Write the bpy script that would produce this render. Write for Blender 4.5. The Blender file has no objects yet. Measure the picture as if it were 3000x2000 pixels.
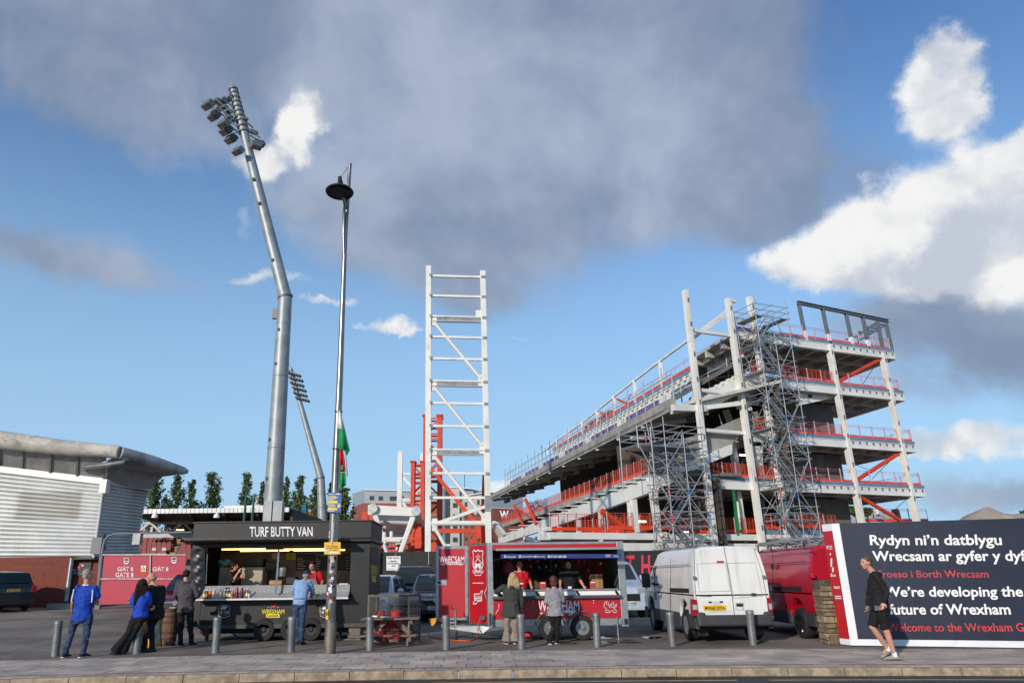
import bpy, math, random
import numpy as np
from mathutils import Vector, Matrix
random.seed(11)
rng = np.random.default_rng(5)
scene = bpy.context.scene
COL = scene.collection
V = Vector
rad = math.radians

# ------------------------------------------------------------------ camera
FPX, CX, CY, CAM_H = 1650.0, 1090.0, 784.0, 1.5      # focal length and principal point for a 2352 px wide frame
PITCH = math.atan(537 / 1650.0)
ROLL = rad(0.7)
F_ = V((0, math.cos(PITCH), math.sin(PITCH)))
_R = V((1, 0, 0)); _U = V((0, -math.sin(PITCH), math.cos(PITCH)))
R_ = _R * math.cos(ROLL) - _U * math.sin(ROLL)
U_ = _U * math.cos(ROLL) + _R * math.sin(ROLL)
CAMP = V((0, 0, CAM_H))
cam_d = bpy.data.cameras.new('camera')
cam_d.sensor_width = 36.0
cam_d.lens = FPX / 2352 * 36
cam_d.shift_x = (1176 - CX) / 2352
cam_d.clip_start = 0.1
cam_d.clip_end = 3000
cam = bpy.data.objects.new('camera', cam_d)
COL.objects.link(cam)
cam.matrix_world = Matrix(((R_.x, U_.x, -F_.x, 0), (R_.y, U_.y, -F_.y, 0), (R_.z, U_.z, -F_.z, CAM_H), (0, 0, 0, 1)))
scene.camera = cam

# ------------------------------------------------------------------ sun, sky, exposure
SUN_AZ, SUN_EL = rad(32), rad(19)        # sun behind the photographer, to the left, low
SUN_DIR = V((-math.sin(SUN_AZ) * math.cos(SUN_EL), -math.cos(SUN_AZ) * math.cos(SUN_EL), math.sin(SUN_EL)))
sd = bpy.data.lights.new('sun', 'SUN')
sd.energy = 3.7
sd.angle = rad(0.8)
sd.color = (1.0, 0.90, 0.77)
sun = bpy.data.objects.new('sun', sd)
COL.objects.link(sun)
sun.rotation_euler = SUN_DIR.to_track_quat('Z', 'Y').to_euler()
scene.view_settings.view_transform = 'Standard'
scene.view_settings.look = 'None'
scene.view_settings.exposure = 0.0
scene.view_settings.gamma = 1.0
scene.view_settings.use_curve_mapping = False
scene.cycles.use_adaptive_sampling = True
scene.cycles.use_denoising = True
scene.cycles.max_bounces = 6
scene.cycles.diffuse_bounces = 3
scene.cycles.glossy_bounces = 3
scene.cycles.transparent_max_bounces = 8

def lin(c):
 c = c / 255.0
 return c / 12.92 if c <= 0.04045 else ((c + 0.055) / 1.055) ** 2.4

def C(r, g, b):
 return (lin(r), lin(g), lin(b), 1.0)

def ray(px, py):
 return (F_ + R_ * ((px - CX) / FPX) - U_ * ((py - CY) / FPX))

class Nodes:
 """small helper to write node maths"""
 def __init__(self, tree):
  self.t = tree

 def new(self, kind, **kw):
  n = self.t.nodes.new(kind)
  for k, v in kw.items():
   setattr(n, k, v)
  return n

 def put(self, sock, v):
  if v is None:
   return
  if hasattr(v, 'is_linked') or hasattr(v, 'links'):
   self.t.links.new(v, sock)
  else:
   sock.default_value = v

 def m(self, op, a, b=None, c=None, clamp=False):
  n = self.new('ShaderNodeMath', operation=op, use_clamp=clamp)
  for i, v in enumerate((a, b, c)):
   self.put(n.inputs[i], v)
  return n.outputs[0]

 def noise(self, vec, scale, detail=4, rough=0.55, dist=0.0):
  n = self.new('ShaderNodeTexNoise')
  self.put(n.inputs['Vector'], vec)
  n.inputs['Scale'].default_value = scale
  n.inputs['Detail'].default_value = detail
  n.inputs['Roughness'].default_value = rough
  n.inputs['Distortion'].default_value = dist
  return n

 def ramp(self, v, a, b, smooth=True):
  n = self.new('ShaderNodeMapRange', interpolation_type='SMOOTHSTEP' if smooth else 'LINEAR')
  self.put(n.inputs[0], v)
  n.inputs[1].default_value = a
  n.inputs[2].default_value = b
  return n.outputs[0]

 def mix(self, f, a, b, blend='MIX'):
  n = self.new('ShaderNodeMix', data_type='RGBA', blend_type=blend)
  self.put(n.inputs[0], f)
  self.put(n.inputs[6], a)
  self.put(n.inputs[7], b)
  return n.outputs[2]

SKY_STRENGTH = 0.15
world = bpy.data.worlds.new('World')
scene.world = world
world.use_nodes = True
wt = world.node_tree
for n in list(wt.nodes):
 wt.nodes.remove(n)
w = Nodes(wt)
sky = w.new('ShaderNodeTexSky', sky_type='NISHITA', sun_disc=False)
sky.sun_elevation = SUN_EL
sky.sun_rotation = math.atan2(SUN_DIR.x, SUN_DIR.y)
sky.air_density = 1.0
sky.dust_density = 0.15
sky.ozone_density = 3.5
tc = w.new('ShaderNodeTexCoord')
D = tc.outputs['Generated']
sep = w.new('ShaderNodeSeparateXYZ')
w.put(sep.inputs[0], D)
el0 = w.m('ARCSINE', sep.outputs[2])
az0 = w.m('ARCTAN2', sep.outputs[0], sep.outputs[1])
wn = w.noise(D, 3.2, 7, 0.6)
wsep = w.new('ShaderNodeSeparateColor')
w.put(wsep.inputs[0], wn.outputs['Color'])
wn2 = w.noise(D, 14.0, 6, 0.62)
wsep2 = w.new('ShaderNodeSeparateColor')
w.put(wsep2.inputs[0], wn2.outputs['Color'])

def warped(base, a, b, amp1, amp2):
 t = w.m('MULTIPLY_ADD', a, amp1, base)
 t = w.m('MULTIPLY_ADD', b, amp2, t)
 return w.m('SUBTRACT', t, (amp1 + amp2) * 0.5)

az = warped(az0, wsep.outputs[0], wsep2.outputs[0], 0.16, 0.075)
el = warped(el0, wsep.outputs[1], wsep2.outputs[1], 0.12, 0.06)

def blobs(lst):
 """soft cloud masses, each given by direction (azimuth, elevation) and angular size"""
 total = None
 for (px, py, rx, ry, wgt) in lst:
  d = ray(px, py).normalized()
  a, e = math.atan2(d.x, d.y), math.asin(d.z)
  ra, re_ = rx / FPX, ry / FPX
  qx = w.m('MULTIPLY', w.m('SUBTRACT', az, a), 1 / ra)
  qy = w.m('MULTIPLY', w.m('SUBTRACT', el, e), 1 / re_)
  q = w.m('ADD', w.m('MULTIPLY', qx, qx), w.m('MULTIPLY', qy, qy))
  g = w.m('MULTIPLY', w.m('EXPONENT', w.m('MULTIPLY', q, -1.0)), wgt)
  total = g if total is None else w.m('ADD', total, g)
 return total

fb = w.noise(D, 6.5, 9, 0.6, 0.3).outputs['Fac']
fb2 = w.noise(D, 2.6, 5, 0.55, 0.2).outputs['Fac']
fb3 = w.noise(D, 22.0, 6, 0.6, 0.2).outputs['Fac']
# the grey layer overhead (also carries on over and behind the photographer)
deck = blobs([(1250, 240, 480, 300, 1.2), (1640, 340, 220, 190, 0.95), (1720, 470, 140, 100, 0.7), (1050, 550, 300, 110, 0.85), (1110, 690, 130, 55, 0.45), (1500, 20, 400, 150, 1.0), (800, 80, 320, 170, 0.95),
     (230, 70, 420, 150, 0.9), (170, 590, 260, 55, 0.85), (200, 260, 380, 70, 0.5), (760, 470, 150, 80, 0.5), (2260, 790, 240, 120, 0.95), (2060, 720, 150, 60, 0.5), (2270, 1140, 240, 42, 0.6), (2000, 420, 110, 70, 0.35)])
overhead = w.ramp(el0, 0.80, 1.15)
deck = w.m('MULTIPLY_ADD', overhead, 0.75, deck)
deck_d = w.m('ADD', deck, w.m('MULTIPLY', w.m('SUBTRACT', fb, 0.5), 1.1))
deck_m = w.m('MULTIPLY', w.ramp(deck_d, 0.14, 0.82), 0.94)
# sunlit cumulus with billows
vo = []
for sc_v in (9.0, 21.0):
 vn = w.new('ShaderNodeTexVoronoi', feature='SMOOTH_F1')
 mixv = w.new('ShaderNodeVectorMath', operation='ADD')
 w.put(mixv.inputs[0], D)
 scl = w.new('ShaderNodeVectorMath', operation='SCALE')
 w.put(scl.inputs[0], wn2.outputs['Color'])
 scl.inputs['Scale'].default_value = 0.09
 w.put(mixv.inputs[1], scl.outputs[0])
 w.put(vn.inputs['Vector'], mixv.outputs[0])
 vn.inputs['Scale'].default_value = sc_v
 vn.inputs['Smoothness'].default_value = 0.6
 vo.append(w.m('SUBTRACT', 0.5, vn.outputs['Distance']))
billow = w.m('ADD', w.m('MULTIPLY', vo[0], 0.9), w.m('MULTIPLY', vo[1], 0.55))
cum = blobs([(2140, 185, 80, 85, 1.15), (2210, 250, 80, 36, 0.6), (2180, 550, 250, 125, 1.3), (2310, 460, 150, 105, 1.05), (1850, 610, 120, 42, 0.95), (2000, 560, 140, 80, 1.0), (2320, 345, 60, 30, 0.4),
    (690, 300, 62, 72, 1.05), (590, 385, 80, 45, 0.8), (560, 520, 40, 70, 0.5), (2250, 1010, 230, 38, 0.8), (2150, 1060, 110, 26, 0.45), (1160, 1120, 70, 20, 0.6),
    (600, 630, 150, 20, 0.72), (740, 700, 120, 18, 0.7), (880, 770, 120, 14, 0.55), (900, 750, 50, 24, 0.55), (1180, 795, 150, 9, 0.5)])
cum_d = w.m('ADD', cum, w.m('MULTIPLY', w.m('SUBTRACT', fb, 0.5), 0.55))
cum_d = w.m('ADD', cum_d, w.m('MULTIPLY', w.m('SUBTRACT', fb3, 0.5), 0.3))
cum_d = w.m('ADD', cum_d, w.m('MULTIPLY', billow, 0.45))
cum_m = w.m('MULTIPLY', w.ramp(cum_d, 0.36, 0.84), 0.97)
K = 1.0 / SKY_STRENGTH

def sc(c):
 return tuple([v * K for v in c[:3]] + [1.0])

grey = w.mix(w.ramp(w.m('ADD', w.m('MULTIPLY', fb2, 0.75), w.m('MULTIPLY', fb, 0.3)), 0.40, 0.66), sc(C(128, 144, 170)), sc(C(174, 186, 207)))
white = w.mix(w.ramp(w.m('ADD', w.m('ADD', w.m('MULTIPLY', fb, 0.55), w.m('MULTIPLY', billow, 0.5)), w.m('MULTIPLY', fb3, 0.2)), 0.20, 0.46), sc(C(196, 203, 216)), sc(C(246, 246, 244)))
blue = w.mix(1.0, sky.outputs[0], (0.80, 0.97, 1.12, 1), 'MULTIPLY')
low_haze = sc(C(168, 206, 236))
blue = w.mix(w.m('MULTIPLY', w.m('SUBTRACT', 1.0, w.ramp(el0, 0.0, 0.70)), 0.92), blue, low_haze)
skycol = w.mix(deck_m, blue, grey)
skycol = w.mix(cum_m, skycol, white)
bg = w.new('ShaderNodeBackground')
w.put(bg.inputs[0], skycol)
bg.inputs[1].default_value = SKY_STRENGTH
world.cycles.sampling_method = 'MANUAL'
world.cycles.sample_map_resolution = 256
wo = w.new('ShaderNodeOutputWorld')
wt.links.new(bg.outputs[0], wo.inputs[0])

# ------------------------------------------------------------------ picture measurements -> places
CR = {'f': (0, 0, 1), 'L': (0, 940.8, .4), 'T': (392, 1136.8, .25), 'M': (823.2, 1136.8, .25), 'V': (1215.2, 1176, .25), 'H': (1685.6, 1176, .2833),
   'G': (1450.4, 642.9, .4), 'F': (431.2, 156.8, .4), 'P': (588, 784, .3), 'W': (823.2, 588, .45), 'S': (1097.6, 901.6, .235), 'R': (1803.2, 642.9, .215),
   'C': (1450.4, 940.8, .225), 'B': (1803.2, 901.6, .25), 'p': (117.6, 1270.1, .165), 't': (439, 1238.7, .1733), 'm': (972.2, 1223, .17),
   'n': (1113.3, 1238.7, .16), 'w': (1865.9, 1176, .225), 'o': (823.2, 925.1, .23), 'l': (297.9, 1097.6, .14), 'g': (838.9, 1254.4, .15),
   'v': (1607.2, 1223, .18), 'u': (454.7, 180.3, .125)}

def pc(k, x, y):
 a, b, s = CR[k]
 return a + s * x, b + s * y

def gz(y):
 return max(0.0, 0.015 * (y - 22))

def at(k, x, y, Y):
 """the point seen there that stands Y metres away"""
 d = ray(*pc(k, x, y))
 return CAMP + d * (Y / d.y)

def ground(k, x, y, z=None):
 d = ray(*pc(k, x, y))
 p = CAMP + d * (-(CAM_H - (z or 0)) / d.z)
 if z is None:
  for _ in range(20):
   p = CAMP + d * ((gz(p.y) - CAM_H) / d.z)
 return p

class Plane:
 """a plane in the place: point, and normal"""
 def __init__(self, p, n):
  self.p, self.n = V(p), V(n).normalized()

 def hit(self, k, x, y, out=0.0):
  d = ray(*pc(k, x, y))
  t = (self.p - CAMP).dot(self.n) / d.dot(self.n)
  return CAMP + d * t - self.n * out      # out: towards the viewer

def frontal(Y, turn=0.0, x=0.0):
 """upright plane through (x, Y), turned about z; normal points away from the viewer"""
 return Plane((x, Y, 0), (-math.sin(turn), math.cos(turn), 0))

# ------------------------------------------------------------------ objects
OFF = {}

def tag(o, label=None, cat=None, group=None, kind=None):
 for k, v in (('label', label), ('category', cat), ('group', group), ('kind', kind)):
  if v:
   o[k] = v
 return o

def thing(name, loc, label, cat, group=None, rotz=0.0):
 o = bpy.data.objects.new(name, None)
 o.empty_display_size = 0.3
 COL.objects.link(o)
 o.location = loc
 o.rotation_euler = (0, 0, rotz)
 OFF[o.name] = V(loc)
 return tag(o, label, cat, group)

def link(name, me, parent=None, local=False):
 """link mesh me (world coordinates, or the parent's own when local)"""
 o = bpy.data.objects.new(name, me)
 COL.objects.link(o)
 if parent is not None:
  o.parent = parent
  off = OFF.get(parent.name, V((0, 0, 0)))
  if not local:
   o.location = -off
  OFF[o.name] = V((0, 0, 0))
 else:
  OFF[o.name] = V((0, 0, 0))
 return o

class MB:
 def __init__(self):
  self.v, self.f, self.mi, self.cur = [], [], [], 0

 def _add(self, vs, fs):
  b = len(self.v)
  self.v += [tuple(p) for p in vs]
  for f in fs:
   self.f.append([i + b for i in f])
   self.mi.append(self.cur)
  return self

 def box(self, c, s, rz=0.0, rx=0.0, taper=1.0):
  c = V(c)
  M = Matrix.Rotation(rz, 3, 'Z') @ Matrix.Rotation(rx, 3, 'X')
  vs = []
  for z in (-.5, .5):
   k = taper if z > 0 else 1.0
   for x, y in ((-.5, -.5), (.5, -.5), (.5, .5), (-.5, .5)):
    vs.append(c + M @ V((x * s[0] * k, y * s[1] * k, z * s[2])))
  return self._add(vs, [(3, 2, 1, 0), (4, 5, 6, 7), (0, 1, 5, 4), (1, 2, 6, 5), (2, 3, 7, 6), (3, 0, 4, 7)])

 def bx(self, x0, x1, y0, y1, z0, z1):
  return self.box(((x0 + x1) / 2, (y0 + y1) / 2, (z0 + z1) / 2), (abs(x1 - x0), abs(y1 - y0), abs(z1 - z0)))

 def beam(self, p0, p1, w_, h_, up=(0, 0, 1)):
  p0, p1 = V(p0), V(p1)
  z = (p1 - p0).normalized()
  u = V(up)
  if abs(z.dot(u)) > .98:
   u = V((0, 1, 0))
  x = z.cross(u).normalized()
  y = x.cross(z).normalized()
  vs = []
  for p in (p0, p1):
   for a, b in ((-1, -1), (1, -1), (1, 1), (-1, 1)):
    vs.append(p + x * a * w_ / 2 + y * b * h_ / 2)
  return self._add(vs, [(3, 2, 1, 0), (4, 5, 6, 7), (0, 1, 5, 4), (1, 2, 6, 5), (2, 3, 7, 6), (3, 0, 4, 7)])

 def rings(self, rs, cap0=True, cap1=True):
  n = len(rs[0])
  vs = [p for r in rs for p in r]
  fs = []
  for i in range(len(rs) - 1):
   for j in range(n):
    k = (j + 1) % n
    fs.append((i * n + j, i * n + k, (i + 1) * n + k, (i + 1) * n + j))
  if cap0:
   fs.append(tuple(reversed(range(n))))
  if cap1:
   fs.append(tuple(range((len(rs) - 1) * n, len(rs) * n)))
  return self._add(vs, fs)

 def tube(self, pts, rs, n=10, caps=True):
  pts = [V(p) for p in pts]
  if not hasattr(rs, '__len__'):
   rs = [rs] * len(pts)
  out, x = [], None
  for i, p in enumerate(pts):
   a = pts[max(i - 1, 0)]
   b = pts[min(i + 1, len(pts) - 1)]
   z = (b - a).normalized()
   if x is None:
    x = z.orthogonal().normalized()
   else:
    x = (x - z * x.dot(z)).normalized()
   y = z.cross(x)
   out.append([p + (x * math.cos(2 * math.pi * j / n) + y * math.sin(2 * math.pi * j / n)) * rs[i] for j in range(n)])
  return self.rings(out, caps, caps)

 def lathe(self, prof, c=(0, 0, 0), n=20, axis='Z', caps=True):
  c = V(c)
  out = []
  for r, h in prof:
   ring = []
   for j in range(n):
    a = 2 * math.pi * j / n
    q = (r * math.cos(a), r * math.sin(a), h)
    if axis == 'Y':
     q = (q[0], -q[2], q[1])
    elif axis == 'X':
     q = (q[2], q[0], q[1])
    ring.append(c + V(q))
   out.append(ring)
  return self.rings(out, caps, caps)

 def poly(self, pts):
  return self._add(pts, [tuple(range(len(pts)))])

 def prism(self, pts, d):
  """polygon pts pushed along vector d"""
  d = V(d)
  n = len(pts)
  vs = [V(p) for p in pts] + [V(p) + d for p in pts]
  fs = [tuple(range(n)), tuple(reversed(range(n, 2 * n)))]
  for i in range(n):
   k = (i + 1) % n
   fs.append((i, i + n, k + n, k))
  return self._add(vs, fs)

 def ball(self, c, r, n=10, m=7, M=None):
  c = V(c)
  r = V(r) if hasattr(r, '__len__') else V((r, r, r))
  out = []
  for i in range(m + 1):
   t = math.pi * i / m
   ring = []
   for j in range(n):
    a = 2 * math.pi * j / n
    q = V((r.x * max(math.sin(t), .02) * math.cos(a), r.y * max(math.sin(t), .02) * math.sin(a), -r.z * math.cos(t)))
    ring.append(c + (M @ q if M else q))
   out.append(ring)
  return self.rings(out)

 def mesh(self, name, mats, smooth=False):
  me = bpy.data.meshes.new(name)
  me.from_pydata(self.v, [], self.f)
  for m_ in (mats if isinstance(mats, (list, tuple)) else [mats]):
   me.materials.append(m_)
  if max(self.mi, default=0) > 0:
   me.polygons.foreach_set('material_index', self.mi)
  if smooth:
   me.polygons.foreach_set('use_smooth', [True] * len(me.polygons))
   try:
    me.set_sharp_from_angle(angle=rad(38))
   except Exception:
    pass
  me.update()
  return me

 def build(self, name, mats, parent=None, local=False, smooth=False, bevel=0.0, seg=2):
  me = self.mesh(name, mats, smooth)
  o = link(name, me, parent, local)
  if bevel:
   b = o.modifiers.new('edge', 'BEVEL')
   b.width = bevel
   b.segments = seg
   b.limit_method = 'ANGLE'
   b.angle_limit = rad(35)
  return o

_UNIT = {}

def unit(kind, m_):
 key = (kind, m_.name)
 if key not in _UNIT:
  b = MB()
  if kind == 'box':
   b.box((0, 0, 0), (1, 1, 1))
  elif kind == 'cyl':
   b.tube([(0, 0, -.5), (0, 0, .5)], .5, 10)
  elif kind == 'ell':
   b.ball((0, 0, 0), .5, 12, 8)
  elif kind == 'I':      # steel section: flanges across x, web along y
   b.bx(-.5, .5, -.5, -.42, -.5, .5).bx(-.5, .5, .42, .5, -.5, .5).bx(-.035, .035, -.42, .42, -.5, .5)
  _UNIT[key] = b.mesh(kind, m_, smooth=kind in ('cyl', 'ell'))
 return _UNIT[key]

def bar(name, p0, p1, w_, h_, m_, parent=None, kind='box', up=(0, 0, 1)):
 """straight member between two places; meshes are shared"""
 p0, p1 = V(p0), V(p1)
 z = p1 - p0
 L = z.length
 z = z / L
 u = V(up)
 if abs(z.dot(u)) > .985:
  u = V((0, 1, 0))
 x = z.cross(u).normalized()
 y = x.cross(z).normalized()
 c = (p0 + p1) / 2
 off = OFF.get(parent.name, V((0, 0, 0))) if parent else V((0, 0, 0))
 o = bpy.data.objects.new(name, unit(kind, m_))
 COL.objects.link(o)
 if parent:
  o.parent = parent
 c = c - off
 o.matrix_basis = Matrix(((x.x * w_, y.x * h_, z.x * L, c.x), (x.y * w_, y.y * h_, z.y * L, c.y), (x.z * w_, y.z * h_, z.z * L, c.z), (0, 0, 0, 1)))
 OFF[o.name] = V((0, 0, 0))
 return o

def rod(name, p0, p1, r, m_, parent=None):
 return bar(name, p0, p1, 2 * r, 2 * r, m_, parent, 'cyl')

# ------------------------------------------------------------------ materials
MATS = {}

def mat(name, rgb, rough=.6, metal=0.0, var=.12, vs=3.0, bump=0.0, bs=60.0, coat=0.0, dirt=None, dirt_amt=.5, dirt_s=1.5, spec=.5, streak=False, emit=0.0, spots=0.0):
 if name in MATS:
  return MATS[name]
 m_ = bpy.data.materials.new(name)
 m_.use_nodes = True
 t = m_.node_tree
 for n in list(t.nodes):
  t.nodes.remove(n)
 k = Nodes(t)
 p = k.new('ShaderNodeBsdfPrincipled')
 out = k.new('ShaderNodeOutputMaterial')
 t.links.new(p.outputs[0], out.inputs[0])
 base = C(*rgb)
 pos = k.new('ShaderNodeNewGeometry').outputs['Position']
 if var or dirt:
  n1 = k.noise(pos, vs, 5, .6).outputs['Fac']
  lo = tuple([max(0, x * (1 - 1.6 * var)) for x in base[:3]] + [1])
  hi = tuple([min(1, x * (1 + 1.2 * var)) for x in base[:3]] + [1])
  col = k.mix(k.ramp(n1, .3, .7), lo, hi)
  if dirt:
   v = pos
   if streak:
    mp = k.new('ShaderNodeMapping')
    k.put(mp.inputs[0], pos)
    mp.inputs['Scale'].default_value = (1, 1, .12)
    v = mp.outputs[0]
   n2 = k.noise(v, dirt_s, 7, .68, .4).outputs['Fac']
   col = k.mix(k.m('MULTIPLY', k.ramp(n2, .48, .75), dirt_amt), col, C(*dirt))
  if spots:
   vn_ = k.new('ShaderNodeTexVoronoi')
   k.put(vn_.inputs['Vector'], pos)
   vn_.inputs['Scale'].default_value = 5.0
   col = k.mix(k.m('MULTIPLY', k.m('SUBTRACT', 1.0, k.ramp(vn_.outputs['Distance'], .09, .17)), spots), col, (base[0] * .42, base[1] * .42, base[2] * .42, 1))
  k.put(p.inputs['Base Color'], col)
  rr = k.m('MULTIPLY_ADD', n1, .25 * rough, rough * .87, clamp=True)
  k.put(p.inputs['Roughness'], rr)
 else:
  p.inputs['Base Color'].default_value = base
  p.inputs['Roughness'].default_value = rough
 p.inputs['Metallic'].default_value = metal
 p.inputs['Specular IOR Level'].default_value = spec
 if coat:
  p.inputs['Coat Weight'].default_value = coat
  p.inputs['Coat Roughness'].default_value = .08
 if bump:
  nb = k.noise(pos, bs, 6, .65).outputs['Fac']
  bn = k.new('ShaderNodeBump')
  bn.inputs['Strength'].default_value = min(1.0, bump)
  bn.inputs['Distance'].default_value = .02
  k.put(bn.inputs['Height'], nb)
  k.put(p.inputs['Normal'], bn.outputs[0])
 if emit:
  p.inputs['Emission Color'].default_value = base
  p.inputs['Emission Strength'].default_value = emit
 MATS[name] = m_
 return m_

def glass(name, rgb=(20, 26, 30), rough=.06):
 return mat(name, rgb, rough, 0, .15, 1.5, spec=.7)

M_white_steel = mat('white_steel_paint', (218, 217, 211), .45, 0, .05, .6, dirt=(150, 140, 125), dirt_amt=.35, dirt_s=.5)
M_grey_steel = mat('grey_galvanised', (132, 138, 140), .45, .55, .14, 2.5, dirt=(86, 84, 80), dirt_amt=.4, dirt_s=3)
M_dgrey_steel = mat('grey_primer_steel', (104, 108, 112), .5, .1, .1, 1)
M_orange = mat('orange_paint', (206, 62, 22), .5, 0, .1, 1.2, dirt=(130, 60, 35), dirt_amt=.3, dirt_s=1)
M_rail = mat('orange_barrier', (200, 72, 46), .5, 0, .1, 2)
M_concrete = mat('concrete', (150, 147, 140), .85, 0, .14, .7, bump=.15, bs=6, dirt=(92, 88, 82), dirt_amt=.6, dirt_s=.6, streak=True)
M_dconcrete = mat('dark_concrete', (112, 107, 100), .9, 0, .14, .6, bump=.15, bs=6, dirt=(70, 66, 62), dirt_amt=.6, dirt_s=.5, streak=True)
M_galv = mat('scaffold_tube', (158, 161, 163), .5, .35, .12, 4)
M_blue = mat('scaffold_blue', (40, 110, 190), .5)
M_red_band = mat('scaffold_red', (200, 50, 40), .5)
M_black = mat('black_paint', (24, 24, 25), .5, 0, .25, 2)
M_rubber = mat('tyre_rubber', (30, 30, 31), .8, 0, .2, 8)
M_white = mat('white_paint', (228, 228, 226), .5, 0, .04, 1)
M_dark = mat('dark_interior', (34, 33, 34), .8, 0, .2, 1)
M_chrome = mat('chrome', (200, 200, 202), .18, 1.0, .03, 2)
M_skin = mat('skin', (196, 142, 116), .55, 0, .06, 9)

# ------------------------------------------------------------------ lettering
TEXT_JOBS = []

def text(name, s, bl, br, tl, m_, parent, bold=0.0, depth=.004, lift=.004):
 """write s so that it fills the parallelogram bl, br, tl (places on a surface)"""
 cu = bpy.data.curves.new(name, 'FONT')
 cu.body = s
 cu.size = 1.0
 cu.offset = bold
 cu.resolution_u = 3
 o = bpy.data.objects.new(name, cu)
 COL.objects.link(o)
 TEXT_JOBS.append((o, V(bl), V(br), V(tl), m_, parent, depth, lift))

def finish_text():
 bpy.context.view_layer.update()
 dg = bpy.context.evaluated_depsgraph_get()
 for (o, bl, br, tl, m_, parent, depth, lift) in TEXT_JOBS:
  me = bpy.data.meshes.new_from_object(o.evaluated_get(dg))
  n = len(me.vertices)
  co = np.empty(n * 3)
  me.vertices.foreach_get('co', co)
  co = co.reshape(-1, 3)
  a, b = co.min(0), co.max(0)
  u = (co[:, 0] - a[0]) / max(b[0] - a[0], 1e-6)
  v = (co[:, 1] - a[1]) / max(b[1] - a[1], 1e-6)
  r_, u_ = br - bl, tl - bl
  nn = r_.cross(u_).normalized()
  if nn.dot(CAMP - bl) < 0:
   nn = -nn
  turned = None
  if isinstance(parent, tuple):
   turned, parent = parent, parent[1]
  off = OFF.get(parent.name, V((0, 0, 0))) if parent else V((0, 0, 0))
  if turned:
   off = V((0, 0, 0))
  base = bl + nn * lift - off
  w3 = np.array(base)[None, :] + u[:, None] * np.array(r_)[None, :] + v[:, None] * np.array(u_)[None, :]
  if turned:
   R3 = np.array(Matrix.Rotation(-turned[3], 3, 'Z'))
   w3 = (w3 - np.array(turned[2])[None, :]) @ R3.T
  me.vertices.foreach_set('co', w3.ravel())
  me.materials.clear()
  me.materials.append(m_)
  me.update()
  nm = o.name.split('.')[0]
  cu = o.data
  bpy.data.objects.remove(o)
  bpy.data.curves.remove(cu)
  t = bpy.data.objects.new(nm, me)
  COL.objects.link(t)
  if parent:
   t.parent = parent

def ptext(name, s, plane, k, x0, y1, x1, y0, m_, parent, bold=0.0, slant=0.0, lift=.005):
 """lettering on a plane: picture box x0..x1, bottom y1, top y0"""
 bl, br, tl = plane.hit(k, x0, y1), plane.hit(k, x1, y1), plane.hit(k, x0 + slant, y0)
 text(name, s, bl, br, tl, m_, parent, bold, lift=lift)

def panel(name, plane, k, pts, m_, parent, out=.003, thick=.003):
 """flat shape on a plane, from picture points"""
 P = [plane.hit(k, x, y, out) for x, y in pts]
 b = MB()
 b.prism(P, plane.n * thick)
 return b.build(name, m_, parent)

def rect(x0, y0, x1, y1):
 return [(x0, y0), (x1, y0), (x1, y1), (x0, y1)]

def outline(name, plane, k, pts, wpx, m_, parent, out=.004, closed=True):
 """drawn line on a plane"""
 P = [plane.hit(k, x, y, out) for x, y in pts]
 wd = (plane.hit(k, pts[0][0] + wpx, pts[0][1], out) - P[0]).length
 b = MB()
 n = len(P)
 for i in range(n if closed else n - 1):
  a, c = P[i], P[(i + 1) % n]
  d = (c - a).normalized() * wd * .4
  b.beam(a - d, c + d, .003, wd, up=plane.n.cross((c - a).normalized()))
 return b.build(name, m_, parent)
# ================================================================== ground, pavement, kerb, road
def fit(pts):
 g = [ground('f', x, y, 0.0) for x, y in pts]
 return np.polyfit([p.x for p in g], [p.y for p in g], 2)

_k = fit([(0, 1557), (470, 1551), (1216, 1536), (1725, 1531), (2352, 1532)])
_b = fit([(0, 1517), (470, 1503), (850, 1497), (1216, 1495), (1725, 1488), (2352, 1490)])

def curve(c, x):
 xc = min(max(x, -12), 12)
 y = np.polyval(c, xc)
 return float(y + (x - xc) * np.polyval(np.polyder(c), xc))

def kerb_y(x):
 return curve(_k, x)

def back_y(x):
 return curve(_b, x)

def mk_asphalt(name, rgb, rough, light, dark, wet=False):
 m_ = bpy.data.materials.new(name)
 m_.use_nodes = True
 t = m_.node_tree
 k = Nodes(t)
 p = t.nodes['Principled BSDF']
 pos = k.new('ShaderNodeNewGeometry').outputs['Position']
 big = k.noise(pos, .35, 6, .65, .5).outputs['Fac']
 mp = k.new('ShaderNodeMapping')
 k.put(mp.inputs[0], pos)
 mp.inputs['Scale'].default_value = (.35, 1.4, 1)
 stre = k.noise(mp.outputs[0], .9, 7, .7, .8).outputs['Fac']
 fine = k.noise(pos, 55, 4, .7).outputs['Fac']
 grit = k.noise(pos, 160, 2, .6).outputs['Fac']
 col = k.mix(k.ramp(big, .35, .66), C(*dark), C(*rgb))
 col = k.mix(k.ramp(stre, .52, .70), col, C(*dark))
 col = k.mix(k.m('MULTIPLY', k.ramp(grit, .52, .75), .45), col, C(*light))
 k.put(p.inputs['Base Color'], col)
 k.put(p.inputs['Roughness'], k.m('MULTIPLY_ADD', k.ramp(stre, .5, .72), -.3 if wet else -.12, rough, clamp=True))
 bn = k.new('ShaderNodeBump')
 bn.inputs['Strength'].default_value = .5
 bn.inputs['Distance'].default_value = .012
 k.put(bn.inputs['Height'], k.m('ADD', fine, k.m('MULTIPLY', grit, .7)))
 k.put(p.inputs['Normal'], bn.outputs[0])
 MATS[name] = m_
 return m_

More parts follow.
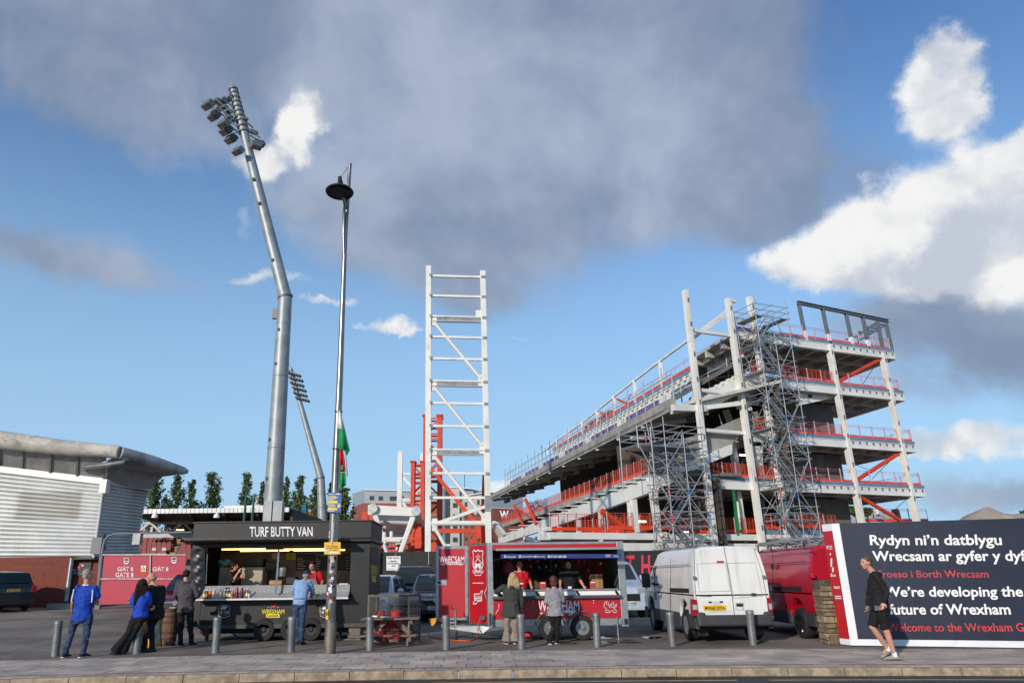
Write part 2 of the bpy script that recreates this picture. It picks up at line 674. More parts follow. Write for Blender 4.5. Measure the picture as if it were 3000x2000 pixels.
M_carpark = mk_asphalt('car_park_tarmac', (138, 125, 112), .9, (172, 159, 146), (92, 83, 75), True)
M_road = mk_asphalt('road_asphalt', (70, 70, 71), .88, (104, 102, 100), (50, 50, 51))
M_slab = mat('paving_slab', (184, 169, 155), .88, 0, .16, 1.3, bump=.25, bs=90, dirt=(112, 103, 97), dirt_amt=.6, dirt_s=.8, spots=.55)
M_slab2 = mat('paving_slab_warm', (190, 174, 158), .88, 0, .16, 1.3, bump=.25, bs=90, dirt=(112, 102, 94), dirt_amt=.6, dirt_s=.8, spots=.5)
M_slab3 = mat('paving_slab_dark', (172, 158, 146), .88, 0, .16, 1.3, bump=.25, bs=90, dirt=(100, 92, 86), dirt_amt=.6, dirt_s=.8, spots=.55)
M_sett = mat('red_band_brick', (134, 92, 86), .9, 0, .2, 4, dirt=(92, 80, 76), dirt_amt=.5, dirt_s=2)
M_kerb = mat('kerb_granite', (158, 141, 118), .9, 0, .22, 7, bump=.5, bs=70, dirt=(100, 88, 74), dirt_amt=.6, dirt_s=2.5)
M_joint = mat('joint_sand', (92, 86, 81), .95, 0, .2, 5)
M_yellow = mat('yellow_line_paint', (200, 170, 110), .8, 0, .15, 6, dirt=(96, 92, 86), dirt_amt=.6, dirt_s=5)

xs = [-420, -120, -60, -30, -20] + [i * .5 for i in range(-32, 33)] + [20, 30, 60, 120, 420]
ys_far = [18.5, 20, 22, 30, 45, 70, 110, 200, 420, 900]

def sheet(name, rows, m_):
 b = MB()
 n = len(rows[0])
 vs = [p for r in rows for p in r]
 fs = [(i * n + j, i * n + j + 1, (i + 1) * n + j + 1, (i + 1) * n + j) for i in range(len(rows) - 1) for j in range(n - 1)]
 b._add(vs, fs)
 return tag(b.build(name, m_), kind='structure')

rows = [[(x, back_y(x), -.004) for x in xs]]
for y in ys_far:
 rows.append([(x, y if abs(x) < 25 else max(y, back_y(x) + .3 * (ys_far.index(y) + 1)), gz(min(y, 60))) for x in xs])
car_park = sheet('car_park_ground', rows, M_carpark)
pavement = sheet('pavement', [[(x, kerb_y(x) + .12, -.035) for x in xs], [(x, back_y(x) + .02, -.035) for x in xs]], M_joint)
road = sheet('road', [[(x, -420 if abs(x) > 30 else -60, -.13) for x in xs], [(x, 5, -.13) for x in xs], [(x, kerb_y(x) + .05, -.13) for x in xs]], M_road)

# paving: rows parallel to the kerb, each slab its own piece
_slabs = [MB().box((0, 0, -.02), (1, 1, .04)).mesh('paving_slab', m_) for m_ in (M_slab, M_slab2, M_slab3)]
_bricks = [MB().box((0, 0, -.02), (1, 1, .04)).mesh('edge_brick', m_) for m_ in (M_slab, M_slab3)]
_setts = MB().box((0, 0, -.02), (1, 1, .04)).mesh('red_brick', M_sett)

def lay(name, me, x, y, wx, wy, ang, z):
 o = bpy.data.objects.new(name, me)
 COL.objects.link(o)
 o.parent = pavement
 o.location = (x, y, z)
 o.scale = (wx, wy, 1)
 o.rotation_euler = (rng.normal(0, .0022), rng.normal(0, .003), ang)
 return o

KW = .14           # kerb top width
X0, X1 = -11.2, 12.4

def along(t, x):
 """t: 0 at the kerb, 1 at the back edge"""
 a, b = kerb_y(x) + KW, back_y(x)
 return a + (b - a) * t

def row(t0, t1, wx, name, mes, shift=0.0, gap=.012, x0=X0, x1=X1):
 x = x0 + shift
 while x < x1:
  xm = x + wx / 2
  ya, yb = along(t0, xm), along(t1, xm)
  ang = math.atan((along(t0, xm + .2) - along(t0, xm - .2)) / .4)
  lay(name, mes[int(rng.integers(len(mes)))], xm, (ya + yb) / 2, wx - gap, yb - ya - gap, ang, float(rng.normal(0, .0015)))
  x += wx

row(0, .065, .21, 'edge_brick', _bricks)
row(.065, .105, .42, 'red_brick', [_setts], .1)
tt = np.linspace(.105, .93, 6)
for i in range(5):
 row(tt[i], tt[i + 1], .44, 'paving_slab', _slabs, -.22 * (i % 2) + rng.uniform(-.03, .03))
row(.93, 1.0, .21, 'edge_brick', _bricks[1:], .07)

# kerb stones
kerb = thing('kerb', (0, 11, -.13), None, None)
tag(kerb, kind='structure')
_kb = MB()
prof = [(-.0, -.02), (0, .0), (0.0, .098), (.012, .12), (.03, .128), (KW - .006, .130), (KW - .006, -.02)]
_kb.prism([(-.5, a, b) for a, b in prof], (1, 0, 0))
_kme = _kb.mesh('kerb_stone', M_kerb)
x = -11.2
while x < 13:
 L = .905
 xm = x + L / 2
 ang = math.atan((kerb_y(xm + .3) - kerb_y(xm - .3)) / .6)
 o = bpy.data.objects.new('kerb_stone', _kme)
 COL.objects.link(o)
 o.parent = kerb
 o.location = (xm, kerb_y(xm) - 11, rng.normal(0, .003))
 o.scale = (L * math.sqrt(1 + math.tan(ang) ** 2) - .012, 1, 1)
 o.rotation_euler = (0, rng.normal(0, .002), ang)
 x += L

# painted lines on the road, gutter
ln = MB()
for a, b in ((-14, -1.2), (-.75, 4.1), (4.6, 14)):
 n = 24
 pts = [a + (b - a) * i / n for i in range(n + 1)]
 for i in range(n):
  x0, x1 = pts[i], pts[i + 1]
  ln.poly([(x0, kerb_y(x0) - .52, -.1255), (x1, kerb_y(x1) - .52, -.1255), (x1, kerb_y(x1) - .44, -.1255), (x0, kerb_y(x0) - .44, -.1255)])
tag(ln.build('yellow_road_line', M_yellow), kind='structure')
gm = mat('wet_gutter', (58, 52, 46), .35, 0, .3, 3)
gt = MB()
for i in range(60):
 x0, x1 = -10 + i * .34, -10 + (i + 1) * .34
 wv = .10 + .05 * math.sin(i * .7) + .04 * math.sin(i * 1.9)
 wv1 = .10 + .05 * math.sin((i + 1) * .7) + .04 * math.sin((i + 1) * 1.9)
 gt.poly([(x0, kerb_y(x0) - wv, -.1262), (x1, kerb_y(x1) - wv1, -.1262), (x1, kerb_y(x1) + .01, -.1262), (x0, kerb_y(x0) + .01, -.1262)])
tag(gt.build('gutter', gm), kind='structure')
dg_ = thing('drain_grate', (3.0, kerb_y(3.0) - .2, -.124), 'small iron drain grate in the gutter below the kerb', 'drain')
fr = MB()
for i in range(9):
 fr.box((-.2 + i * .05, 0, 0), (.016, .26, .01))
fr.box((0, .13, 0), (.46, .02, .012)).box((0, -.13, 0), (.46, .02, .012))
fr.build('grating', mat('cast_iron', (60, 56, 52), .7, .4), dg_, local=True)

# bay paint and puddles on the car park
bp = mat('worn_bay_paint', (150, 148, 142), .85, 0, .2, 5, dirt=(84, 80, 76), dirt_amt=.9, dirt_s=2.5)
for i, (a, b) in enumerate([((60, 1398), (125, 1411)), ((0, 1440), (140, 1436)), ((250, 1402), (330, 1398)), ((1000, 1442), (1090, 1440)), ((1455, 1424), (1480, 1412))]):
 p, q = ground('f', *a), ground('f', *b)
 d = (q - p).normalized()
 s = V((-d.y, d.x, 0)) * .05
 tag(MB().poly([p - s + V((0, 0, .004)), q - s + V((0, 0, .004)), q + s + V((0, 0, .004)), p + s + V((0, 0, .004))]).build('bay_line', bp), kind='structure')
M_puddle = mat('puddle_water', (34, 31, 29), .03, 0, .1, 1, spec=.6)

def puddle(k, cx_, cy_, rx, ry, seed):
 r_ = random.Random(seed)
 P = []
 n = 26
 ph = [r_.uniform(0, 6) for _ in range(4)]
 for i in range(n):
  a = 2 * math.pi * i / n
  s = 1 + .25 * math.sin(2 * a + ph[0]) + .18 * math.sin(3 * a + ph[1]) + .1 * math.sin(5 * a + ph[2])
  g = ground(k, cx_ + rx * s * math.cos(a), cy_ + ry * s * math.sin(a), 0)
  P.append((g.x, g.y, .0035))
 return tag(MB().poly(P).build('puddle', M_puddle), kind='structure')

puddle('V', 850, 1192, 170, 9, 1)
puddle('V', 640, 1150, 110, 10, 2)
puddle('V', 1130, 1150, 70, 14, 3)
puddle('M', 1850, 1360, 120, 10, 4)
puddle('f', 215, 1447, 45, 3, 5)
# ================================================================== left: clad stand, gate, low stand, trees
M_clad = mat('pale_cladding', (206, 208, 206), .45, .1, .06, .8, dirt=(140, 132, 118), dirt_amt=.45, dirt_s=.35, streak=True)
# pale cladding keeps the ghost of a removed sign
_kc = Nodes(M_clad.node_tree)
_pc = M_clad.node_tree.nodes['Principled BSDF']
_old = _pc.inputs['Base Color'].links[0].from_socket
_sx = _kc.new('ShaderNodeSeparateXYZ')
_kc.put(_sx.inputs[0], _kc.new('ShaderNodeNewGeometry').outputs['Position'])
_g0, _g1 = at('L', 85, 632, 38.0), at('L', 478, 468, 38.0)
_in = _kc.m('MULTIPLY', _kc.m('MULTIPLY', _kc.ramp(_sx.outputs[0], _g0.x - .2, _g0.x + .2), _kc.m('SUBTRACT', 1.0, _kc.ramp(_sx.outputs[0], _g1.x - .1, _g1.x + .1))),
   _kc.m('MULTIPLY', _kc.ramp(_sx.outputs[2], _g0.z - .1, _g0.z + .1), _kc.m('SUBTRACT', 1.0, _kc.ramp(_sx.outputs[2], _g1.z - .1, _g1.z + .1))))
_kc.put(_pc.inputs['Base Color'], _kc.mix(_kc.m('MULTIPLY', _in, .5), _old, C(140, 132, 122)))
M_brick = bpy.data.materials.new('red_brickwork')
M_brick.use_nodes = True
_k2 = Nodes(M_brick.node_tree)
_p2 = M_brick.node_tree.nodes['Principled BSDF']
_br = _k2.new('ShaderNodeTexBrick')
_mp = _k2.new('ShaderNodeMapping')
_k2.put(_mp.inputs[0], _k2.new('ShaderNodeNewGeometry').outputs['Position'])
_mp.inputs['Rotation'].default_value = (rad(90), 0, 0)
_k2.put(_br.inputs['Vector'], _mp.outputs[0])
_br.inputs['Color1'].default_value = C(128, 58, 42)
_br.inputs['Color2'].default_value = C(104, 46, 36)
_br.inputs['Mortar'].default_value = C(120, 98, 86)
_br.inputs['Scale'].default_value = 4.4
_br.inputs['Mortar Size'].default_value = .012
_k2.put(_p2.inputs['Base Color'], _br.outputs[0])
_p2.inputs['Roughness'].default_value = .9
M_fascia = mat('weathered_fascia', (158, 156, 156), .5, .2, .2, .6, dirt=(96, 92, 90), dirt_amt=.8, dirt_s=.6, streak=True)
M_tube = mat('mossy_roof_edge', (176, 172, 162), .7, 0, .2, 1.0, dirt=(88, 82, 70), dirt_amt=.85, dirt_s=1.6)

YB = 38.0
pb = frontal(YB)
base = at('L', 400, 1108, YB)
sb = thing('clad_stand', (base.x, YB, gz(YB)), 'pale ribbed metal clad stand with grey roof edge and brick base', 'stadium building')
# brick base
A = at('L', -420, 843, YB)
B = at('L', 537, 843, YB)
bz = gz(YB) - .1
MB().bx(A.x, at('L', 405, 850, YB).x, YB, YB + 3, bz, B.z + .02).build('brick_base', M_brick, sb)
rp = at('L', 560, 850, YB)
MB().bx(at('L', 405, 850, YB).x + .02, rp.x, YB + .5, YB + 3, bz, B.z).build('doorway_wall', M_brick, sb)
MB().bx(at('L', 412, 850, YB).x, rp.x, YB + .05, YB + .5, at('f', 0, 1286, YB).z, B.z - .02).build('door_lintel', mat('weathered_timber', (96, 90, 80), .9, 0, .2, 3), sb)
nb_ = MB().bx(at('L', 412, 900, YB).x, at('L', 490, 950, YB).x, YB + .42, YB + .48, at('L', 0, 955, YB).z, at('L', 0, 878, YB).z).build('notice_board', M_black, sb)
for i in range(14):
 px, py = 418 + (i * 37) % 66, 890 + (i * 23) % 56
 c = at('L', px, py, YB + .40)
 MB().box(c, (.12 + .05 * (i % 3), .012, .08 + .03 * (i % 2))).build('poster', mat(['poster_green', 'poster_red', 'poster_white'][i % 3], [(60, 120, 100), (170, 40, 60), (170, 170, 170)][i % 3], .6), nb_)
MB().bx(at('L', 492, 0, YB).x, at('L', 530, 0, YB).x, YB + .42, YB + .48, at('L', 0, 960, YB).z, at('L', 0, 878, YB).z).build('notice_panel', mat('notice_red', (150, 36, 52), .6), sb)
# ribs on the front: each a rounded sheet
XL = at('L', -420, 600, YB).x
nrib = 20
for i in range(nrib):
 f0, f1 = i / nrib, (i + 1) / nrib
 def xz(f):
  p = at('L', 536 + (596 - 536) * f, 843 - (843 - 412) * f, YB)
  q = at('L', 0, 843 - (843 - 342) * f, YB)
  return p, q
 p0, q0 = xz(f0)
 p1, q1 = xz(f1)
 h = (p1.z - p0.z)
 hl = (q1.z - q0.z)
 rr = []
 for px_, z0, hh in ((p0.x + (p1.x - p0.x) * .5, p0.z, h), (q0.x, q0.z, hl), (q0.x + (q0.x - p0.x), q0.z * 2 - p0.z, 2 * hl - h)):
  ring = []
  for a, o_ in ((0.0, .03), (.12, -.02), (.3, -.07), (.5, -.085), (.7, -.07), (.86, -.02), (1.0, .03)):
   ring.append((px_, YB + o_, z0 + hh * a))
  ring += [(px_, YB + .2, z0 + hh), (px_, YB + .2, z0)]
  rr.append(ring)
 MB().rings(rr).build('cladding_rib', M_clad, sb, smooth=True)
# ribs on the end wall, sweeping outwards to the top
nr2 = 22
ends = [(800, 838), (796, 760), (800, 690), (812, 610), (830, 530), (862, 452)]

def end_edge(f):
 s = f * (len(ends) - 1)
 i = min(int(s), len(ends) - 2)
 t = s - i
 return (ends[i][0] + (ends[i + 1][0] - ends[i][0]) * t, ends[i][1] + (ends[i + 1][1] - ends[i][1]) * t)

M_clad_end = M_clad
for i in range(nr2):
 f0, f1 = i / nr2, (i + 1) / nr2
 rr = []
 for side in (0, 1):
  ring = []
  for a, o_ in ((0, .0), (.15, .05), (.35, .1), (.5, .11), (.65, .1), (.85, .05), (1, 0)):
   f = f0 + (f1 - f0) * a
   if side == 0:
    p = at('L', 536 + (604 - 536) * f, 845 - (845 - 412) * f, YB + .02)
   else:
    ex, ey = end_edge(f)
    p = at('L', ex, ey, YB + 3.6)
   ring.append((p.x + o_ * .9, p.y - o_ * .35, p.z))
  p = V(ring[0]); q = V(ring[-1])
  ring += [(q.x - .2, q.y + .1, q.z), (p.x - .2, p.y + .1, p.z)]
  rr.append(ring)
 MB().rings(rr).build('end_cladding_rib', M_clad_end, sb, smooth=True)
# corner flashing, top trim, fascia panels, roof edge
MB().tube([at('L', 537, 848, YB - .06), at('L', 598, 408, YB - .06)], .07, 8).build('corner_flashing', M_clad, sb)
MB().beam(at('L', -420, 292, YB - .1), at('L', 605, 412, YB - .1), .12, .32).build('top_trim', M_clad, sb)
MB().beam(at('L', 605, 412, YB - .1), at('L', 868, 455, YB + 3.5), .12, .26).build('end_trim', M_clad, sb)
fx = [(-420, 262, 180), (-150, 298, 205), (0, 322, 222), (130, 345, 242), (290, 372, 262), (445, 392, 268), (600, 408, 284)]
for i in range(len(fx) - 1):
 (xa, ya0, ya1), (xb, yb0, yb1) = fx[i], fx[i + 1]
 P = [at('L', xa + 2, ya0, YB - .02), at('L', xb - 2, yb0, YB - .02), at('L', xb - 2 + 6, yb1 - 16, YB - 1.1), at('L', xa + 2 + 6, ya1 - 16, YB - 1.1)]
 MB().prism(P, (0, .12, .05)).build('fascia_panel', M_fascia, sb)
 MB().beam(P[1] + V((0, -.03, 0)), P[2] + V((0, -.03, 0)), .12, .05, up=(0, -1, 0)).build('fascia_rib', M_dgrey_steel, sb)
ex = [(610, 412, 325), (700, 430, 312), (790, 446, 330), (868, 452, 352), (940, 378, 368)]
for i in range(len(ex) - 1):
 (xa, ya0, ya1), (xb, yb0, yb1) = ex[i], ex[i + 1]
 d0, d1 = YB + i * .9, YB + (i + 1) * .9
 MB().prism([at('L', xa, ya0, d0), at('L', xb, yb0, d1), at('L', xb + 4, yb1, d1 - .9), at('L', xa + 4, ya1, d0 - .9)], (-.1, .12, 0)).build('end_fascia_panel', M_fascia, sb)
rt = [at('L', -420, 90, YB - 1.3), at('L', 0, 172, YB - 1.3), at('L', 350, 215, YB - 1.3), at('L', 686, 244, YB - 1.3)]
MB().tube(rt, [.46, .46, .4, .32], 16).build('roof_edge_tube', M_tube, sb, smooth=True)
MB().tube([at('L', 690, 246, YB - 1.3), at('L', 860, 292, YB), at('L', 1050, 350, YB + 1.6), at('L', 1078, 355, YB + 1.8)], [.32, .32, .23, .1], 16).build('end_roof_edge', M_fascia, sb, smooth=True)
P = [at('L', -420, 190, YB - 1.2), at('L', 610, 318, YB - 1.0), at('L', 690, 262, YB - 1.2), at('L', 1050, 362, YB + 1.6), at('L', 700, 300, YB + 6), at('L', -420, 130, YB + 8)]
MB().prism([at('L', 560, 320, YB - .9), at('L', 690, 266, YB - 1.2), at('L', 1060, 366, YB + 1.7), at('L', 935, 384, YB + 2.6)], (0, 0, .08)).build('roof_soffit', M_fascia, sb)
MB().prism([at('L', -420, 135, YB - 1.0), at('L', 690, 235, YB - 1.1), at('L', 690, 215, YB + 9), at('L', -420, 120, YB + 9)], (0, 0, .1)).build('roof_deck', M_fascia, sb)
MB().tube([at('L', 485, 340, YB - .5), at('L', 490, 328, YB - .8), at('L', 600, 318, YB - 1.0), at('L', 715, 300, YB - 1.2), at('L', 727, 280, YB - 1.3)], .13, 10).build('drainpipe', M_grey_steel, sb, smooth=True)
fl = MB().box(at('L', 601, 440, YB - .5), (.35, .4, .7)).build('wall_lamp', M_white, sb)
p0, p1 = at('L', 413, 852, YB - 1.1), at('L', 378, 1100, YB - 1.6)
rod('raking_post', p1, p0, .1, M_grey_steel, sb)
MB().box((p1.x - .2, p1.y, gz(YB) + .1), (1.1, .5, .24)).build('post_footing', M_concrete, sb)
MB().box(at('L', 560, 780, YB - .3), (.5, .3, .8)).build('junction_box', M_dgrey_steel, sb)

# bent grey pipe arch over the gate
ar = thing('pipe_gantry', ground('f', 222, 1390), 'thin grey pipe arch rising beside the red gate', 'pipe arch')
MB().tube([at('L', 556, 1118, 36), at('L', 592, 790, 36), at('L', 602, 748, 36), at('L', 625, 722, 36), at('L', 660, 712, 36), at('L', 800, 708, 36), at('L', 1100, 702, 36)],
    [.09, .08, .065, .055, .05, .045, .045], 10).build('pipe', M_dgrey_steel, ar, smooth=True)
MB().box(at('L', 790, 742, 36), (.36, .3, .5)).build('speaker_box', M_grey_steel, ar)
MB().tube([at('L', 600, 712, 36.05), at('L', 602, 800, 36.05)], .05, 8).build('cable', M_black, ar)

# red gate
M_gate = mat('gate_red', (172, 27, 60), .5, 0, .06, 1.2, dirt=(110, 24, 44), dirt_amt=.3, dirt_s=1)
pg = frontal(36.0)
gb = at('L', 700, 1118, 36)
gate = thing('gate', (gb.x, 36, gz(36)), 'crimson metal gate panels lettered GATE 8 beside the clad stand', 'gate')
for nm, pts in (('gate_panel', [(592, 832), (864, 832), (862, 968), (578, 968)]), ('gate_panel', [(577, 972), (862, 972), (858, 1110), (556, 1118)]),
    ('gate_panel', [(868, 832), (1066, 834), (1066, 968), (866, 968)]), ('gate_panel', [(866, 972), (1066, 972), (1066, 1108), (862, 1110)])):
 P = [pg.hit('L', x, y, .0) for x, y in pts]
 MB().prism(P, (0, .06, 0)).build(nm, M_gate, gate)
for a, b in (((588, 831), (1068, 832)), ((866, 832), (860, 1112)), ((590, 832), (555, 1120)), ((578, 970), (1066, 970))):
 bar('gate_frame', pg.hit('L', *a, .03), pg.hit('L', *b, .03), .06, .06, M_grey_steel, gate)
bar('gate_post', pg.hit('L', 585, 830, -.1), (pg.hit('L', 560, 1118).x, 36.1, gz(36)), .22, .22, M_dgrey_steel, gate)
M_sign_white = mat('sign_white', (226, 226, 224), .5, 0, .03, 2)
ptext('lettering', 'GI\u00c2T 8', pg, 'L', 676, 925, 766, 896, M_sign_white, gate, .008, lift=.02)
ptext('lettering', 'GATE 8', pg, 'L', 665, 960, 768, 934, M_sign_white, gate, .008, lift=.02)
ptext('lettering', 'GI\u00c2T 8', pg, 'L', 878, 925, 968, 896, M_sign_white, gate, .008, lift=.02)

def crest_small(cx_, cy_, s=1.0):
 outl = [(-14, -16), (14, -16), (13, 0), (15, 8), (8, 17), (0, 20), (-8, 17), (-15, 8), (-13, 0)]
 panel('crest', pg, 'L', [(cx_ + x * s, cy_ + y * s) for x, y in outl], M_sign_white, gate, .02)
 panel('crest_field', pg, 'L', [(cx_ + x * s, cy_ + y * s) for x, y in [(-11, -14), (11, -14), (10, 0), (-10, 0)]], mat('crest_green', (30, 84, 70), .6), gate, .026)
 panel('crest_field', pg, 'L', [(cx_ + x * s, cy_ + y * s) for x, y in [(-9, 3), (9, 3), (10, 9), (0, 12), (-10, 9)]], mat('crest_red', (150, 40, 60), .6), gate, .026)

crest_small(726, 866)
crest_small(1000, 862)
panel('warning_sign', pg, 'L', rect(811, 893, 840, 929), mat('sign_yellow', (214, 186, 40), .5), gate, .02)
panel('warning_top', pg, 'L', rect(812, 894, 839, 916), M_sign_white, gate, .026)
panel('warning_triangle', pg, 'L', [(825, 895), (837, 915), (813, 915)], M_black, gate, .03)
panel('warning_triangle_field', pg, 'L', [(825, 900), (833, 913), (817, 913)], mat('sign_yellow', (214, 186, 40)), gate, .034)

# low stand across the pitch
YS = 78.0
ps = frontal(YS)
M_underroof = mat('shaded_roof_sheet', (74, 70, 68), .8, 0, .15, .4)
M_seat = mat('maroon_seat', (128, 22, 34), .5, 0, .15, 2)
M_seatw = mat('pale_seat', (196, 184, 178), .5, 0, .1, 2)
lb = at('l', 500, 1250, YS)
ls = thing('low_stand', (lb.x, YS, gz(60)), 'low seating stand with ribbed white fascia and maroon seats behind the gate', 'stand')
xa, xb = at('l', -260, 540, YS).x, at('T', 1088, 150, YS).x
zt, zb_ = at('l', 600, 503, YS).z, at('l', 600, 578, YS).z
nn = int((xb - xa) / .45)
for i in range(nn):
 x = xa + (xb - xa) * (i + .5) / nn
 bar('fascia_sheet', (x, YS, zb_), (x, YS, zt), .40, .12, M_clad, ls)
MB().bx(xa, xb, YS + .1, YS + .3, zb_ + .05, zt - .05).build('fascia_board', mat('fascia_gap', (150, 150, 148), .6), ls)
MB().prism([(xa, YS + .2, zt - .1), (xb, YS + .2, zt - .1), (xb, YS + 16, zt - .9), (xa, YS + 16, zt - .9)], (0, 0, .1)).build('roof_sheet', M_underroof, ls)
MB().bx(at('l', 1320, 0, YS).x, at('l', 2050, 0, YS).x, YS + 5, YS + 12, zt, at('l', 0, 470, YS + 5).z).build('roof_vent', M_clad, ls)
zu, zl = at('l', 500, 735, YS + 8).z, at('l', 500, 940, YS + 8).z
bar('truss_chord', (xa, YS + 8, zu), (xb, YS + 8, zu), .3, .3, M_grey_steel, ls)
bar('truss_chord', (xa, YS + 8, zl), (xb, YS + 8, zl), .45, .5, M_grey_steel, ls)
for a, b in (((330, 735), (140, 880)), ((350, 735), (515, 885)), ((595, 735), (580, 885)), ((860, 735), (650, 885)), ((880, 735), (1010, 850)), ((1140, 735), (1010, 885))):
 bar('truss_web', at('l', *a, YS + 8), at('l', *b, YS + 8), .22, .22, M_grey_steel, ls)
for x in (430, 990, 1540, 2090):
 bar('roof_beam', at('l', x, 580, YS + .3), at('l', x + 60, 720, YS + 9), .25, .35, M_underroof, ls)
for x in (360, 860):
 bar('column', (at('l', x, 900, YS + 14).x, YS + 14, gz(60)), (at('l', x, 900, YS + 14).x, YS + 14, zu), .3, .3, M_grey_steel, ls)
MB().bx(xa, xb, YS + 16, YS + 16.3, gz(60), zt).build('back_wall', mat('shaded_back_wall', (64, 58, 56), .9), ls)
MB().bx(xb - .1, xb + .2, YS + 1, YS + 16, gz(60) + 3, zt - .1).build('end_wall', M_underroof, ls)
stp = 12
ztop, zbot = at('l', 300, 985, YS + 14).z, at('l', 300, 1250, YS + 2).z - 1.2
nrow = 11
seat_me = {}
for nm, m_ in (('r', M_seat), ('w', M_seatw)):
 seat_me[nm] = MB().box((0, 0, .2), (.46, .4, .08)).box((0, .2, .5), (.46, .07, .6)).mesh('seat', m_)
for r_ in range(nrow):
 f = r_ / (nrow - 1)
 y = YS + 2 + 12 * f
 z = zbot + (ztop - zbot) * f
 MB().bx(xa, xb, y - .6, y + .62, z - .5, z).build('terrace_step', M_dconcrete, ls)
 a0 = at('l', 630 + 170 * f, 1100, y).x
 a1 = at('l', 735 + 150 * f, 1100, y).x
 MB().bx(a0, a1, y - .55, y + .5, z, z + .12).build('aisle_step', mat('aisle_paint', (196, 150, 74), .8), ls)
 xs_ = at('l', 150, 1100, y).x
 while xs_ < at('l', 1000, 1100, y).x:
  if not (a0 - .3 < xs_ < a1 + .3) and nrow - r_ > 0:
   pale = xs_ < a0 and r_ in (0, 1) or (r_ == 3 and xs_ < a0 and int(xs_ * 3) % 3 == 0)
   o = bpy.data.objects.new('seat', seat_me['w' if pale else 'r'])
   COL.objects.link(o)
   o.parent = ls
   o.location = V((xs_, y, z + .18)) - OFF[ls.name]
  xs_ += .56 if r_ < 6 else .62
lamp_em = mat('strip_light', (255, 214, 120), .5, emit=4.0, var=0)
bar('strip_light', at('l', 765, 848, YS + 9), at('l', 888, 848, YS + 9), .14, .14, lamp_em, ls)
for x in (415, 1428):
 MB().lathe([(.08, .3), (.1, .2), (.28, .05), (.34, -.25), (.1, -.3)], at('l', x, 608, YS - .2), 12).build('flood_lamp', M_white, ls, smooth=True)
for i, (x0, y0, x1, y1, lab) in enumerate([(1915, 230, 1880, 720, 'taller of two thin green poles above the low stand roof'), (2040, 320, 2008, 720, 'shorter of two thin green poles above the low stand roof')]):
 t_ = thing('green_pole', (at('l', x1, y1, 60).x, 60, gz(60)), lab, 'pole', 'green net poles')
 a = at('l', x1, y1, 60)
 MB().tube([(a.x - .02, 60, gz(60)), at('l', x0, y0, 60)], [.14, .09], 8).build('pole', mat('green_pole_paint', (34, 84, 70), .5), t_)

# poplars
M_bark = mat('poplar_bark', (84, 74, 62), .9, 0, .2, 3)
M_leaf = [mat('poplar_leaf_a', (78, 96, 50), .7, 0, .3, 3, spec=.3), mat('poplar_leaf_b', (58, 76, 42), .75, 0, .3, 3, spec=.3), mat('poplar_leaf_c', (100, 112, 60), .7, 0, .3, 3, spec=.3)]

def leaf_cloud(seed, branches, n_per, size, spread):
 """leaf-sized quads around branch lines; three tones"""
 g = np.random.default_rng(seed)
 pts = []
 for (p, q, wd) in branches:
  n = int(n_per * wd)
  t = g.random(n) ** .8
  base_ = np.array(p)[None] * (1 - t[:, None]) + np.array(q)[None] * t[:, None]
  off = g.normal(0, 1, (n, 3)) * spread * (1.1 - .6 * t[:, None])
  pts.append(base_ + off)
 c = np.concatenate(pts)
 n = len(c)
 d1 = g.normal(0, 1, (n, 3)); d1 /= np.linalg.norm(d1, axis=1)[:, None]
 d2 = g.normal(0, 1, (n, 3)); d2 -= d1 * (d1 * d2).sum(1)[:, None]; d2 /= np.linalg.norm(d2, axis=1)[:, None]
 s = size * g.uniform(.6, 1.3, n)[:, None]
 v = np.stack([c - d1 * s, c + d2 * s * .6, c + d1 * s, c - d2 * s * .6], 1).reshape(-1, 3)
 f = np.arange(n * 4).reshape(n, 4)
 me = bpy.data.meshes.new('crown')
 me.from_pydata(v.tolist(), [], f.tolist())
 for m_ in M_leaf:
  me.materials.append(m_)
 me.polygons.foreach_set('material_index', g.choice(3, n, p=[.45, .35, .2]).astype(int).tolist())
 me.update()
 return me

def poplar(px, top, Y, halfw, seed, label):
 r_ = random.Random(seed)
 t0 = at('f', px, top, Y)
 x, zt_ = t0.x, t0.z
 z0 = gz(60)
 H = zt_ - z0
 o = thing('poplar_tree', (x, Y, z0), label, 'tree', 'row of poplars beyond the low stand')
 MB().tube([(x, Y, z0), (x + .1, Y, z0 + H * .4), (x, Y, z0 + H * .75), (x + .05, Y, zt_ - .4)], [.42, .3, .16, .03], 8).build('trunk', M_bark, o)
 wpx = halfw / FPX * Y * 1.5
 br = []
 for i in range(46):
  f = .10 + .86 * i / 45
  ang = r_.uniform(0, 6.28)
  prof_ = min(1, f * 4) * max(.02, 1 - f) ** .75 * 1.5
  out = wpx * (.4 + .8 * r_.random()) * (.08 + prof_ * .92)
  p = (x, Y, z0 + H * f)
  q = (x + math.cos(ang) * out, Y + math.sin(ang) * out * .8, min(z0 + H * f + out * 1.5 + .6, zt_))
  br.append((p, q, .5 + out))
 bm_ = MB()
 for p, q, wd in br:
  bm_.tube([p, q], [.06, .015], 5)
 bm_.build('limbs', M_bark, o)
 me = leaf_cloud(seed, br, 46, .22, wpx * .15)
 link('crown', me, o)
 return o

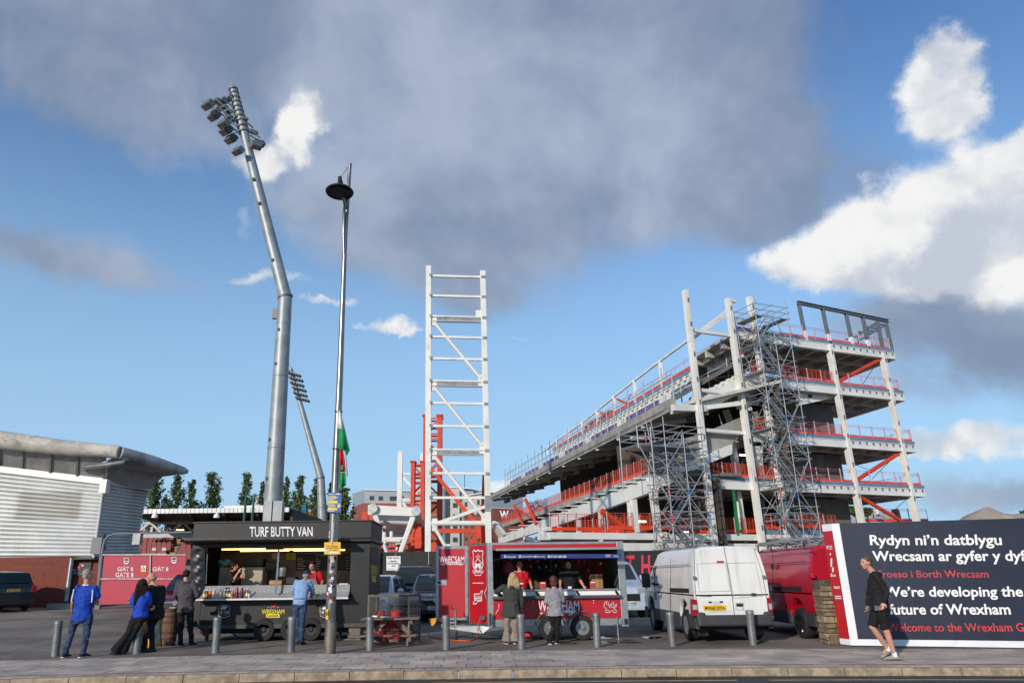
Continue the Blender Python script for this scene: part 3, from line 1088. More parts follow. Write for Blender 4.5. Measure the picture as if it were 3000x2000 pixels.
for i, (px, top, hw, lab) in enumerate([
  (358, 1092, 24, 'dark poplar partly hidden by the clad stand roof corner'), (410, 1091, 19, 'tall poplar second from the clad stand'),
  (443, 1102, 15, 'narrow poplar third from the clad stand'), (489, 1088, 23, 'broad twin-topped poplar in the middle of the row'),
  (569, 1087, 20, 'single poplar just before the floodlight mast with gaps either side'), (604, 1106, 10, 'poplar mostly hidden behind the near floodlight mast'),
  (660, 1095, 12, 'slim poplar just right of the near floodlight mast'), (691, 1094, 16, 'bushy poplar between the two floodlight masts'),
  (731, 1100, 17, 'poplar behind the far floodlight mast'), (790, 1122, 20, 'dark poplar right of the street lamp post'), (762, 1108, 9, 'poplar hidden behind the street lamp post')]):
 poplar(px, top, 125 + (i * 7) % 11 if i < 9 else 100, hw, 40 + i, lab)

# ================================================================== floodlight masts and street lamp
M_mast = mat('galvanised_mast', (146, 152, 154), .5, .35, .12, 1.2, dirt=(112, 116, 116), dirt_amt=.4, dirt_s=2, streak=True)

def mast(Y, base_, kink, top, r0, r1, r2, label, lamps, coll):
 b0 = at('f', *base_, Y)
 o = thing('floodlight_mast', (b0.x, Y, gz(min(Y, 60))), label, 'floodlight', 'floodlight masts')
 k_ = at('f', *kink, Y)
 t_ = at('f', *top, Y)
 g0 = b0 + (b0 - k_).normalized() * ((b0.z - gz(min(Y, 60))) / (k_ - b0).normalized().z)
 MB().tube([g0, b0, k_], [r0 * 1.05, r0, r1], 16).build('lower_pole', M_mast, o, smooth=True)
 MB().tube([k_, t_], [r1 * .98, r2], 16).build('upper_pole', M_mast, o, smooth=True)
 d = (t_ - k_).normalized()
 MB().tube([k_ - d * .05, k_ + d * .08], r1 * 1.12, 16).build('joint_flange', M_dgrey_steel, o)
 for f in (.3, .62):
  p = b0.lerp(k_, f)
  MB().tube([p, p + V((0, 0, .05))], r0 + (r1 - r0) * f + .008, 16).build('section_seam', M_dgrey_steel, o)
 rod('lightning_rod', t_, t_ + d * 1.0, .03, M_grey_steel, o)
 for f in coll:
  p = t_.lerp(k_, f)
  rr_ = r2 + (r1 - r2) * f
  MB().tube([p, p + d * .12], rr_ * 1.25, 16).build('collar', M_dgrey_steel, o)
 return o, k_, t_, d

YF = 48.0
fm, k_, t_, fd = mast(YF, (625, 1195), (655, 683), (535.5, 205), .61, .49, .30, 'tall galvanised near floodlight mast with bent top and lamp cluster', None,
       (.006, .028, .052, .076, .1, .124, .148, .172, .2, .226))
for (x, y) in ((22, 1100), (60, 1040), (104, 1500), (86, 1660)):
 pass
for (k, x, y) in (('F', 523, 1500), ('F', 487, 1100), ('F', 411, 775), ('F', 378, 637), ('P', 153, 170), ('P', 106, 750), ('P', 83, 1048)):
 MB().box(at(k, x, y, YF - .45), (.16, .16, .2)).build('step_bracket', M_black, fm)
MB().box(at('F', 511, 1411, YF), (.55, .3, .7)).build('control_box', M_dgrey_steel, fm)
MB().box(at('T', 895, 215, YF - .45), (.5, .5, 2.2)).box(at('T', 985, 215, YF - .3), (.6, .6, 2.2)).build('base_cabinet', M_mast, fm)
# lamp heads: housing (> glass face, > visor)
M_lampbody = mat('lamp_housing', (112, 122, 118), .45, .4, .15, 3)
M_lampface = mat('lamp_glass', (134, 122, 118), .2, 0, .1, 4, spec=.7)
lamps = [(190, 485, 1.0), (335, 415, .62), (440, 420, .85), (530, 400, .75), (325, 595, .7), (470, 540, .6), (300, 690, 1.0), (560, 620, .6), (480, 830, .95), (560, 720, .6),
   (520, 950, 1.05), (610, 1110, 1.0), (740, 1330, .9), (1060, 1230, .9), (1130, 1190, .8), (1030, 990, .6), (860, 740, .5), (640, 770, .55)]
for i, (x, y, s) in enumerate(lamps):
 yy = YF - .9 + .5 * ((i * 5) % 4)
 c = at('u', x, y, yy)
 turn = rad(-38 if x < 800 else 48)
 hb = MB().box((0, 0, 0), (1.02 * s, .55 * s, .52 * s)).build('lamp_housing', M_lampbody, fm, local=True, bevel=.05)
 hb.location = c - OFF[fm.name]
 hb.rotation_euler = (rad(-22), rad(6 if x < 800 else -8), turn)
 OFF[hb.name] = V((0, 0, 0))
 MB().box((-.12 * s, -.02, -.275 * s), (.72 * s, .46 * s, .05)).build('lamp_glass', M_lampface, hb, local=True)
 MB().box((.35 * s, .2 * s, .18 * s), (.16, .2, .2)).build('mount_bracket', M_dgrey_steel, hb, local=True)
for a, b in (((250, 410), (640, 760)), ((330, 385), (720, 700)), ((490, 400), (640, 520)), ((400, 630), (720, 880)), ((560, 880), (760, 990)), ((880, 800), (1020, 910)),
    ((910, 910), (1140, 1090)), ((950, 1040), (1090, 1130)), ((560, 340), (640, 300)), ((700, 1000), (770, 960))):
 rod('lamp_crossarm', at('u', *a, YF - .7), at('u', *b, YF - .35), .055, M_dgrey_steel, fm)

YF2 = 98.0
fm2, k2_, t2_, d2_ = mast(YF2, (741, 1195), (737, 1098), (667, 845), .66, .52, .26, 'distant floodlight mast with lamp cluster between near mast and street lamp', None, (.03, .09, .15, .21, .27))
for i in range(30):
 r_, c_ = i // 5, i % 5
 x = 669 + r_ * 3.6 - 6 + c_ * 6.2 + (r_ % 2) * 1.5
 y = 856 + r_ * 11.5 + c_ * 1.7
 hb = MB().box((0, 0, 0), (.42, .5, .26)).build('lamp_housing', M_dgrey_steel, fm2, local=True)
 hb.location = at('f', x, y, YF2 - .6) - OFF[fm2.name]
 hb.rotation_euler = (rad(-25), rad(20), rad(-30))
for r_ in range(6):
 rod('lamp_crossarm', at('f', 661 + r_ * 3.6, 855 + r_ * 11.5, YF2 - .3), at('f', 690 + r_ * 3.6, 863 + r_ * 11.5, YF2 - .3), .07, M_dgrey_steel, fm2)

# street lamp
M_lamp = mat('lamp_post_steel', (142, 138, 132), .32, .85, .12, 2, dirt=(100, 96, 90), dirt_amt=.4, dirt_s=4)
g0 = ground('f', 757, 1500)
YL = g0.y
lp = thing('street_lamp', g0, 'tall tapering steel street lamp post with dish head beside the butty van', 'street lamp')
pts = [(757, 1500), (762, 1330), (768, 1170), (775, 1000), (781, 860), (787, 700), (793, 540), (798, 470), (804, 376)]
P = [at('f', x, y, YL) for x, y in pts]
P[0] = g0
MB().tube(P[:4] + P[4:], [.112, .105, .095, .085, .072, .062, .055, .05, .046], 18).build('post', M_lamp, lp, smooth=True)
MB().tube([g0, g0 + V((.003, 0, .6))], [.124, .12], 18).build('root_sleeve', mat('weathered_post_base', (120, 112, 102), .6, .5, .2, 5), lp, smooth=True)
MB().tube([at('f', 790, 585, YL - .03), at('f', 789, 530, YL - .06), at('f', 790, 490, YL - .1), at('f', 792, 470, YL - .2), at('f', 788, 452, YL - .4)], [.03, .034, .036, .036, .032], 10).build('bracket_arm', M_lamp, lp, smooth=True)
hc = at('f', 780, 441, YL - .5)
ax = (V((0, -.10, -1))).normalized()
head = thing('x', (0, 0, 0), None, None)
bpy.data.objects.remove(head)

def disc_loft(prof, c, axis, n=28):
 axis = axis.normalized()
 x = axis.orthogonal().normalized()
 y = axis.cross(x)
 return MB().rings([[c + axis * h + (x * math.cos(2 * math.pi * j / n) + y * math.sin(2 * math.pi * j / n)) * r for j in range(n)] for r, h in prof])

hd = disc_loft([(.06, -.2), (.1, -.14), (.2, -.1), (.325, -.03), (.345, .0), (.335, .015), (.3, .01), (.27, -.01)], hc, ax).build('lamp_head', mat('lamp_head_grey', (70, 68, 70), .4, .5, .1, 3), lp, smooth=True)
disc_loft([(.235, .005), (.22, .022), (.1, .03)], hc, ax).build('lamp_lens', mat('lamp_lens_glass', (46, 46, 50), .25, 0, .2, 9), lp, smooth=True)
rod('photocell', at('f', 779, 425, YL - .35), at('f', 781, 407, YL - .3), .05, M_black, lp)
rod('stay_wire', at('f', 782, 408, YL - .3), at('f', 803, 380, YL), .006, M_black, lp)
rod('stay_arm', at('f', 783, 412, YL - .32), at('f', 798, 470, YL), .03, mat('lamp_head_grey', (70, 68, 70)), lp)
# signs and stickers on the post
M_sblue = mat('sign_blue', (26, 92, 160), .45, 0, .04, 3)
M_syel = mat('sign_amber', (232, 178, 20), .45, 0, .05, 5)
pl = frontal(YL - .16)
pl2 = frontal(YL - .125)
bs = tag(panel('blue_sign', pl, 'P', [(551, 1153), (655, 1158), (650, 1309), (546, 1304)], M_sblue, None, 0, .01), 'blue rectangular notice with yellow bars strapped high on the lamp post', 'sign')
M_yband = mat('sign_yellow_bar', (232, 204, 70), .5)
for (x0, y0, x1, y1) in ((552, 1217, 624, 1238), (549, 1273, 622, 1290), (555, 1180, 610, 1186), (553, 1190, 628, 1196), (552, 1243, 604, 1247), (552, 1252, 610, 1257), (556, 1166, 600, 1170), (610, 1164, 645, 1170)):
 panel('sign_bar', pl, 'P', rect(x0, y0, x1, y1), M_yband if (y0 not in (1164, 1166)) else M_sign_white, bs, .004)
for (x0, y0, x1, y1) in ((552, 1199, 615, 1203), (552, 1208, 596, 1212), (552, 1262, 610, 1266), (550, 1295, 600, 1299)):
 panel('sign_line', pl, 'P', rect(x0, y0, x1, y1), M_sign_white, bs, .004)
hand = [(627, 1271), (618, 1255), (621, 1252), (627, 1259), (625, 1240), (629, 1239), (632, 1254), (633, 1236), (637, 1236), (637, 1254), (641, 1240), (645, 1241), (642, 1256), (646, 1250), (649, 1252), (643, 1268), (638, 1274)]
panel('hand_symbol', pl, 'P', hand, M_yband, bs, .004)
ys = tag(panel('yellow_sign', pl, 'T', [(1411, 432), (1561, 430), (1559, 541), (1410, 543)], M_syel, None, 0, .01), 'yellow parking notice reading No stopping except buses on the lamp post', 'sign')
ptext('lettering', 'No stopping', pl, 'T', 1436, 474, 1537, 460, M_black, ys, .012, lift=.008)
ptext('lettering', 'except buses', pl, 'T', 1430, 492, 1542, 478, M_black, ys, .012, lift=.008)
ptext('lettering', 'No loading', pl, 'T', 1456, 513, 1532, 500, M_black, ys, .012, lift=.008)
panel('sticker', pl, 'T', rect(1412, 488, 1438, 526), mat('sticker_grey', (190, 190, 190), .6), ys, .004)
panel('sticker', pl, 'T', rect(1464, 516, 1541, 532), mat('sticker_white', (222, 222, 218), .6), ys, .005)
panel('sign_bolt', pl, 'T', [(1486 + 7 * math.cos(a * .785), 443 + 7 * math.sin(a * .785)) for a in range(8)], mat('bolt_plum', (90, 60, 80), .5), ys, .004)
hp = tag(panel('hydrant_plate', frontal(YL - .14), 'T', rect(1424, 1046, 1449, 1140), M_syel, None, 0, .008), 'small yellow hydrant plate lettered H low on the lamp post', 'sign')
ptext('lettering', 'H', frontal(YL - .14), 'T', 1427, 1108, 1446, 1066, M_black, hp, .02, lift=.008)
r_ = random.Random(3)
stc = [(226, 226, 224), (40, 44, 60), (150, 40, 50), (180, 186, 190), (70, 90, 120), (210, 190, 120), (30, 30, 32), (120, 130, 136)]

def sticker(x, y, wpx, hpx, rgb, round_=False):
 """wrapped round the post: a curved patch"""
 c = at('T', x, y, YL)
 fx_ = np.interp(c.z, [p.z for p in P], [p.x for p in P])
 rr_ = float(np.interp(c.z, [p.z for p in P], [.112, .105, .095, .085, .072, .062, .055, .05, .046])) + .0025
 dx = (c.x - fx_)
 a0 = math.asin(max(-.95, min(.95, dx / rr_)))
 wa = (wpx * .25 / FPX * YL) / rr_ / 2
 hh = hpx * .25 / FPX * YL / 2
 m_ = mat('sticker_%d_%d_%d' % rgb, rgb, .55, 0, .1, 30)
 b = MB()
 if round_:
  ring = []
  for j in range(12):
   a = a0 + wa * math.cos(j * math.pi / 6)
   ring.append((fx_ + rr_ * math.sin(a), YL - rr_ * math.cos(a), c.z + hh * math.sin(j * math.pi / 6)))
  b.poly(ring)
 else:
  n = 5
  for j in range(n):
   a, a2 = a0 - wa + 2 * wa * j / n, a0 - wa + 2 * wa * (j + 1) / n
   b.poly([(fx_ + rr_ * math.sin(q), YL - rr_ * math.cos(q), z) for q, z in ((a, c.z - hh), (a2, c.z - hh), (a2, c.z + hh), (a, c.z + hh))])
 b.build('sticker', m_, lp)

for i in range(46):
 y = r_.uniform(560, 1000)
 xm = 1490 - (y - 560) * .03
 sticker(xm + r_.uniform(-34, 34), y, r_.uniform(14, 34), r_.uniform(12, 34), stc[r_.randrange(8)], r_.random() < .35)
sticker(1495, 715, 44, 48, (214, 214, 212), True)
sticker(1484, 838, 70, 22, (40, 44, 60))
sticker(1480, 880, 26, 28, (226, 226, 224), True)
sticker(1478, 935, 24, 26, (60, 90, 110), True)
sticker(1486, 978, 26, 28, (210, 200, 130), True)
sticker(1463, 345, 12, 26, (230, 230, 232))
sticker(1461, 380, 12, 24, (230, 230, 232))
sticker(1500, 320, 14, 130, (150, 160, 176))
sticker(1525, 330, 14, 110, (110, 118, 130))

# flag tied to the post
M_flag = [mat('flag_white', (226, 224, 222), .8), mat('flag_green', (18, 140, 78), .8), mat('flag_red', (196, 30, 44), .8)]
fo = at('P', 660, 760, YL)
flag = thing('flag', at('P', 640, 540, YL), 'limp white green and red flag tied to the lamp post', 'flag')

def cloth(name, edge_l, edge_r, m_, amp, ph):
 b = MB()
 n, m2 = len(edge_l), 9
 vs = []
 for i in range(n):
  for j in range(m2):
   t = j / (m2 - 1)
   x = edge_l[i][0] * (1 - t) + edge_r[i][0] * t
   y = edge_l[i][1] * (1 - t) + edge_r[i][1] * t
   dY = -.13 + amp * math.sin(t * 7 + i * .5 + ph)
   vs.append(at('P', x, y, YL + dY))
 b._add(vs, [(i * m2 + j, i * m2 + j + 1, (i + 1) * m2 + j + 1, (i + 1) * m2 + j) for i in range(n - 1) for j in range(m2 - 1)])
 o = b.build(name, m_, flag, smooth=True)
 s_ = o.modifiers.new('thick', 'SOLIDIFY')
 s_.thickness = .004

cloth('white_panel', [(628, 532), (627, 600), (623, 668)], [(645, 532), (660, 590), (681, 672)], M_flag[0], .03, 0)
cloth('green_panel', [(636, 668), (633, 740), (622, 822)], [(681, 670), (700, 750), (719, 835)], M_flag[1], .04, 1)
cloth('green_fold', [(672, 826), (690, 866)], [(719, 835), (694, 874)], M_flag[1], .02, 2)
cloth('red_panel', [(640, 826), (642, 900), (645, 1000)], [(668, 826), (676, 900), (684, 995)], M_flag[2], .03, 3)
cloth('white_fold', [(672, 860), (682, 950), (690, 1030)], [(690, 870), (697, 950), (703, 1028)], M_flag[0], .02, 1)
cloth('green_tail', [(644, 1003), (642, 1060), (644, 1130)], [(684, 998), (691, 1050), (690, 1100)], M_flag[1], .03, 2)
panel('dragon_mark', frontal(YL - .18), 'P', [(648, 960), (660, 940), (668, 960), (664, 985), (650, 980)], M_flag[1], flag)
for y in (534, 818):
 MB().tube([at('P', 600 if y < 600 else 584, y, YL - .1), at('P', 664 if y < 600 else 640, y + 4, YL - .11)], .012, 6).build('cable_tie', M_black, flag)
# ================================================================== stand under construction
GP0, GP1 = V((-1.4, 48.5, 0)), V((35.0, 63.0, 0))
GU = (GP1 - GP0).normalized()
GN = V((-GU.y, GU.x, 0))
AX = V((-math.sin(rad(10.5)), math.cos(rad(10.5)), 0))      # long axis of the stand, going away

def gpl(d=0.0):
 return Plane(GP0 + GN * d, GN)

_gc = {}

def gp(k, x, y, d=0.0):
 if d not in _gc:
  _gc[d] = gpl(d)
 return _gc[d].hit(k, x, y)

sbase = gp('G', 700, 1520)
ST = thing('unfinished_stand', (sbase.x, sbase.y, gz(60)), 'half-built stand of white steel columns, concrete decks and orange edge barriers', 'stadium stand')

def st(name, k, a, b, w_, h_, m_=None, d=0.0, kind='box', up=(0, 0, 1)):
 return bar(name, gp(k, *a, d), gp(k, *b, d), w_, h_, m_ or M_white_steel, ST, kind, up)

def to_ground(p, q):
 """carry the line p (upper) - q (lower) down to the ground"""
 t = (p.z - gz(60)) / (p.z - q.z)
 return p + (q - p) * t

def column(k, a, b, w_, d=0.0, foot=True):
 p, q = gp(k, *a, d), gp(k, *b, d)
 if foot:
  q = to_ground(p, q)
 o = bar('column', p, q, w_, w_, M_white_steel, ST, 'I', up=GN)
 return o, p, q

M_splice = mat('splice_plate_grey', (120, 122, 122), .5, .3)
for nm, a, b, w_ in (('A', (308, 60), (478, 1520), .42), ('B', (553, 108), (752, 1525), .42), ('C', (677, 100), (905, 1500), .42), ('D', (1132, 370), (1320, 1390), .44), ('E', (1437, 418), (1637, 1385), .44)):
 o, p, q = column('G', a, b, w_, d=-.3 if nm in 'ABC' else 0)
 # web faces boxed by pale plates so that the columns read as solid, splices and cleats in grey
 bar('column_plate', p + GN * -.23, q + GN * -.23, .3, .04, M_white_steel, ST, up=GN)
 bar('column_plate', p - GU * .2, q - GU * .2, .04, .42, M_white_steel, ST, up=GN)
 for f in (.04, .13, .24, .33, .41, .53, .66, .82):
  c = p.lerp(q, f)
  MB().box(c + GN * -.26, (.14, .05, .38), rz=math.atan2(GU.y, GU.x)).build('splice_plate', M_splice, ST)
# inner columns
for k, a, b, w_, d in (('C', (960, 0), (1010, 130), .4, 3), ('C', (1015, 270), (1085, 700), .42, 2), ('C', (1075, 780), (1150, 1380), .42, 1), ('C', (225, 820), (285, 1430), .42, 0), ('C', (15, 915), (45, 1250), .4, 0),
        ('C', (1255, 90), (1310, 350), .4, 6), ('C', (1320, 880), (1370, 1250), .36, 6),
        ('S', (1700, 940), (1775, 1530), .36, 0), ('R', (385, 900), (415, 1100), .3, 6), ('S', (1190, 1400), (1200, 1540), .3, 0),
        ('S', (1500, 1400), (1515, 1540), .3, 2)):
 bar('column', gp(k, *a, d), gp(k, *b, d), w_, w_, M_white_steel, ST, 'I', up=GN)
# girts standing out from columns
for a, b in (((355, 290), (625, 328)), ((575, 320), (712, 350)), ((395, 632), (672, 662)), ((425, 862), (660, 880)), ((680, 885), (800, 890)), ((0, 908), (95, 906)), ((555, 118), (597, 122)), ((590, 222), (608, 226)),
    ((610, 434), (640, 438)), ((630, 548), (660, 552)), ((655, 745), (685, 738))):
 st('girt', 'G', a, b, .26, .26, d=-.15)
# ---- decks: edge trim, white edge beam with slots, slab, soffit beams
M_edge = mat('deck_edge_blue_grey', (108, 126, 148), .5, 0, .08, 1)
M_soffit = mat('deck_soffit', (176, 171, 164), .8, 0, .15, .5, dirt=(130, 124, 118), dirt_amt=.5, dirt_s=.4)
levels = {
 5: [('G', 600, 296), ('G', 720, 295), ('G', 1130, 372), ('G', 1500, 408)],
 4: [('G', 650, 560), ('G', 770, 570), ('G', 1180, 600), ('G', 1553, 646)],
 3: [('G', 690, 880), ('G', 800, 888), ('G', 1235, 905), ('G', 1616, 934)],
 2: [('G', 450, 1140), ('G', 840, 1155), ('G', 1285, 1172), ('G', 1672, 1190)],
}
DEPTH = 8.0
LZ = {}
for lv, pts in levels.items():
 P = [gp(k, x, y) for k, x, y in pts]
 z = sum(p.z for p in P[1:]) / (len(P) - 1)
 LZ[lv] = z
 Pl = [V((p.x, p.y, z)) for p in P]
 for i in range(len(Pl) - 1):
  a, b = Pl[i], Pl[i + 1]
  bar('edge_trim', a + V((0, 0, .02)) - GN * .1, b + V((0, 0, .02)) - GN * .1, .12, .28, M_edge, ST)
  bar('edge_beam', a + V((0, 0, -.48)), b + V((0, 0, -.48)), .4, .68, M_white_steel, ST, 'I')
  bar('edge_beam_web', a + V((0, 0, -.48)) - GN * .12, b + V((0, 0, -.48)) - GN * .12, .05, .62, M_white_steel, ST)
  L = (b - a).length
  if i >= (2 if lv != 2 else 1):
   n = int(L / .75)
   for j in range(n):
    c = a.lerp(b, (j + .6) / n)
    MB().box(c + V((0, 0, -.30)) - GN * .16, (.16, .05, .3), rz=math.atan2(GU.y, GU.x)).build('beam_slot', M_dgrey_steel, ST)
 a, b = Pl[0], Pl[-1]
 MB().prism([a, b, b + AX * DEPTH, a + AX * DEPTH], (0, 0, -.2)).build('deck_slab', M_soffit, ST)
 nb_ = 9
 for j in range(nb_):
  p = Pl[0].lerp(Pl[-1], (j + .5) / nb_)
  bar('soffit_beam', p + V((0, 0, -.45)) + AX * .3, p + V((0, 0, -.45)) + AX * DEPTH, .25, .5, M_soffit, ST)
 for d in (2.7, 5.4, 7.8):
  bar('soffit_beam', Pl[0] + V((0, 0, -.5)) + AX * d, Pl[-1] + V((0, 0, -.5)) + AX * d, .28, .6, M_soffit, ST)
 # end cap at the free end
 bar('edge_beam', b + V((0, 0, -.48)), b + V((0, 0, -.48)) + AX * DEPTH, .3, .66, M_white_steel, ST)
# lowest deck
a, b = gp('S', 690, 1412), gp('C', 1570, 1290)
z1 = (a.z + b.z) / 2
LZ[1] = z1
a, b = V((a.x, a.y, z1)), V((gp('G', 1500, 1440).x, gp('G', 1500, 1440).y, z1))
bar('edge_beam', a, b, .4, .45, M_white_steel, ST)
bar('edge_beam', a + V((0, 0, -.75)) + GN * .3, b + V((0, 0, -.75)) + GN * .3, .4, .6, M_white_steel, ST)
MB().prism([a + GN * .3, b + GN * .3, b + AX * 12, a + AX * 12], (0, 0, -.25)).build('deck_slab', M_soffit, ST)
MB().bx(0, 0, 0, 0, 0, 0)
for k, q, c in (('C', (1345, 1262), (1560, 1262)), ('C', (1600, 1262), (2100, 1262))):
 p, q2 = gp(k, *q), gp(k, *c)
 bar('parapet', p, q2, .1, .62, M_edge, ST)
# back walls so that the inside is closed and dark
M_backwall = mat('dark_backing', (82, 74, 68), .95, 0, .2, .5, dirt=(56, 52, 50), dirt_amt=.6, dirt_s=.5)
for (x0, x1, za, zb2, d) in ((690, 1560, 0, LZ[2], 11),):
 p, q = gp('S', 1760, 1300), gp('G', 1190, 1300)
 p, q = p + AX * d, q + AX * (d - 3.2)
 MB().prism([V((p.x, p.y, za)), V((q.x, q.y, za)), V((q.x, q.y, zb2)), V((p.x, p.y, zb2))], GN * .3).build('dark_backing_wall', M_backwall, ST)
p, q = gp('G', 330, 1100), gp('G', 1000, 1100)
MB().prism([V((p.x, p.y, LZ[2])) + AX * 14, V((q.x, q.y, LZ[2])) + AX * 8, V((q.x, q.y, LZ[4])) + AX * 8, V((p.x, p.y, LZ[4] - 2)) + AX * 14], GN * .3).build('dark_backing_wall', M_backwall, ST)
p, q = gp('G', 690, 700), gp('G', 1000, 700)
MB().prism([V((p.x, p.y, LZ[4])) + AX * 9, V((q.x, q.y, LZ[4])) + AX * 8.5, V((q.x, q.y, LZ[5])) + AX * 8.5, V((p.x, p.y, LZ[5])) + AX * 9], GN * .3).build('dark_backing_wall', M_backwall, ST)
# concrete core
def coreq(z0, z1, xl, xr, y):
 p, q = gp('G', xl, y, 3.0), gp('G', xr, y, 3.0)
 MB().prism([V((p.x, p.y, z0)), V((q.x, q.y, z0)), V((q.x, q.y, z1)), V((p.x, p.y, z1))], AX * 6.5).build('concrete_core', M_dconcrete, ST)
coreq(LZ[3], LZ[4] - .9, 860, 1160, 800)
coreq(LZ[2], LZ[3] - .9, 880, 1208, 1060)
coreq(0, LZ[2] - .9, 930, 1252, 1320)
# ---- lower tier: long edge girder running away along the front, with step brackets
side = V((AX.y, -AX.x, 0))        # to the right of the axis
Q0 = gp('S', 1735, 880)

def sp_(k, x, y, off=0.0):
 return Plane(Q0 - side * off, side).hit(k, x, y)

def sbar(name, a, b, w_, h_, m_=None, off=0.0, kind='box', k='S'):
 return bar(name, sp_(k, *a, off), sp_(k, *b, off), w_, h_, m_ or M_white_steel, ST, kind)

for a, b in (((215, 1440), (640, 1297)), ((605, 1308), (1215, 1090)), ((1215, 1090), (1735, 885))):
 sbar('edge_girder', a, b, .45, 1.15)
sbar('girder_splice', (592, 1285), (640, 1390), .7, .4)
sbar('girder_splice', (1680, 850), (1730, 945), .7, .35)
MB().prism([gp('C', x, y, -.05) for x, y in ((245, 690), (560, 555), (780, 450), (1030, 350), (1030, 450), (790, 545), (560, 640), (385, 765), (250, 800))], GN * .4).build('raker', M_white_steel, ST)
for i in range(15):
 f = i / 14
 x, y = 270 + (1620 - 270) * f, 1392 + (868 - 1392) * f
 s = .8 + .5 * f
 P = [sp_('S', x - 36 * s, y - 24 * s), sp_('S', x + 46 * s, y - 24 * s), sp_('S', x + 40 * s, y - 2), sp_('S', x - 30 * s, y + 20)]
 MB().prism(P, side * .5).build('step_bracket', M_white_steel, ST)
 bar('bracket_flange', sp_('S', x - 44 * s, y - 25 * s, .05), sp_('S', x + 50 * s, y - 25 * s, .05), .8, .1, M_white_steel, ST)
for (x0_, y0_, x1_, y1_) in ((1480, 1020, 1530, 1390), (1195, 1120, 1225, 1400), (975, 1205, 995, 1400), (790, 1275, 797, 1405), (640, 1330, 660, 1450)):
 t_ = sp_('S', x0_ + 6, y0_)
 bar('column', t_, V((t_.x, t_.y, gz(60))), .42, .42, M_white_steel, ST, 'I', up=GN)
g0_, g1_ = sp_('S', 1735, 900) + side * 5, sp_('S', 330, 1420) + side * 5
MB().prism([V((g0_.x, g0_.y, 0)), V((g1_.x, g1_.y, 0)), V((g1_.x, g1_.y, 8.3)), V((g0_.x, g0_.y, 8.3))], side * .3).build('dark_backing_wall', M_backwall, ST)  # dark wall added so that the space behind the girder looks dark
for pts in ([(200, 430), (400, 352), (720, 235), (730, 482), (560, 545), (240, 690)], [(752, 232), (1120, 75), (1140, 205), (1030, 345), (776, 450)], [(1170, 45), (1290, 10), (1300, 215), (1180, 245)]):
 P = [gp('C', x, y, .35) for x, y in pts]
 MB().prism(P, GN * .25).build('vomitory_wall', M_concrete, ST)
P = [gp('C', x, y, .2) for x, y in ((1180, 370), (1340, 370), (1345, 720), (1230, 720))]
MB().prism(P, GN * .2).build('white_panel', M_white_steel, ST)
# dark opening behind, upper
# ---- upper tier
N0, N1 = gp('G', 232, 700), None
N0 = gp('G', 235, 672)
n_far = at('S', 258, 1062, 127.0)
Z_N = N0.z
NF = N0 + AX * ((n_far - N0).dot(AX))
NF.z = Z_N
MB().prism([N0, NF, NF + V((0, 0, -1.0)), N0 + V((0, 0, -1.0))], side * .25).build('tier_nib', M_concrete, ST)
MB().prism([N0 + V((0, 0, -.85)), NF + V((0, 0, -.85)), NF + side * 10 + V((0, 0, 1.6)), N0 + side * 10 + V((0, 0, 1.6))], (0, 0, .25)).build('tier_soffit', mat('bounce_lit_concrete', (196, 192, 184), .85, 0, .1, .7, dirt=(140, 134, 126), dirt_amt=.5, dirt_s=.5), ST)  # underside concrete lightened to stand in for light bounced off the ground
for i in range(13):
 f = i / 12
 p = N0.lerp(NF, f * .97) + AX * .6
 bar('soffit_rib', p + V((0, 0, -1.05)) + side * .05, p + V((0, 0, -.2)) + side * 6.0, .28, .35, M_white_steel if i < 9 else M_concrete, ST)
 bar('soffit_beam', p + V((0, 0, -.95)) + side * 3.0, p + AX * 2.9 + V((0, 0, -.95)) + side * 3.0, .5, .5, M_dconcrete, ST)
# underside between tier and terrace: far end stays open; inner wall along the length
pw = N0 + side * 7.5
pw.z = gp('S', 1690, 770).z
MB().prism([V((pw.x, pw.y, pw.z)) + AX * .5 + side * 2, V((pw.x, pw.y, pw.z)) + AX * 62 + side * 2, V((pw.x, pw.y, Z_N + 2)) + AX * 62 + side * 2, V((pw.x, pw.y, Z_N + 2)) + AX * .5 + side * 2], side * .3).build('dark_backing_wall', M_backwall, ST)
# top slab edge along the length
U0 = gp('G', 712, 292)
U0.z = LZ[5]
LU = 62.0
UF = U0 + AX * LU
e1 = gp('G', 560, 372)
U0a = gp('G', 700, 296)
bar('edge_trim', U0 - side * .05, UF - side * .05, .14, .4, M_edge, ST)
bar('edge_beam', U0 + V((0, 0, -.75)), UF + V((0, 0, -.75)), .35, .9, M_white_steel, ST, 'I')
for i in range(44):
 p = U0 + AX * (LU * (i + .5) / 44)
 MB().box(p + V((0, 0, -.5)) - side * .2, (.12, .5, .45), rz=rad(10.5)).build('beam_stub', M_white_steel, ST)
M_purple = mat('purple_formwork', (112, 94, 140), .6, 0, .15, 1)
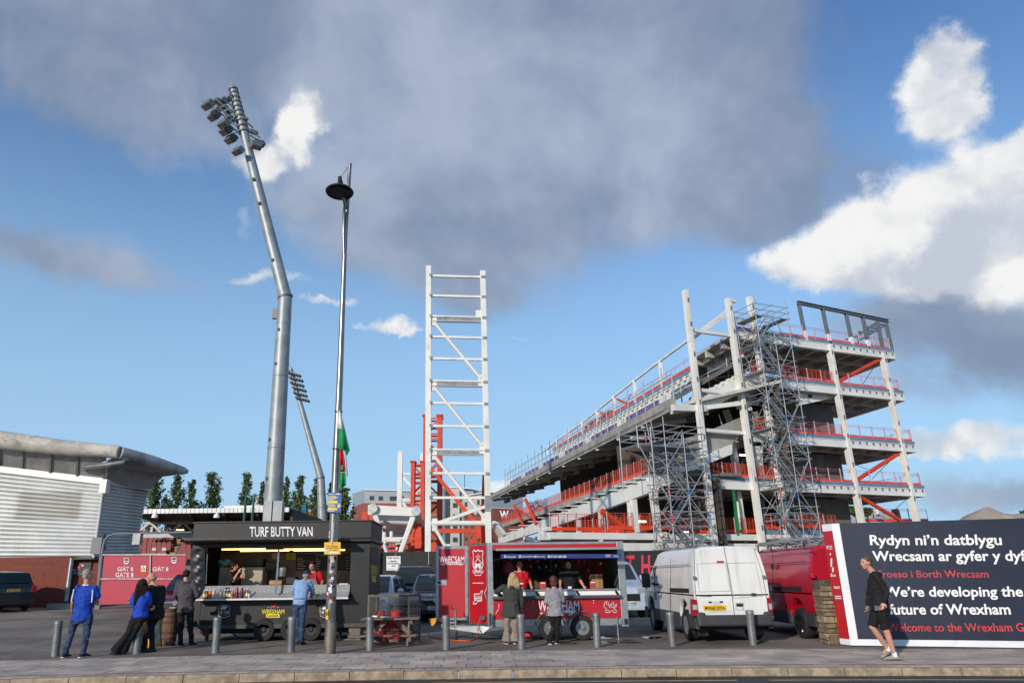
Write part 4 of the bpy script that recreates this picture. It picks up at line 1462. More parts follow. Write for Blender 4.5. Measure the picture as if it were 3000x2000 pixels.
# terrace slab between nib and top slab
MB().prism([N0 + side * .2, NF + side * .2, V((UF.x, UF.y, LZ[5] - 1.4)), V((U0.x, U0.y, LZ[5] - 1.4))], (0, 0, -.3)).build('upper_terrace', M_dconcrete, ST)
for i in range(24):
 f0, f1 = i / 24, (i + .86) / 24
 p, q = N0.lerp(NF, .02 + .8 * f0), N0.lerp(NF, .02 + .8 * f1)
 MB().prism([p + V((0, 0, .25)) + side * .5, q + V((0, 0, .25)) + side * .5, q + V((0, 0, .7)) + side * .5, p + V((0, 0, .7)) + side * .5], side * .1).build('formwork_panel', M_purple if i % 4 else M_white_steel, ST)
for i in range(34):
 p = N0.lerp(NF, .0 + .84 * i / 33) + side * .12
 rod('stanchion', p + V((0, 0, -.1)), p + V((0, 0, 2.9 if i % 2 else 2.2)), .05, M_galv, ST)
for h in (1.0, 1.9):
 rod('guard_tube', N0 + side * .12 + V((0, 0, h)), N0.lerp(NF, .84) + side * .12 + V((0, 0, h)), .035, M_galv, ST)
# stepped rakers visible at the gable
st('upper_raker', 'G', (235, 733), (420, 738), .4, .5, d=-.05)
st('upper_raker', 'G', (400, 722), (650, 585), .4, 1.1, d=.1)
st('upper_raker', 'G', (640, 600), (740, 575), .4, 1.5, d=.1)
for i in range(8):
 f = i / 7
 x, y = 350 + 240 * f, 668 - 120 * f
 P = [gp('G', x, y, .3), gp('G', x + 48, y - 6, .3), gp('G', x + 46, y + 22, .3), gp('G', x - 6, y + 30, .3)]
 MB().prism(P, GN * .4).build('step_bracket', M_white_steel, ST)
for a, b in (((250, 690), (345, 560)), ((345, 560), (360, 690)), ((440, 540), (450, 660)), ((545, 450), (560, 600)), ((500, 770), (520, 830)), ((280, 610), (290, 700))):
 rod('guard_tube', gp('G', *a, 1), gp('G', *b, 1), .05, M_galv, ST)
for a, b in (((230, 640), (560, 470)), ((230, 670), (560, 500)), ((360, 590), (600, 540)), ((380, 560), (590, 470))):
 rod('guard_tube', gp('G', *a, 1.2), gp('G', *b, 1.2), .045, M_galv, ST)
# shaped haunch beams at right of the scaffold
for pts in ([(950, 612), (1165, 650), (1165, 675), (960, 720)], [(600, 690), (690, 650), (760, 700), (620, 740)], [(980, 600), (1175, 622), (1175, 640), (980, 640)]):
 MB().prism([gp('G', x, y, .6) for x, y in pts], GN * .3).build('haunch_beam', M_white_steel, ST)
MB().prism([gp('G', x, y, .55) for x, y in ((1016, 657), (1038, 660), (1038, 676), (1016, 673))], GN * .04).build('beam_slot', M_dark, ST)
MB().prism([gp('G', x, y, -.1) for x, y in ((650, 300), (712, 302), (712, 330), (655, 328))], GN * 1.2).build('bearing_block', M_white_steel, ST)
# top columns along the length with the top rail
RT = [gp('G', 565, 165)]
RT[0] = V((U0.x, U0.y, RT[0].z)) - side * .0
zt_ = gp('G', 560, 170).z
prev = None
tops = [('G', 560, 170), ('G', 163, 465), ('G', 15, 578), ('S', 1325, 42), ('S', 1162, 178), ('S', 1020, 290), ('S', 886, 386), ('S', 772, 470), ('S', 672, 548)]
wall = Plane(U0, side)
last = None
for i, (k, x, y) in enumerate(tops):
 if i == 2:
  pass
 t = wall.hit(k, x, y)
 if i:
  bar('top_column', V((t.x, t.y, LZ[5])), V((t.x, t.y, t.z + .1)), .34, .34, M_white_steel, ST, 'I')
 if last is not None:
  bar('top_rail', last, t, .2, .24, M_white_steel, ST)
 last = t
st('top_rail', 'G', (330, 350), (540, 195), .25, .3, d=1)
# brick and block stacks stored on the top deck
M_blockstack = mat('orange_brick', (150, 96, 72), .9, 0, .2, 2, dirt=(110, 80, 66), dirt_amt=.5, dirt_s=2)
for i, (x, y, s) in enumerate([(395, 385, 1.6), (440, 350, 1.6), (485, 335, 1.5), (537, 290, 1.6), (345, 425, 1.3)]):
 c = wall.hit('G', x, y) + side * 1.0
 bk = MB()
 for r_ in range(4):
  bk.box((c.x, c.y, LZ[5] + .15 + r_ * .3), (1.0, s * 1.3, .28), rz=rad(10.5))
 tag(bk.build('brick_stack', M_blockstack), ['pallet of orange bricks by the tallest column on the top deck', 'second pallet of orange bricks on the top deck', 'third pallet of orange bricks on the top deck',
  'orange brick pallet right beside the second column', 'low orange brick pallet behind the tallest column'][i], 'brick pallet', 'brick pallets on the top deck')
for i, (k, x, y) in enumerate([('S', 1110, 320), ('S', 1220, 300), ('S', 1050, 370)]):
 c = wall.hit(k, x, y) + side * 1.0
 bk = MB()
 for r_ in range(5):
  bk.box((c.x, c.y, LZ[5] + .15 + r_ * .28), (1.1, 2.8, .27), rz=rad(10.5))
 tag(bk.build('brick_stack', M_blockstack), ['middle brick pallet above the purple formwork', 'nearest of three brick pallets above the purple formwork', 'farthest brick pallet above the purple formwork'][i], 'brick pallet', 'far brick pallets')

# ---- orange barriers
M_toe = mat('barrier_toeboard', (226, 66, 30), .5, 0, .1, 2)

def barrier(p, q, m_=None, h=1.1, n=None, mesh=True, toe=True):
 """edge barriers from p to q: each panel its own piece, with toe board"""
 m_ = m_ or M_rail
 p, q = V(p), V(q)
 L = (q - p).length
 n = n or max(1, round(L / 2.3))
 up = V((0, 0, 1))
 for i in range(n):
  a, b = p.lerp(q, i / n), p.lerp(q, (i + 1) / n)
  d = (b - a).normalized()
  a, b = a + d * .04, b - d * .04
  bm_ = MB()
  r_ = .02 if m_ is M_rail else .015
  bm_.beam(a + up * h, b + up * h, 2 * r_, 2 * r_)
  bm_.beam(a + up * (h - .16), b + up * (h - .16), 1.3 * r_, 1.3 * r_)
  bm_.beam(a + up * .3, b + up * .3, 1.3 * r_, 1.3 * r_)
  for t in (a, b, a.lerp(b, .33), a.lerp(b, .68)) if m_ is M_rail else (a, b):
   bm_.beam(t, t + up * h, 2 * r_, 2 * r_, up=d)
  if mesh:
   nm = 8
   for j in range(nm):
    t = a.lerp(b, (j + .5) / nm)
    bm_.beam(t + up * .3, t + up * (h - .16), .012, .012, up=d)
   for j in range(3):
    bm_.beam(a + up * (.45 + .16 * j), b + up * (.45 + .16 * j), .012, .012)
  bm_.build('barrier_panel', m_, ST)
  if toe:
   bar('toe_board', a + up * .14, b + up * .14, .06, .24, M_toe, ST)
  rod('barrier_post', a - d * .04, a - d * .04 + up * (h + .12), .04, M_galv, ST)

O = -GN * .12
# along the raking lower tier
pb_ = sp_('S', 1688, 772)
pa = sp_('S', 235, 1306)
pa.z = (pa.z + pb_.z) / 2
barrier(pb_, pa, n=34, h=1.1)
MB().prism([pb_ - side * .1, pa - side * .1, pa - side * .1 - V((0, 0, .5)), pb_ - side * .1 - V((0, 0, .5))], side * .3).build('deck_edge', M_concrete, ST)
MB().prism([pb_, pa, pa + side * 7.5, pb_ + side * 7.5], (0, 0, -.25)).build('deck_slab', M_dconcrete, ST)
M_rail_pink = mat('pink_barrier', (206, 84, 108), .5, 0, .1, 2)
# level 1
barrier(gp('S', 707, 1352, -.1), gp('S', 1222, 1352, -.1), n=2, h=1.15)
barrier(gp('S', 1270, 1338, -.1), gp('S', 1765, 1338, -.1), n=2, h=1.15)
barrier(gp('C', 300, 1225, -.1), gp('C', 600, 1232, -.1), n=2)
barrier(gp('C', 590, 1270, .6), gp('C', 1290, 1255, .6), n=6)
barrier(gp('C', 1335, 1210, -.1), gp('C', 1540, 1225, -.1), n=2)
barrier(gp('C', 1590, 1205, .2), gp('C', 2100, 1215, .2), n=4)
barrier(gp('S', 1010, 1400, 3), gp('S', 1700, 1340, 3), n=6)
# level 2..5
z2 = lambda p, lv: V((p.x, p.y, LZ[lv] + .08))
barrier(z2(gp('C', 800, 690, -.1), 2), z2(gp('C', 1210, 710, -.1), 2), n=3)
barrier(z2(gp('C', 1265, 700, -.1), 2), z2(gp('C', 1455, 712, -.1), 2), n=2)
for lv, xs_ in ((2, ((860, 1275), (1300, 1590), (1605, 1662))), (3, ((710, 770), (815, 1215), (1240, 1525), (1545, 1605))), (4, ((690, 730), (860, 1170), (1180, 1460), (1470, 1528))), (5, ((860, 1130), (1150, 1470)))):
 for x0, x1 in xs_:
  yy = {2: 1165, 3: 890, 4: 590, 5: 380}[lv]
  barrier(z2(gp('G', x0, yy, -.05), lv), z2(gp('G', x1, yy, -.05), lv), n=max(1, round((x1 - x0) / 75)), mesh=x1 < 1240 and lv != 5, m_=M_rail if lv in (4,) and x1 < 1240 or x1 < 800 else M_rail_pink)
 # return along the free end
 e = levels[lv][-1]
 pe = z2(gp(e[0], e[1] - 12, e[2]), lv)
 barrier(pe, pe + AX * 6.5, n=3, mesh=False, m_=M_rail_pink)
# along the top slab length
barrier(U0 - side * .1 + AX * .3 + V((0, 0, .2)), U0 - side * .1 + AX * 24 + V((0, 0, .2)), n=11, mesh=False, m_=M_rail_pink)
barrier(U0 - side * .1 + AX * 24.2 + V((0, 0, .2)), UF - side * .1 + V((0, 0, .2)), n=14, mesh=False, m_=M_rail_pink)
barrier(z2(gp('G', 600, 300, 0), 5), z2(gp('G', 700, 292, 0), 5), n=2, mesh=False, m_=M_rail_pink)
# beyond the hoarding, ground level rails
barrier(gp('B', 1060, 1186, 3), gp('B', 1320, 1184, 3), n=3, mesh=False, m_=M_rail_pink)
barrier(gp('B', 720, 1185, 2), gp('B', 1020, 1186, 2), n=3, mesh=False, m_=M_rail_pink)
# ---- orange struts
for k, a, b, d, w_ in (('R', (562, 1090), (1030, 838), .2, .34), ('B', (650, 806), (1068, 542), .2, .34), ('B', (686, 955), (1090, 1190), .2, .34), ('S', (1205, 1150), (1500, 1365), .1, .42),
      ):
 bar('orange_strut', gp(k, *a, d), gp(k, *b, d), w_, w_, M_orange, ST, 'cyl')
for a, b, w_ in (((350, 1098), (452, 1312), .34), ((466, 1040), (572, 1282), .4), ((375, 1120), (540, 1235), .18), ((350, 1102), (466, 1046), .12)):
 sbar('orange_strut', a, b, w_, w_, M_orange, .4, 'cyl')
for k, a, b in (('S', (1360, 62), (1500, 128)), ('S', (1190, 190), (1310, 245))):
 bar('orange_strut', wall.hit(k, *a), wall.hit(k, *b), .3, .3, M_orange, ST, 'cyl')
bar('knee_brace', wall.hit('S', 1500, 0), wall.hit('S', 1400, 185), .2, .2, M_white_steel, ST, 'cyl')
bar('knee_brace', wall.hit('S', 1050, 310), wall.hit('S', 1140, 355), .2, .2, M_white_steel, ST, 'cyl')
for k, a, b in (('R', (960, 915), (780, 1190)), ('B', (628, 652), (760, 705)), ('B', (965, 625), (800, 790)), ('B', (1130, 965), (1000, 1080)), ('B', (700, 1035), (920, 1150))):
 rod('tie_wire', gp(k, *a, .2), gp(k, *b, .2), .025, M_dark, ST)
# ---- grey steel frame on the roof
M_gfr = mat('grey_frame_steel', (108, 116, 124), .5, .2, .08, 1)
st('frame_beam', 'R', (130, 240), (1102, 440), .32, .28, M_gfr, kind='I')
for a, m1, b in (((145, 245), (205, 545), (222, 655)), ((400, 305), (455, 580), (478, 690)), ((650, 355), (705, 615), (720, 745)), ((830, 400), (880, 645), (895, 790)), ((985, 440), (1045, 740), None), ((1078, 462), (1142, 748), None)):
 st('frame_post', 'R', a, m1, .25, .25, M_gfr, kind='I', up=GN)
 if b:
  st('frame_stub', 'R', m1, b, .32, .32, M_white_steel, up=GN)
for a, b in (((800, 580), (970, 460)), ((790, 645), (1060, 490)), ((780, 590), (790, 700)), ((870, 500), (1000, 520)), ((880, 540), (990, 545)), ((920, 480), (990, 485)), ((780, 555), (900, 560)), ((985, 470), (1080, 480)), ((655, 635), (770, 600))):
 st('stair_steel', 'R', a, b, .14, .18, M_gfr, d=3)
# ---- green debris net
MB().prism([gp('C', x, y, -.2) for x, y in ((1036, 820), (1048, 818), (1075, 960), (1108, 1284), (1080, 1286), (1062, 1100))], GN * .1).build('debris_net', mat('green_net', (20, 120, 70), .7), ST)
# fluorescent work lights inside
for k, x, y in (('C', 1140, 462), ('C', 105, 1138), ('S', 1602, 1258), ('C', 565, 1245)):
 p = gp(k, x, y, 1.5)
 bar('work_light', p - GU * .35, p + GU * .35, .12, .12, mat('work_light_glow', (255, 250, 235), .5, emit=3.0, var=0), ST)
MB().tube([gp('C', 300, 1270, -.3), gp('C', 350, 1268, -.3), gp('C', 352, 1300, -.3)], .18, 8).build('white_pipe', M_white_steel, ST)
# bearing at the raker foot
for a, b, w_ in (((175, 1290), (245, 1400), 1.0), ((150, 1270), (225, 1300), .4), ((640, 1330), (700, 1330), .7), ((580, 1420), (690, 1420), .7), ((460, 1420), (540, 1440), .5)):
 st('bearing_plate', 'S', a, b, w_, .25, M_white_steel, d=.2)
r2 = random.Random(8)
for i in range(36):
 x, y = r2.uniform(520, 690), r2.uniform(1050, 1140)
 rod('scaffold_tube', gp('S', x, y, 20), gp('S', x + r2.uniform(-50, 50), y + r2.uniform(-40, 30), 20), .05, M_galv, ST)

# ================================================================== scaffold stair towers
def scaffold(label, base_l, base_r, top_px, d0, dp, lifts, tint, xtra=0):
 """base corners (picture), top, distance in front of the gable, depth"""
 pl_ = gpl(d0)
 a, b = pl_.hit(*base_l), pl_.hit(*base_r)
 zt2 = pl_.hit(*top_px).z
 g = gz(60)
 a.z = b.z = g
 t = thing('scaffold_stair_tower', (a + b) / 2, label, 'scaffold', 'scaffold stair towers')
 bk = GN * dp
 H = zt2 - g
 lh = H / lifts
 m2 = (a + b) / 2
 posts = [a, b, a + bk, b + bk, m2, m2 + bk]
 up = V((0, 0, 1))
 rr = random.Random(len(label))
 for i, p in enumerate(posts):
  top = H + (1.6 if i in (0, 1) else .9 if i < 4 else .5)
  z = 0
  while z < top - .1:
   s = min(2.0, top - z)
   bar('standard', p + up * z, p + up * (z + s), .075, .075, M_galv, t, 'cyl')
   if rr.random() < tint:
    bar('colour_band', p + up * (z + .2), p + up * (z + .2 + rr.uniform(.2, .7)), .085, .085, rr.choice([M_blue, M_blue, M_red_band]), t, 'cyl')
   z += s
 for l_ in range(lifts + 1):
  z = l_ * lh
  for q, r_ in ((a, b), (a + bk, b + bk), (a, a + bk), (b, b + bk), (m2, m2 + bk)):
   for dz in (0, .5, 1.0):
    if z + dz > H + 1.2:
     continue
    e = (r_ - q).normalized() * .25
    rod('ledger', q - e + up * (z + dz), r_ + e + up * (z + dz), .03, M_galv, t)
    if rr.random() < tint * .8:
     f = rr.random() * .7
     rod('colour_band', q.lerp(r_, f) + up * (z + dz), q.lerp(r_, f + .1) + up * (z + dz), .036, rr.choice([M_blue, M_blue, M_red_band]), t)
  if l_ < lifts:
   for q, r_ in ((a, m2), (m2, b), (a + bk, m2 + bk), (m2 + bk, b + bk), (a, a + bk), (b, b + bk)):
    u_, v_ = (q, r_) if (l_ + (q is m2)) % 2 == 0 else (r_, q)
    rod('brace', u_ + up * z, v_ + up * (z + lh), .03, M_galv, t)
   # stair flight with treads and strings, landings at both ends
   s0, s1 = (a, b) if l_ % 2 == 0 else (b, a)
   q0 = s0.lerp(s1, .22) + bk * (.3 if l_ % 2 else .7)
   q1 = s0.lerp(s1, .80) + bk * (.3 if l_ % 2 else .7)
   for k in (-.32, .32):
    bar('stair_string', q0 + GN * k + up * z, q1 + GN * k + up * (z + lh), .06, .2, M_grey_steel, t)
   fl = MB()
   for j in range(8):
    c = q0.lerp(q1, (j + .5) / 8) + up * (z + lh * (j + .5) / 8)
    fl.box(c, (.22, .62, .04), rz=math.atan2(GU.y, GU.x))
   fl.build('stair_treads', M_grey_steel, t)
   rod('handrail', q0 + GN * .34 + up * (z + 1), q1 + GN * .34 + up * (z + lh + 1), .035, M_galv, t)
   rod('handrail', q0 - GN * .34 + up * (z + 1), q1 - GN * .34 + up * (z + lh + 1), .035, M_galv, t)
  for e0, e1 in ((0, .22), (.80, 1.0)):
   if (l_ % 2 == 0) == (e0 > .5) or l_ == lifts:
    p, q = a.lerp(b, e0), a.lerp(b, e1)
    MB().prism([p + up * z, q + up * z, q + bk + up * z, p + bk + up * z], up * -.08).build('landing', M_grey_steel, t)
 if xtra:
  z = H - xtra
  p, q = a - GU * 2.3, a
  MB().prism([p + up * z, b + up * z, b + bk + up * z, p + bk + up * z], up * -.1).build('platform', M_grey_steel, t)
  for s_ in (p, p + bk, p.lerp(q, .5)):
   rod('standard', s_ + up * (z - 3 if s_ is not p else z - .3), s_ + up * (z + 1.3), .05, M_galv, t)
  for dz in (.5, 1.0):
   for s0, s1 in ((p, b), (p, p + bk), (p + bk, b + bk)):
    rod('ledger', s0 + up * (z + dz), s1 + up * (z + dz), .042, M_galv, t)
  rod('brace', a + up * (z - 4), p + up * z, .05, M_galv, t)
  # long ladder leaning up to the tier
  l0, l1 = gp('C', 232, 400, -1), gp('C', 170, 105, -1)
  for k in (-.22, .22):
   rod('ladder_rail', l0 + GU * k, l1 + GU * k, .035, M_galv, t)
  for j in range(9):
   c = l0.lerp(l1, (j + .5) / 9)
   rod('ladder_rung', c - GU * .22, c + GU * .22, .025, M_galv, t)
 return t

scaffold('shorter scaffold stair tower with blue banding in front of the tallest column', ('G', 248, 1520), ('G', 470, 1520), ('G', 130, 905), -2.8, 2.3, 5, .5, xtra=0.5)
scaffold('tall scaffold stair tower reaching the roof deck of the unfinished stand', ('G', 893, 1470), ('G', 1090, 1470), ('G', 760, 205), -2.6, 2.3, 9, .35)
tl_ = [gp('R', x, y, -1.5) for x, y in ((-310, 20), (-270, 240))]
# ================================================================== white ladder truss tower
YT = 46.0
tb = at('W', 500, 1480, YT)
LT = thing('truss_tower', (tb.x, YT, gz(YT)), 'tall white steel ladder truss tower standing on end behind the red trailer', 'steel tower')
pT = frontal(YT)

def tw(name, a, b, w_, h_, m_=None, dy=0.0, kind='box'):
 return bar(name, at('W', *a, YT + dy), at('W', *b, YT + dy), w_, h_, m_ or M_white_steel, LT, kind)

p, q = at('W', 358.5, 53, YT), at('W', 355, 1500, YT)
bar('leg', p, to_ground(p, q), .36, .36, M_white_steel, LT, up=(0, 1, 0))
p, q = at('W', 634, 78, YT), at('W', 664, 1450, YT)
bar('leg', p, to_ground(p, q), .37, .36, M_white_steel, LT, up=(0, 1, 0))
for y0, y1, thick in ((101, 108, 0), (202, 209, 0), (308, 315, 1), (411, 418, 0), (522, 528, 0), (637, 643, 1), (749, 754, 0), (866, 870, 0), (988, 991, 1), (1107, 1109, 0), (1232, 1232, 0)):
 xr = 622 + (y0 - 100) * .021
 tw('rung', (366, y0), (xr + 8, y1), .16, .15)
 if thick:
  tw('chord_beam', (372, y0 + 14), (xr + 6, y1 + 12), .3, .34, kind='I')
  tw('chord_shadow_web', (372, y0 + 14), (xr + 6, y1 + 12), .1, .22, M_grey_steel)
 tw('rung_clamp', (364, y0), (374, y0), .4, .22, M_grey_steel)
 tw('rung_clamp', (xr + 5, y1 + 3), (xr + 28, y1 + 4), .4, .2, M_grey_steel)
for a, b in (((386, 338), (625, 624)), ((386, 668), (632, 968)), ((386, 1018), (642, 1332)), ((388, 1380), (450, 1490))):
 tw('diagonal', a, b, .24, .24, kind='cyl')
 for c, s in ((a, 1), (b, -1)):
  cc = at('W', c[0] - 2 * s, c[1] - 2 * s, YT)
  MB().box(cc + V((0, 0, .1 * s)), (.42, .12, .75)).build('gusset', M_white_steel, LT)
tw('strut', (370, 1374), (645, 1278), .2, .2)
tw('bottom_tube', (372, 1362), (650, 1362), .32, .32, kind='cyl')
MB().box(at('W', 663, 1262, YT - .02), (.42, .42, .95)).build('splice_plate', M_grey_steel, LT)
MB().box(at('W', 612, 296, YT), (.35, .2, .5)).build('gusset', M_white_steel, LT)

# ================================================================== orange temporary towers
YO = 58.0

def lattice(label, xl, xr, top, bot, k='o', Y=YO, w_=.45, bays=8):
 b0 = at(k, (xl + xr) / 2, bot, Y)
 t = thing('orange_tower', (b0.x, Y, gz(60)), label, 'steel tower', 'orange temporary towers')
 a1, b1 = at(k, xl, top, Y), at(k, xr, top, Y)
 dp = (b1.x - a1.x) * .9
 for dy in (0, dp):
  for p in (a1, b1):
   bar('leg', (p.x, Y + dy, gz(60)), (p.x, Y + dy, p.z), w_, w_, M_orange, t, 'I', up=(0, 1, 0))
   bar('cap_plate', (p.x, Y + dy, p.z - .06), (p.x, Y + dy, p.z + .06), w_ * 1.5, w_ * 1.5, M_orange, t)
 H = a1.z - gz(60)
 for i in range(bays):
  z0, z1 = gz(60) + H * i / bays, gz(60) + H * (i + 1) / bays
  for dy in (0, dp):
   s = i % 2
   xa_, xb_ = (a1.x, b1.x) if s else (b1.x, a1.x)
   bar('lattice_brace', (xa_, Y + dy, z0 + .3), (xb_, Y + dy, z1 - .3), .09, .09, M_orange, t)
   bar('lattice_tie', (a1.x, Y + dy, z1 - .25), (b1.x, Y + dy, z1 - .25), .1, .12, M_orange, t)
   bar('lattice_tie', (a1.x, Y + dy, z1 + .15 if i < bays - 1 else z1 - .9), (b1.x, Y + dy, z1 + .15 if i < bays - 1 else z1 - .9), .1, .12, M_orange, t)
  for p in (a1, b1):
   bar('lattice_brace', (p.x, Y, z0 + .3), (p.x, Y + dp, z1 - .3), .08, .08, M_orange, t)
 return t

lattice('taller orange lattice tower behind the white truss tower', 672, 812, 125, 1480, w_=.36)
lattice('shorter orange lattice tower beside the white round-ended truss', 546, 642, 585, 1480, Y=YO - 3, w_=.3, bays=7)
ob = at('o', 1235, 1380, YO - 6)
of = thing('orange_propping', (ob.x, YO - 6, gz(50)), 'orange steel brace frame seen through the white truss tower', 'steel frame')
for a, b, w_ in (((725, 655), (1220, 1262), .27), ((795, 1276), (1232, 1276), .3), ((1240, 1020), (1242, 1480), .38), ((1252, 720), (1240, 1020), .2), ((1225, 1300), (1110, 1400), .3), ((730, 1400), (800, 1500), .5)):
 bar('orange_strut', at('o', *a, YO - 6), at('o', *b, YO - 6), w_, w_, M_orange, of)
bar('orange_leg', at('o', 1242, 1400, YO - 6), V((ob.x + .1, YO - 6, gz(50))), .38, .38, M_orange, of)
# leaning orange legs by the white truss
of2 = thing('orange_propping', (at('o', 500, 1480, 54).x, 54, gz(54)), 'leaning orange props under the white round-ended truss', 'steel frame')
for a, b, w_ in (((585, 1130), (495, 1520), .4), ((120, 1110), (150, 1200), .5), ((68, 1085), (68, 1240), .4), ((205, 1383), (460, 1383), .34), ((480, 1352), (620, 1352), .34), ((215, 1440), (640, 1400), .3), ((300, 1480), (640, 1460), .25), ((595, 1160), (597, 1480), .5)):
 bar('orange_strut', at('o', *a, 54), at('o', *b, 54), w_, w_ * .5, M_orange, of2)
bar('orange_leg', at('o', 495, 1500, 54), (at('o', 488, 1500, 54).x, 54, gz(54)), .5, .4, M_orange, of2)
for x in (320, 350, 400, 440, 560):
 bar('grey_prop', at('o', x, 1400, 55), (at('o', x, 1400, 55).x, 55, gz(54)), .12, .12, M_galv, of2, 'cyl')

# white round-ended truss lying across
YW = 52.0
wb = at('o', 350, 1480, YW)
WT = thing('round_ended_truss', (wb.x, YW, gz(52)), 'white tubular truss section with two round end plates beside the orange towers', 'steel truss')
ca, cb_ = at('o', 143, 1052, YW), at('o', 575, 1078, YW)
for c in (ca, cb_):
 MB().lathe([(.34, -.1), (.34, .12)], c, 24, 'Y').build('end_plate', mat('end_plate_grey', (178, 186, 186), .45, .3), WT, smooth=True)
 MB().tube([c + V((0, .1, 0)), c + V((.3, 9, -2.4))], .27, 16).build('main_tube', M_white_steel, WT, smooth=True)
MB().prism([at('o', 95, 1015, YW + .2), at('o', 610, 1045, YW + .2), at('o', 612, 1130, YW + .2), at('o', 95, 1112, YW + .2)], (0, .3, 0)).build('end_beam', M_white_steel, WT)
for i, (ya, yb) in enumerate(((1140, 1160), (1200, 1215), (1255, 1265), (1310, 1312))):
 MB().tube([at('o', 190 + i * 12, ya + 10, YW + 1.4 * (i + 1)), at('o', 520 - i * 22, yb + 10, YW + 1.4 * (i + 1))], .38 - .04 * i, 12).build('cross_tube', M_white_steel, WT, smooth=True)
for a, b in (((160, 1120), (285, 1500)), ((178, 1120), (270, 1400)), ((560, 1140), (430, 1490)), ((535, 1140), (415, 1490)), ((215, 1355), (470, 1355)), ((260, 1290), (258, 1340)), ((330, 1280), (330, 1340)), ((280, 1370), (420, 1375))):
 MB().tube([at('o', *a, YW + .1), at('o', *b, YW + .1)], .13, 10).build('leg_tube', M_white_steel, WT, smooth=True)
for a in ((285, 1500), (430, 1490)):
 p = at('o', *a, YW + .1)
 MB().tube([p, (p.x, p.y, gz(52))], .13, 10).build('leg_tube', M_white_steel, WT)
# lone white mast
wm = at('o', 412, 1040, 75)
WM = thing('white_steel_mast', (wm.x, 75, gz(60)), 'slim white steel post with raking brace left of the orange towers', 'steel post')
p = at('o', 420, 485, 75)
bar('post', (p.x, 75, gz(60)), p, .5, .5, M_white_steel, WM)
bar('arm', at('o', 430, 708, 75), at('o', 640, 708, 75), .25, .25, M_white_steel, WM)
bar('brace', at('o', 430, 720, 75), at('o', 600, 920, 75), .25, .25, M_white_steel, WM)
bar('arm', at('o', 430, 968, 75), at('o', 640, 975, 75), .35, .35, M_white_steel, WM)
bar('brace', at('o', 440, 990, 75), at('o', 475, 1040, 75), .3, .3, M_white_steel, WM)
bar('upright', at('o', 638, 500, 75), (at('o', 640, 600, 75).x, 75, gz(60)), .4, .4, M_white_steel, WM)

# ================================================================== buildings behind
M_hbrick = mat('hotel_red_brick', (150, 84, 66), .9, 0, .1, .3)
M_hbrick2 = mat('hotel_dark_brick', (112, 62, 56), .9, 0, .1, .3)
M_hgrey = mat('hotel_grey_panel', (150, 156, 162), .6, 0, .06, .3)
M_hgrey2 = mat('hotel_blue_grey', (112, 126, 144), .6, 0, .06, .3)
M_hwhite = mat('hotel_pale_render', (186, 184, 178), .7, 0, .06, .3)
M_win = glass('building_glass', (38, 60, 66), .12)
M_wfr = mat('window_frame_grey', (78, 84, 88), .5)

def facade(o, Y, k, pts, m_, name='wall', dp=14.0):
 MB().prism([at(k, x, y, Y) for x, y in pts], (0, dp, 0)).build(name, m_, o)

def drop(k, x, Y):
 """picture height of the ground below a point"""
 p = at(k, x, 1400, Y)
 return p

def wins(o, Y, k, lst):
 for (x0, y0, x1, y1) in lst:
  P = [at(k, x, y, Y - .15) for x, y in ((x0, y0), (x1, y0), (x1, y1), (x0, y1))]
  f = MB().prism(P, (0, .3, 0)).build('window', M_wfr, o)
  m_ = .12
  a, c = P[0], P[2]
  MB().bx(a.x + m_, c.x - m_, a.y - .04, a.y + .06, c.z + m_, a.z - m_).build('pane', M_win, f)

YH = 165.0
hb = at('o', 300, 1500, YH)
HT = thing('brick_hotel', (hb.x, YH, 0), 'wide red brick building with grey top storey and flat roof behind the white truss', 'building')
facade(HT, YH, 'o', [(60, 995), (860, 1000), (860, 2250), (60, 2250)], M_hbrick)
facade(HT, YH, 'o', [(62, 865), (860, 885), (860, 998), (62, 992)], M_hgrey, 'top_storey')
facade(HT, YH - .4, 'o', [(52, 860), (862, 880), (862, 888), (52, 868)], M_white, 'parapet', 15)
facade(HT, YH - .2, 'o', [(60, 992), (860, 998), (860, 1006), (60, 1000)], mat('string_course', (190, 160, 146), .8), 'string_course', .3)
facade(HT, YH - .2, 'o', [(60, 1110), (860, 1112), (860, 1120), (60, 1118)], mat('string_course', (190, 160, 146), .8), 'string_course', .3)
P = [at('o', 60, 995, YH), at('o', 60, 1560, YH), at('o', -60, 1560, YH + 30), at('o', -60, 1040, YH + 30)]
MB().prism(P, (1, 1, 0)).build('side_wall', M_hbrick, HT)
P = [at('o', 62, 865, YH), at('o', 62, 993, YH), at('o', -60, 1042, YH + 30), at('o', -60, 905, YH + 30)]
MB().prism(P, (1, 1, 0)).build('side_top', M_hgrey, HT)
wins(HT, YH, 'o', [(112, 925, 154, 968), (200, 928, 243, 970), (312, 930, 452, 972), (560, 980, 580, 1016), (720, 1140, 750, 1180), (725, 1360, 750, 1400), (712, 1040, 742, 1080)] +
  [(x, y, x + 34, y + 34) for y in (1180, 1300) for x in (240, 330, 420)])
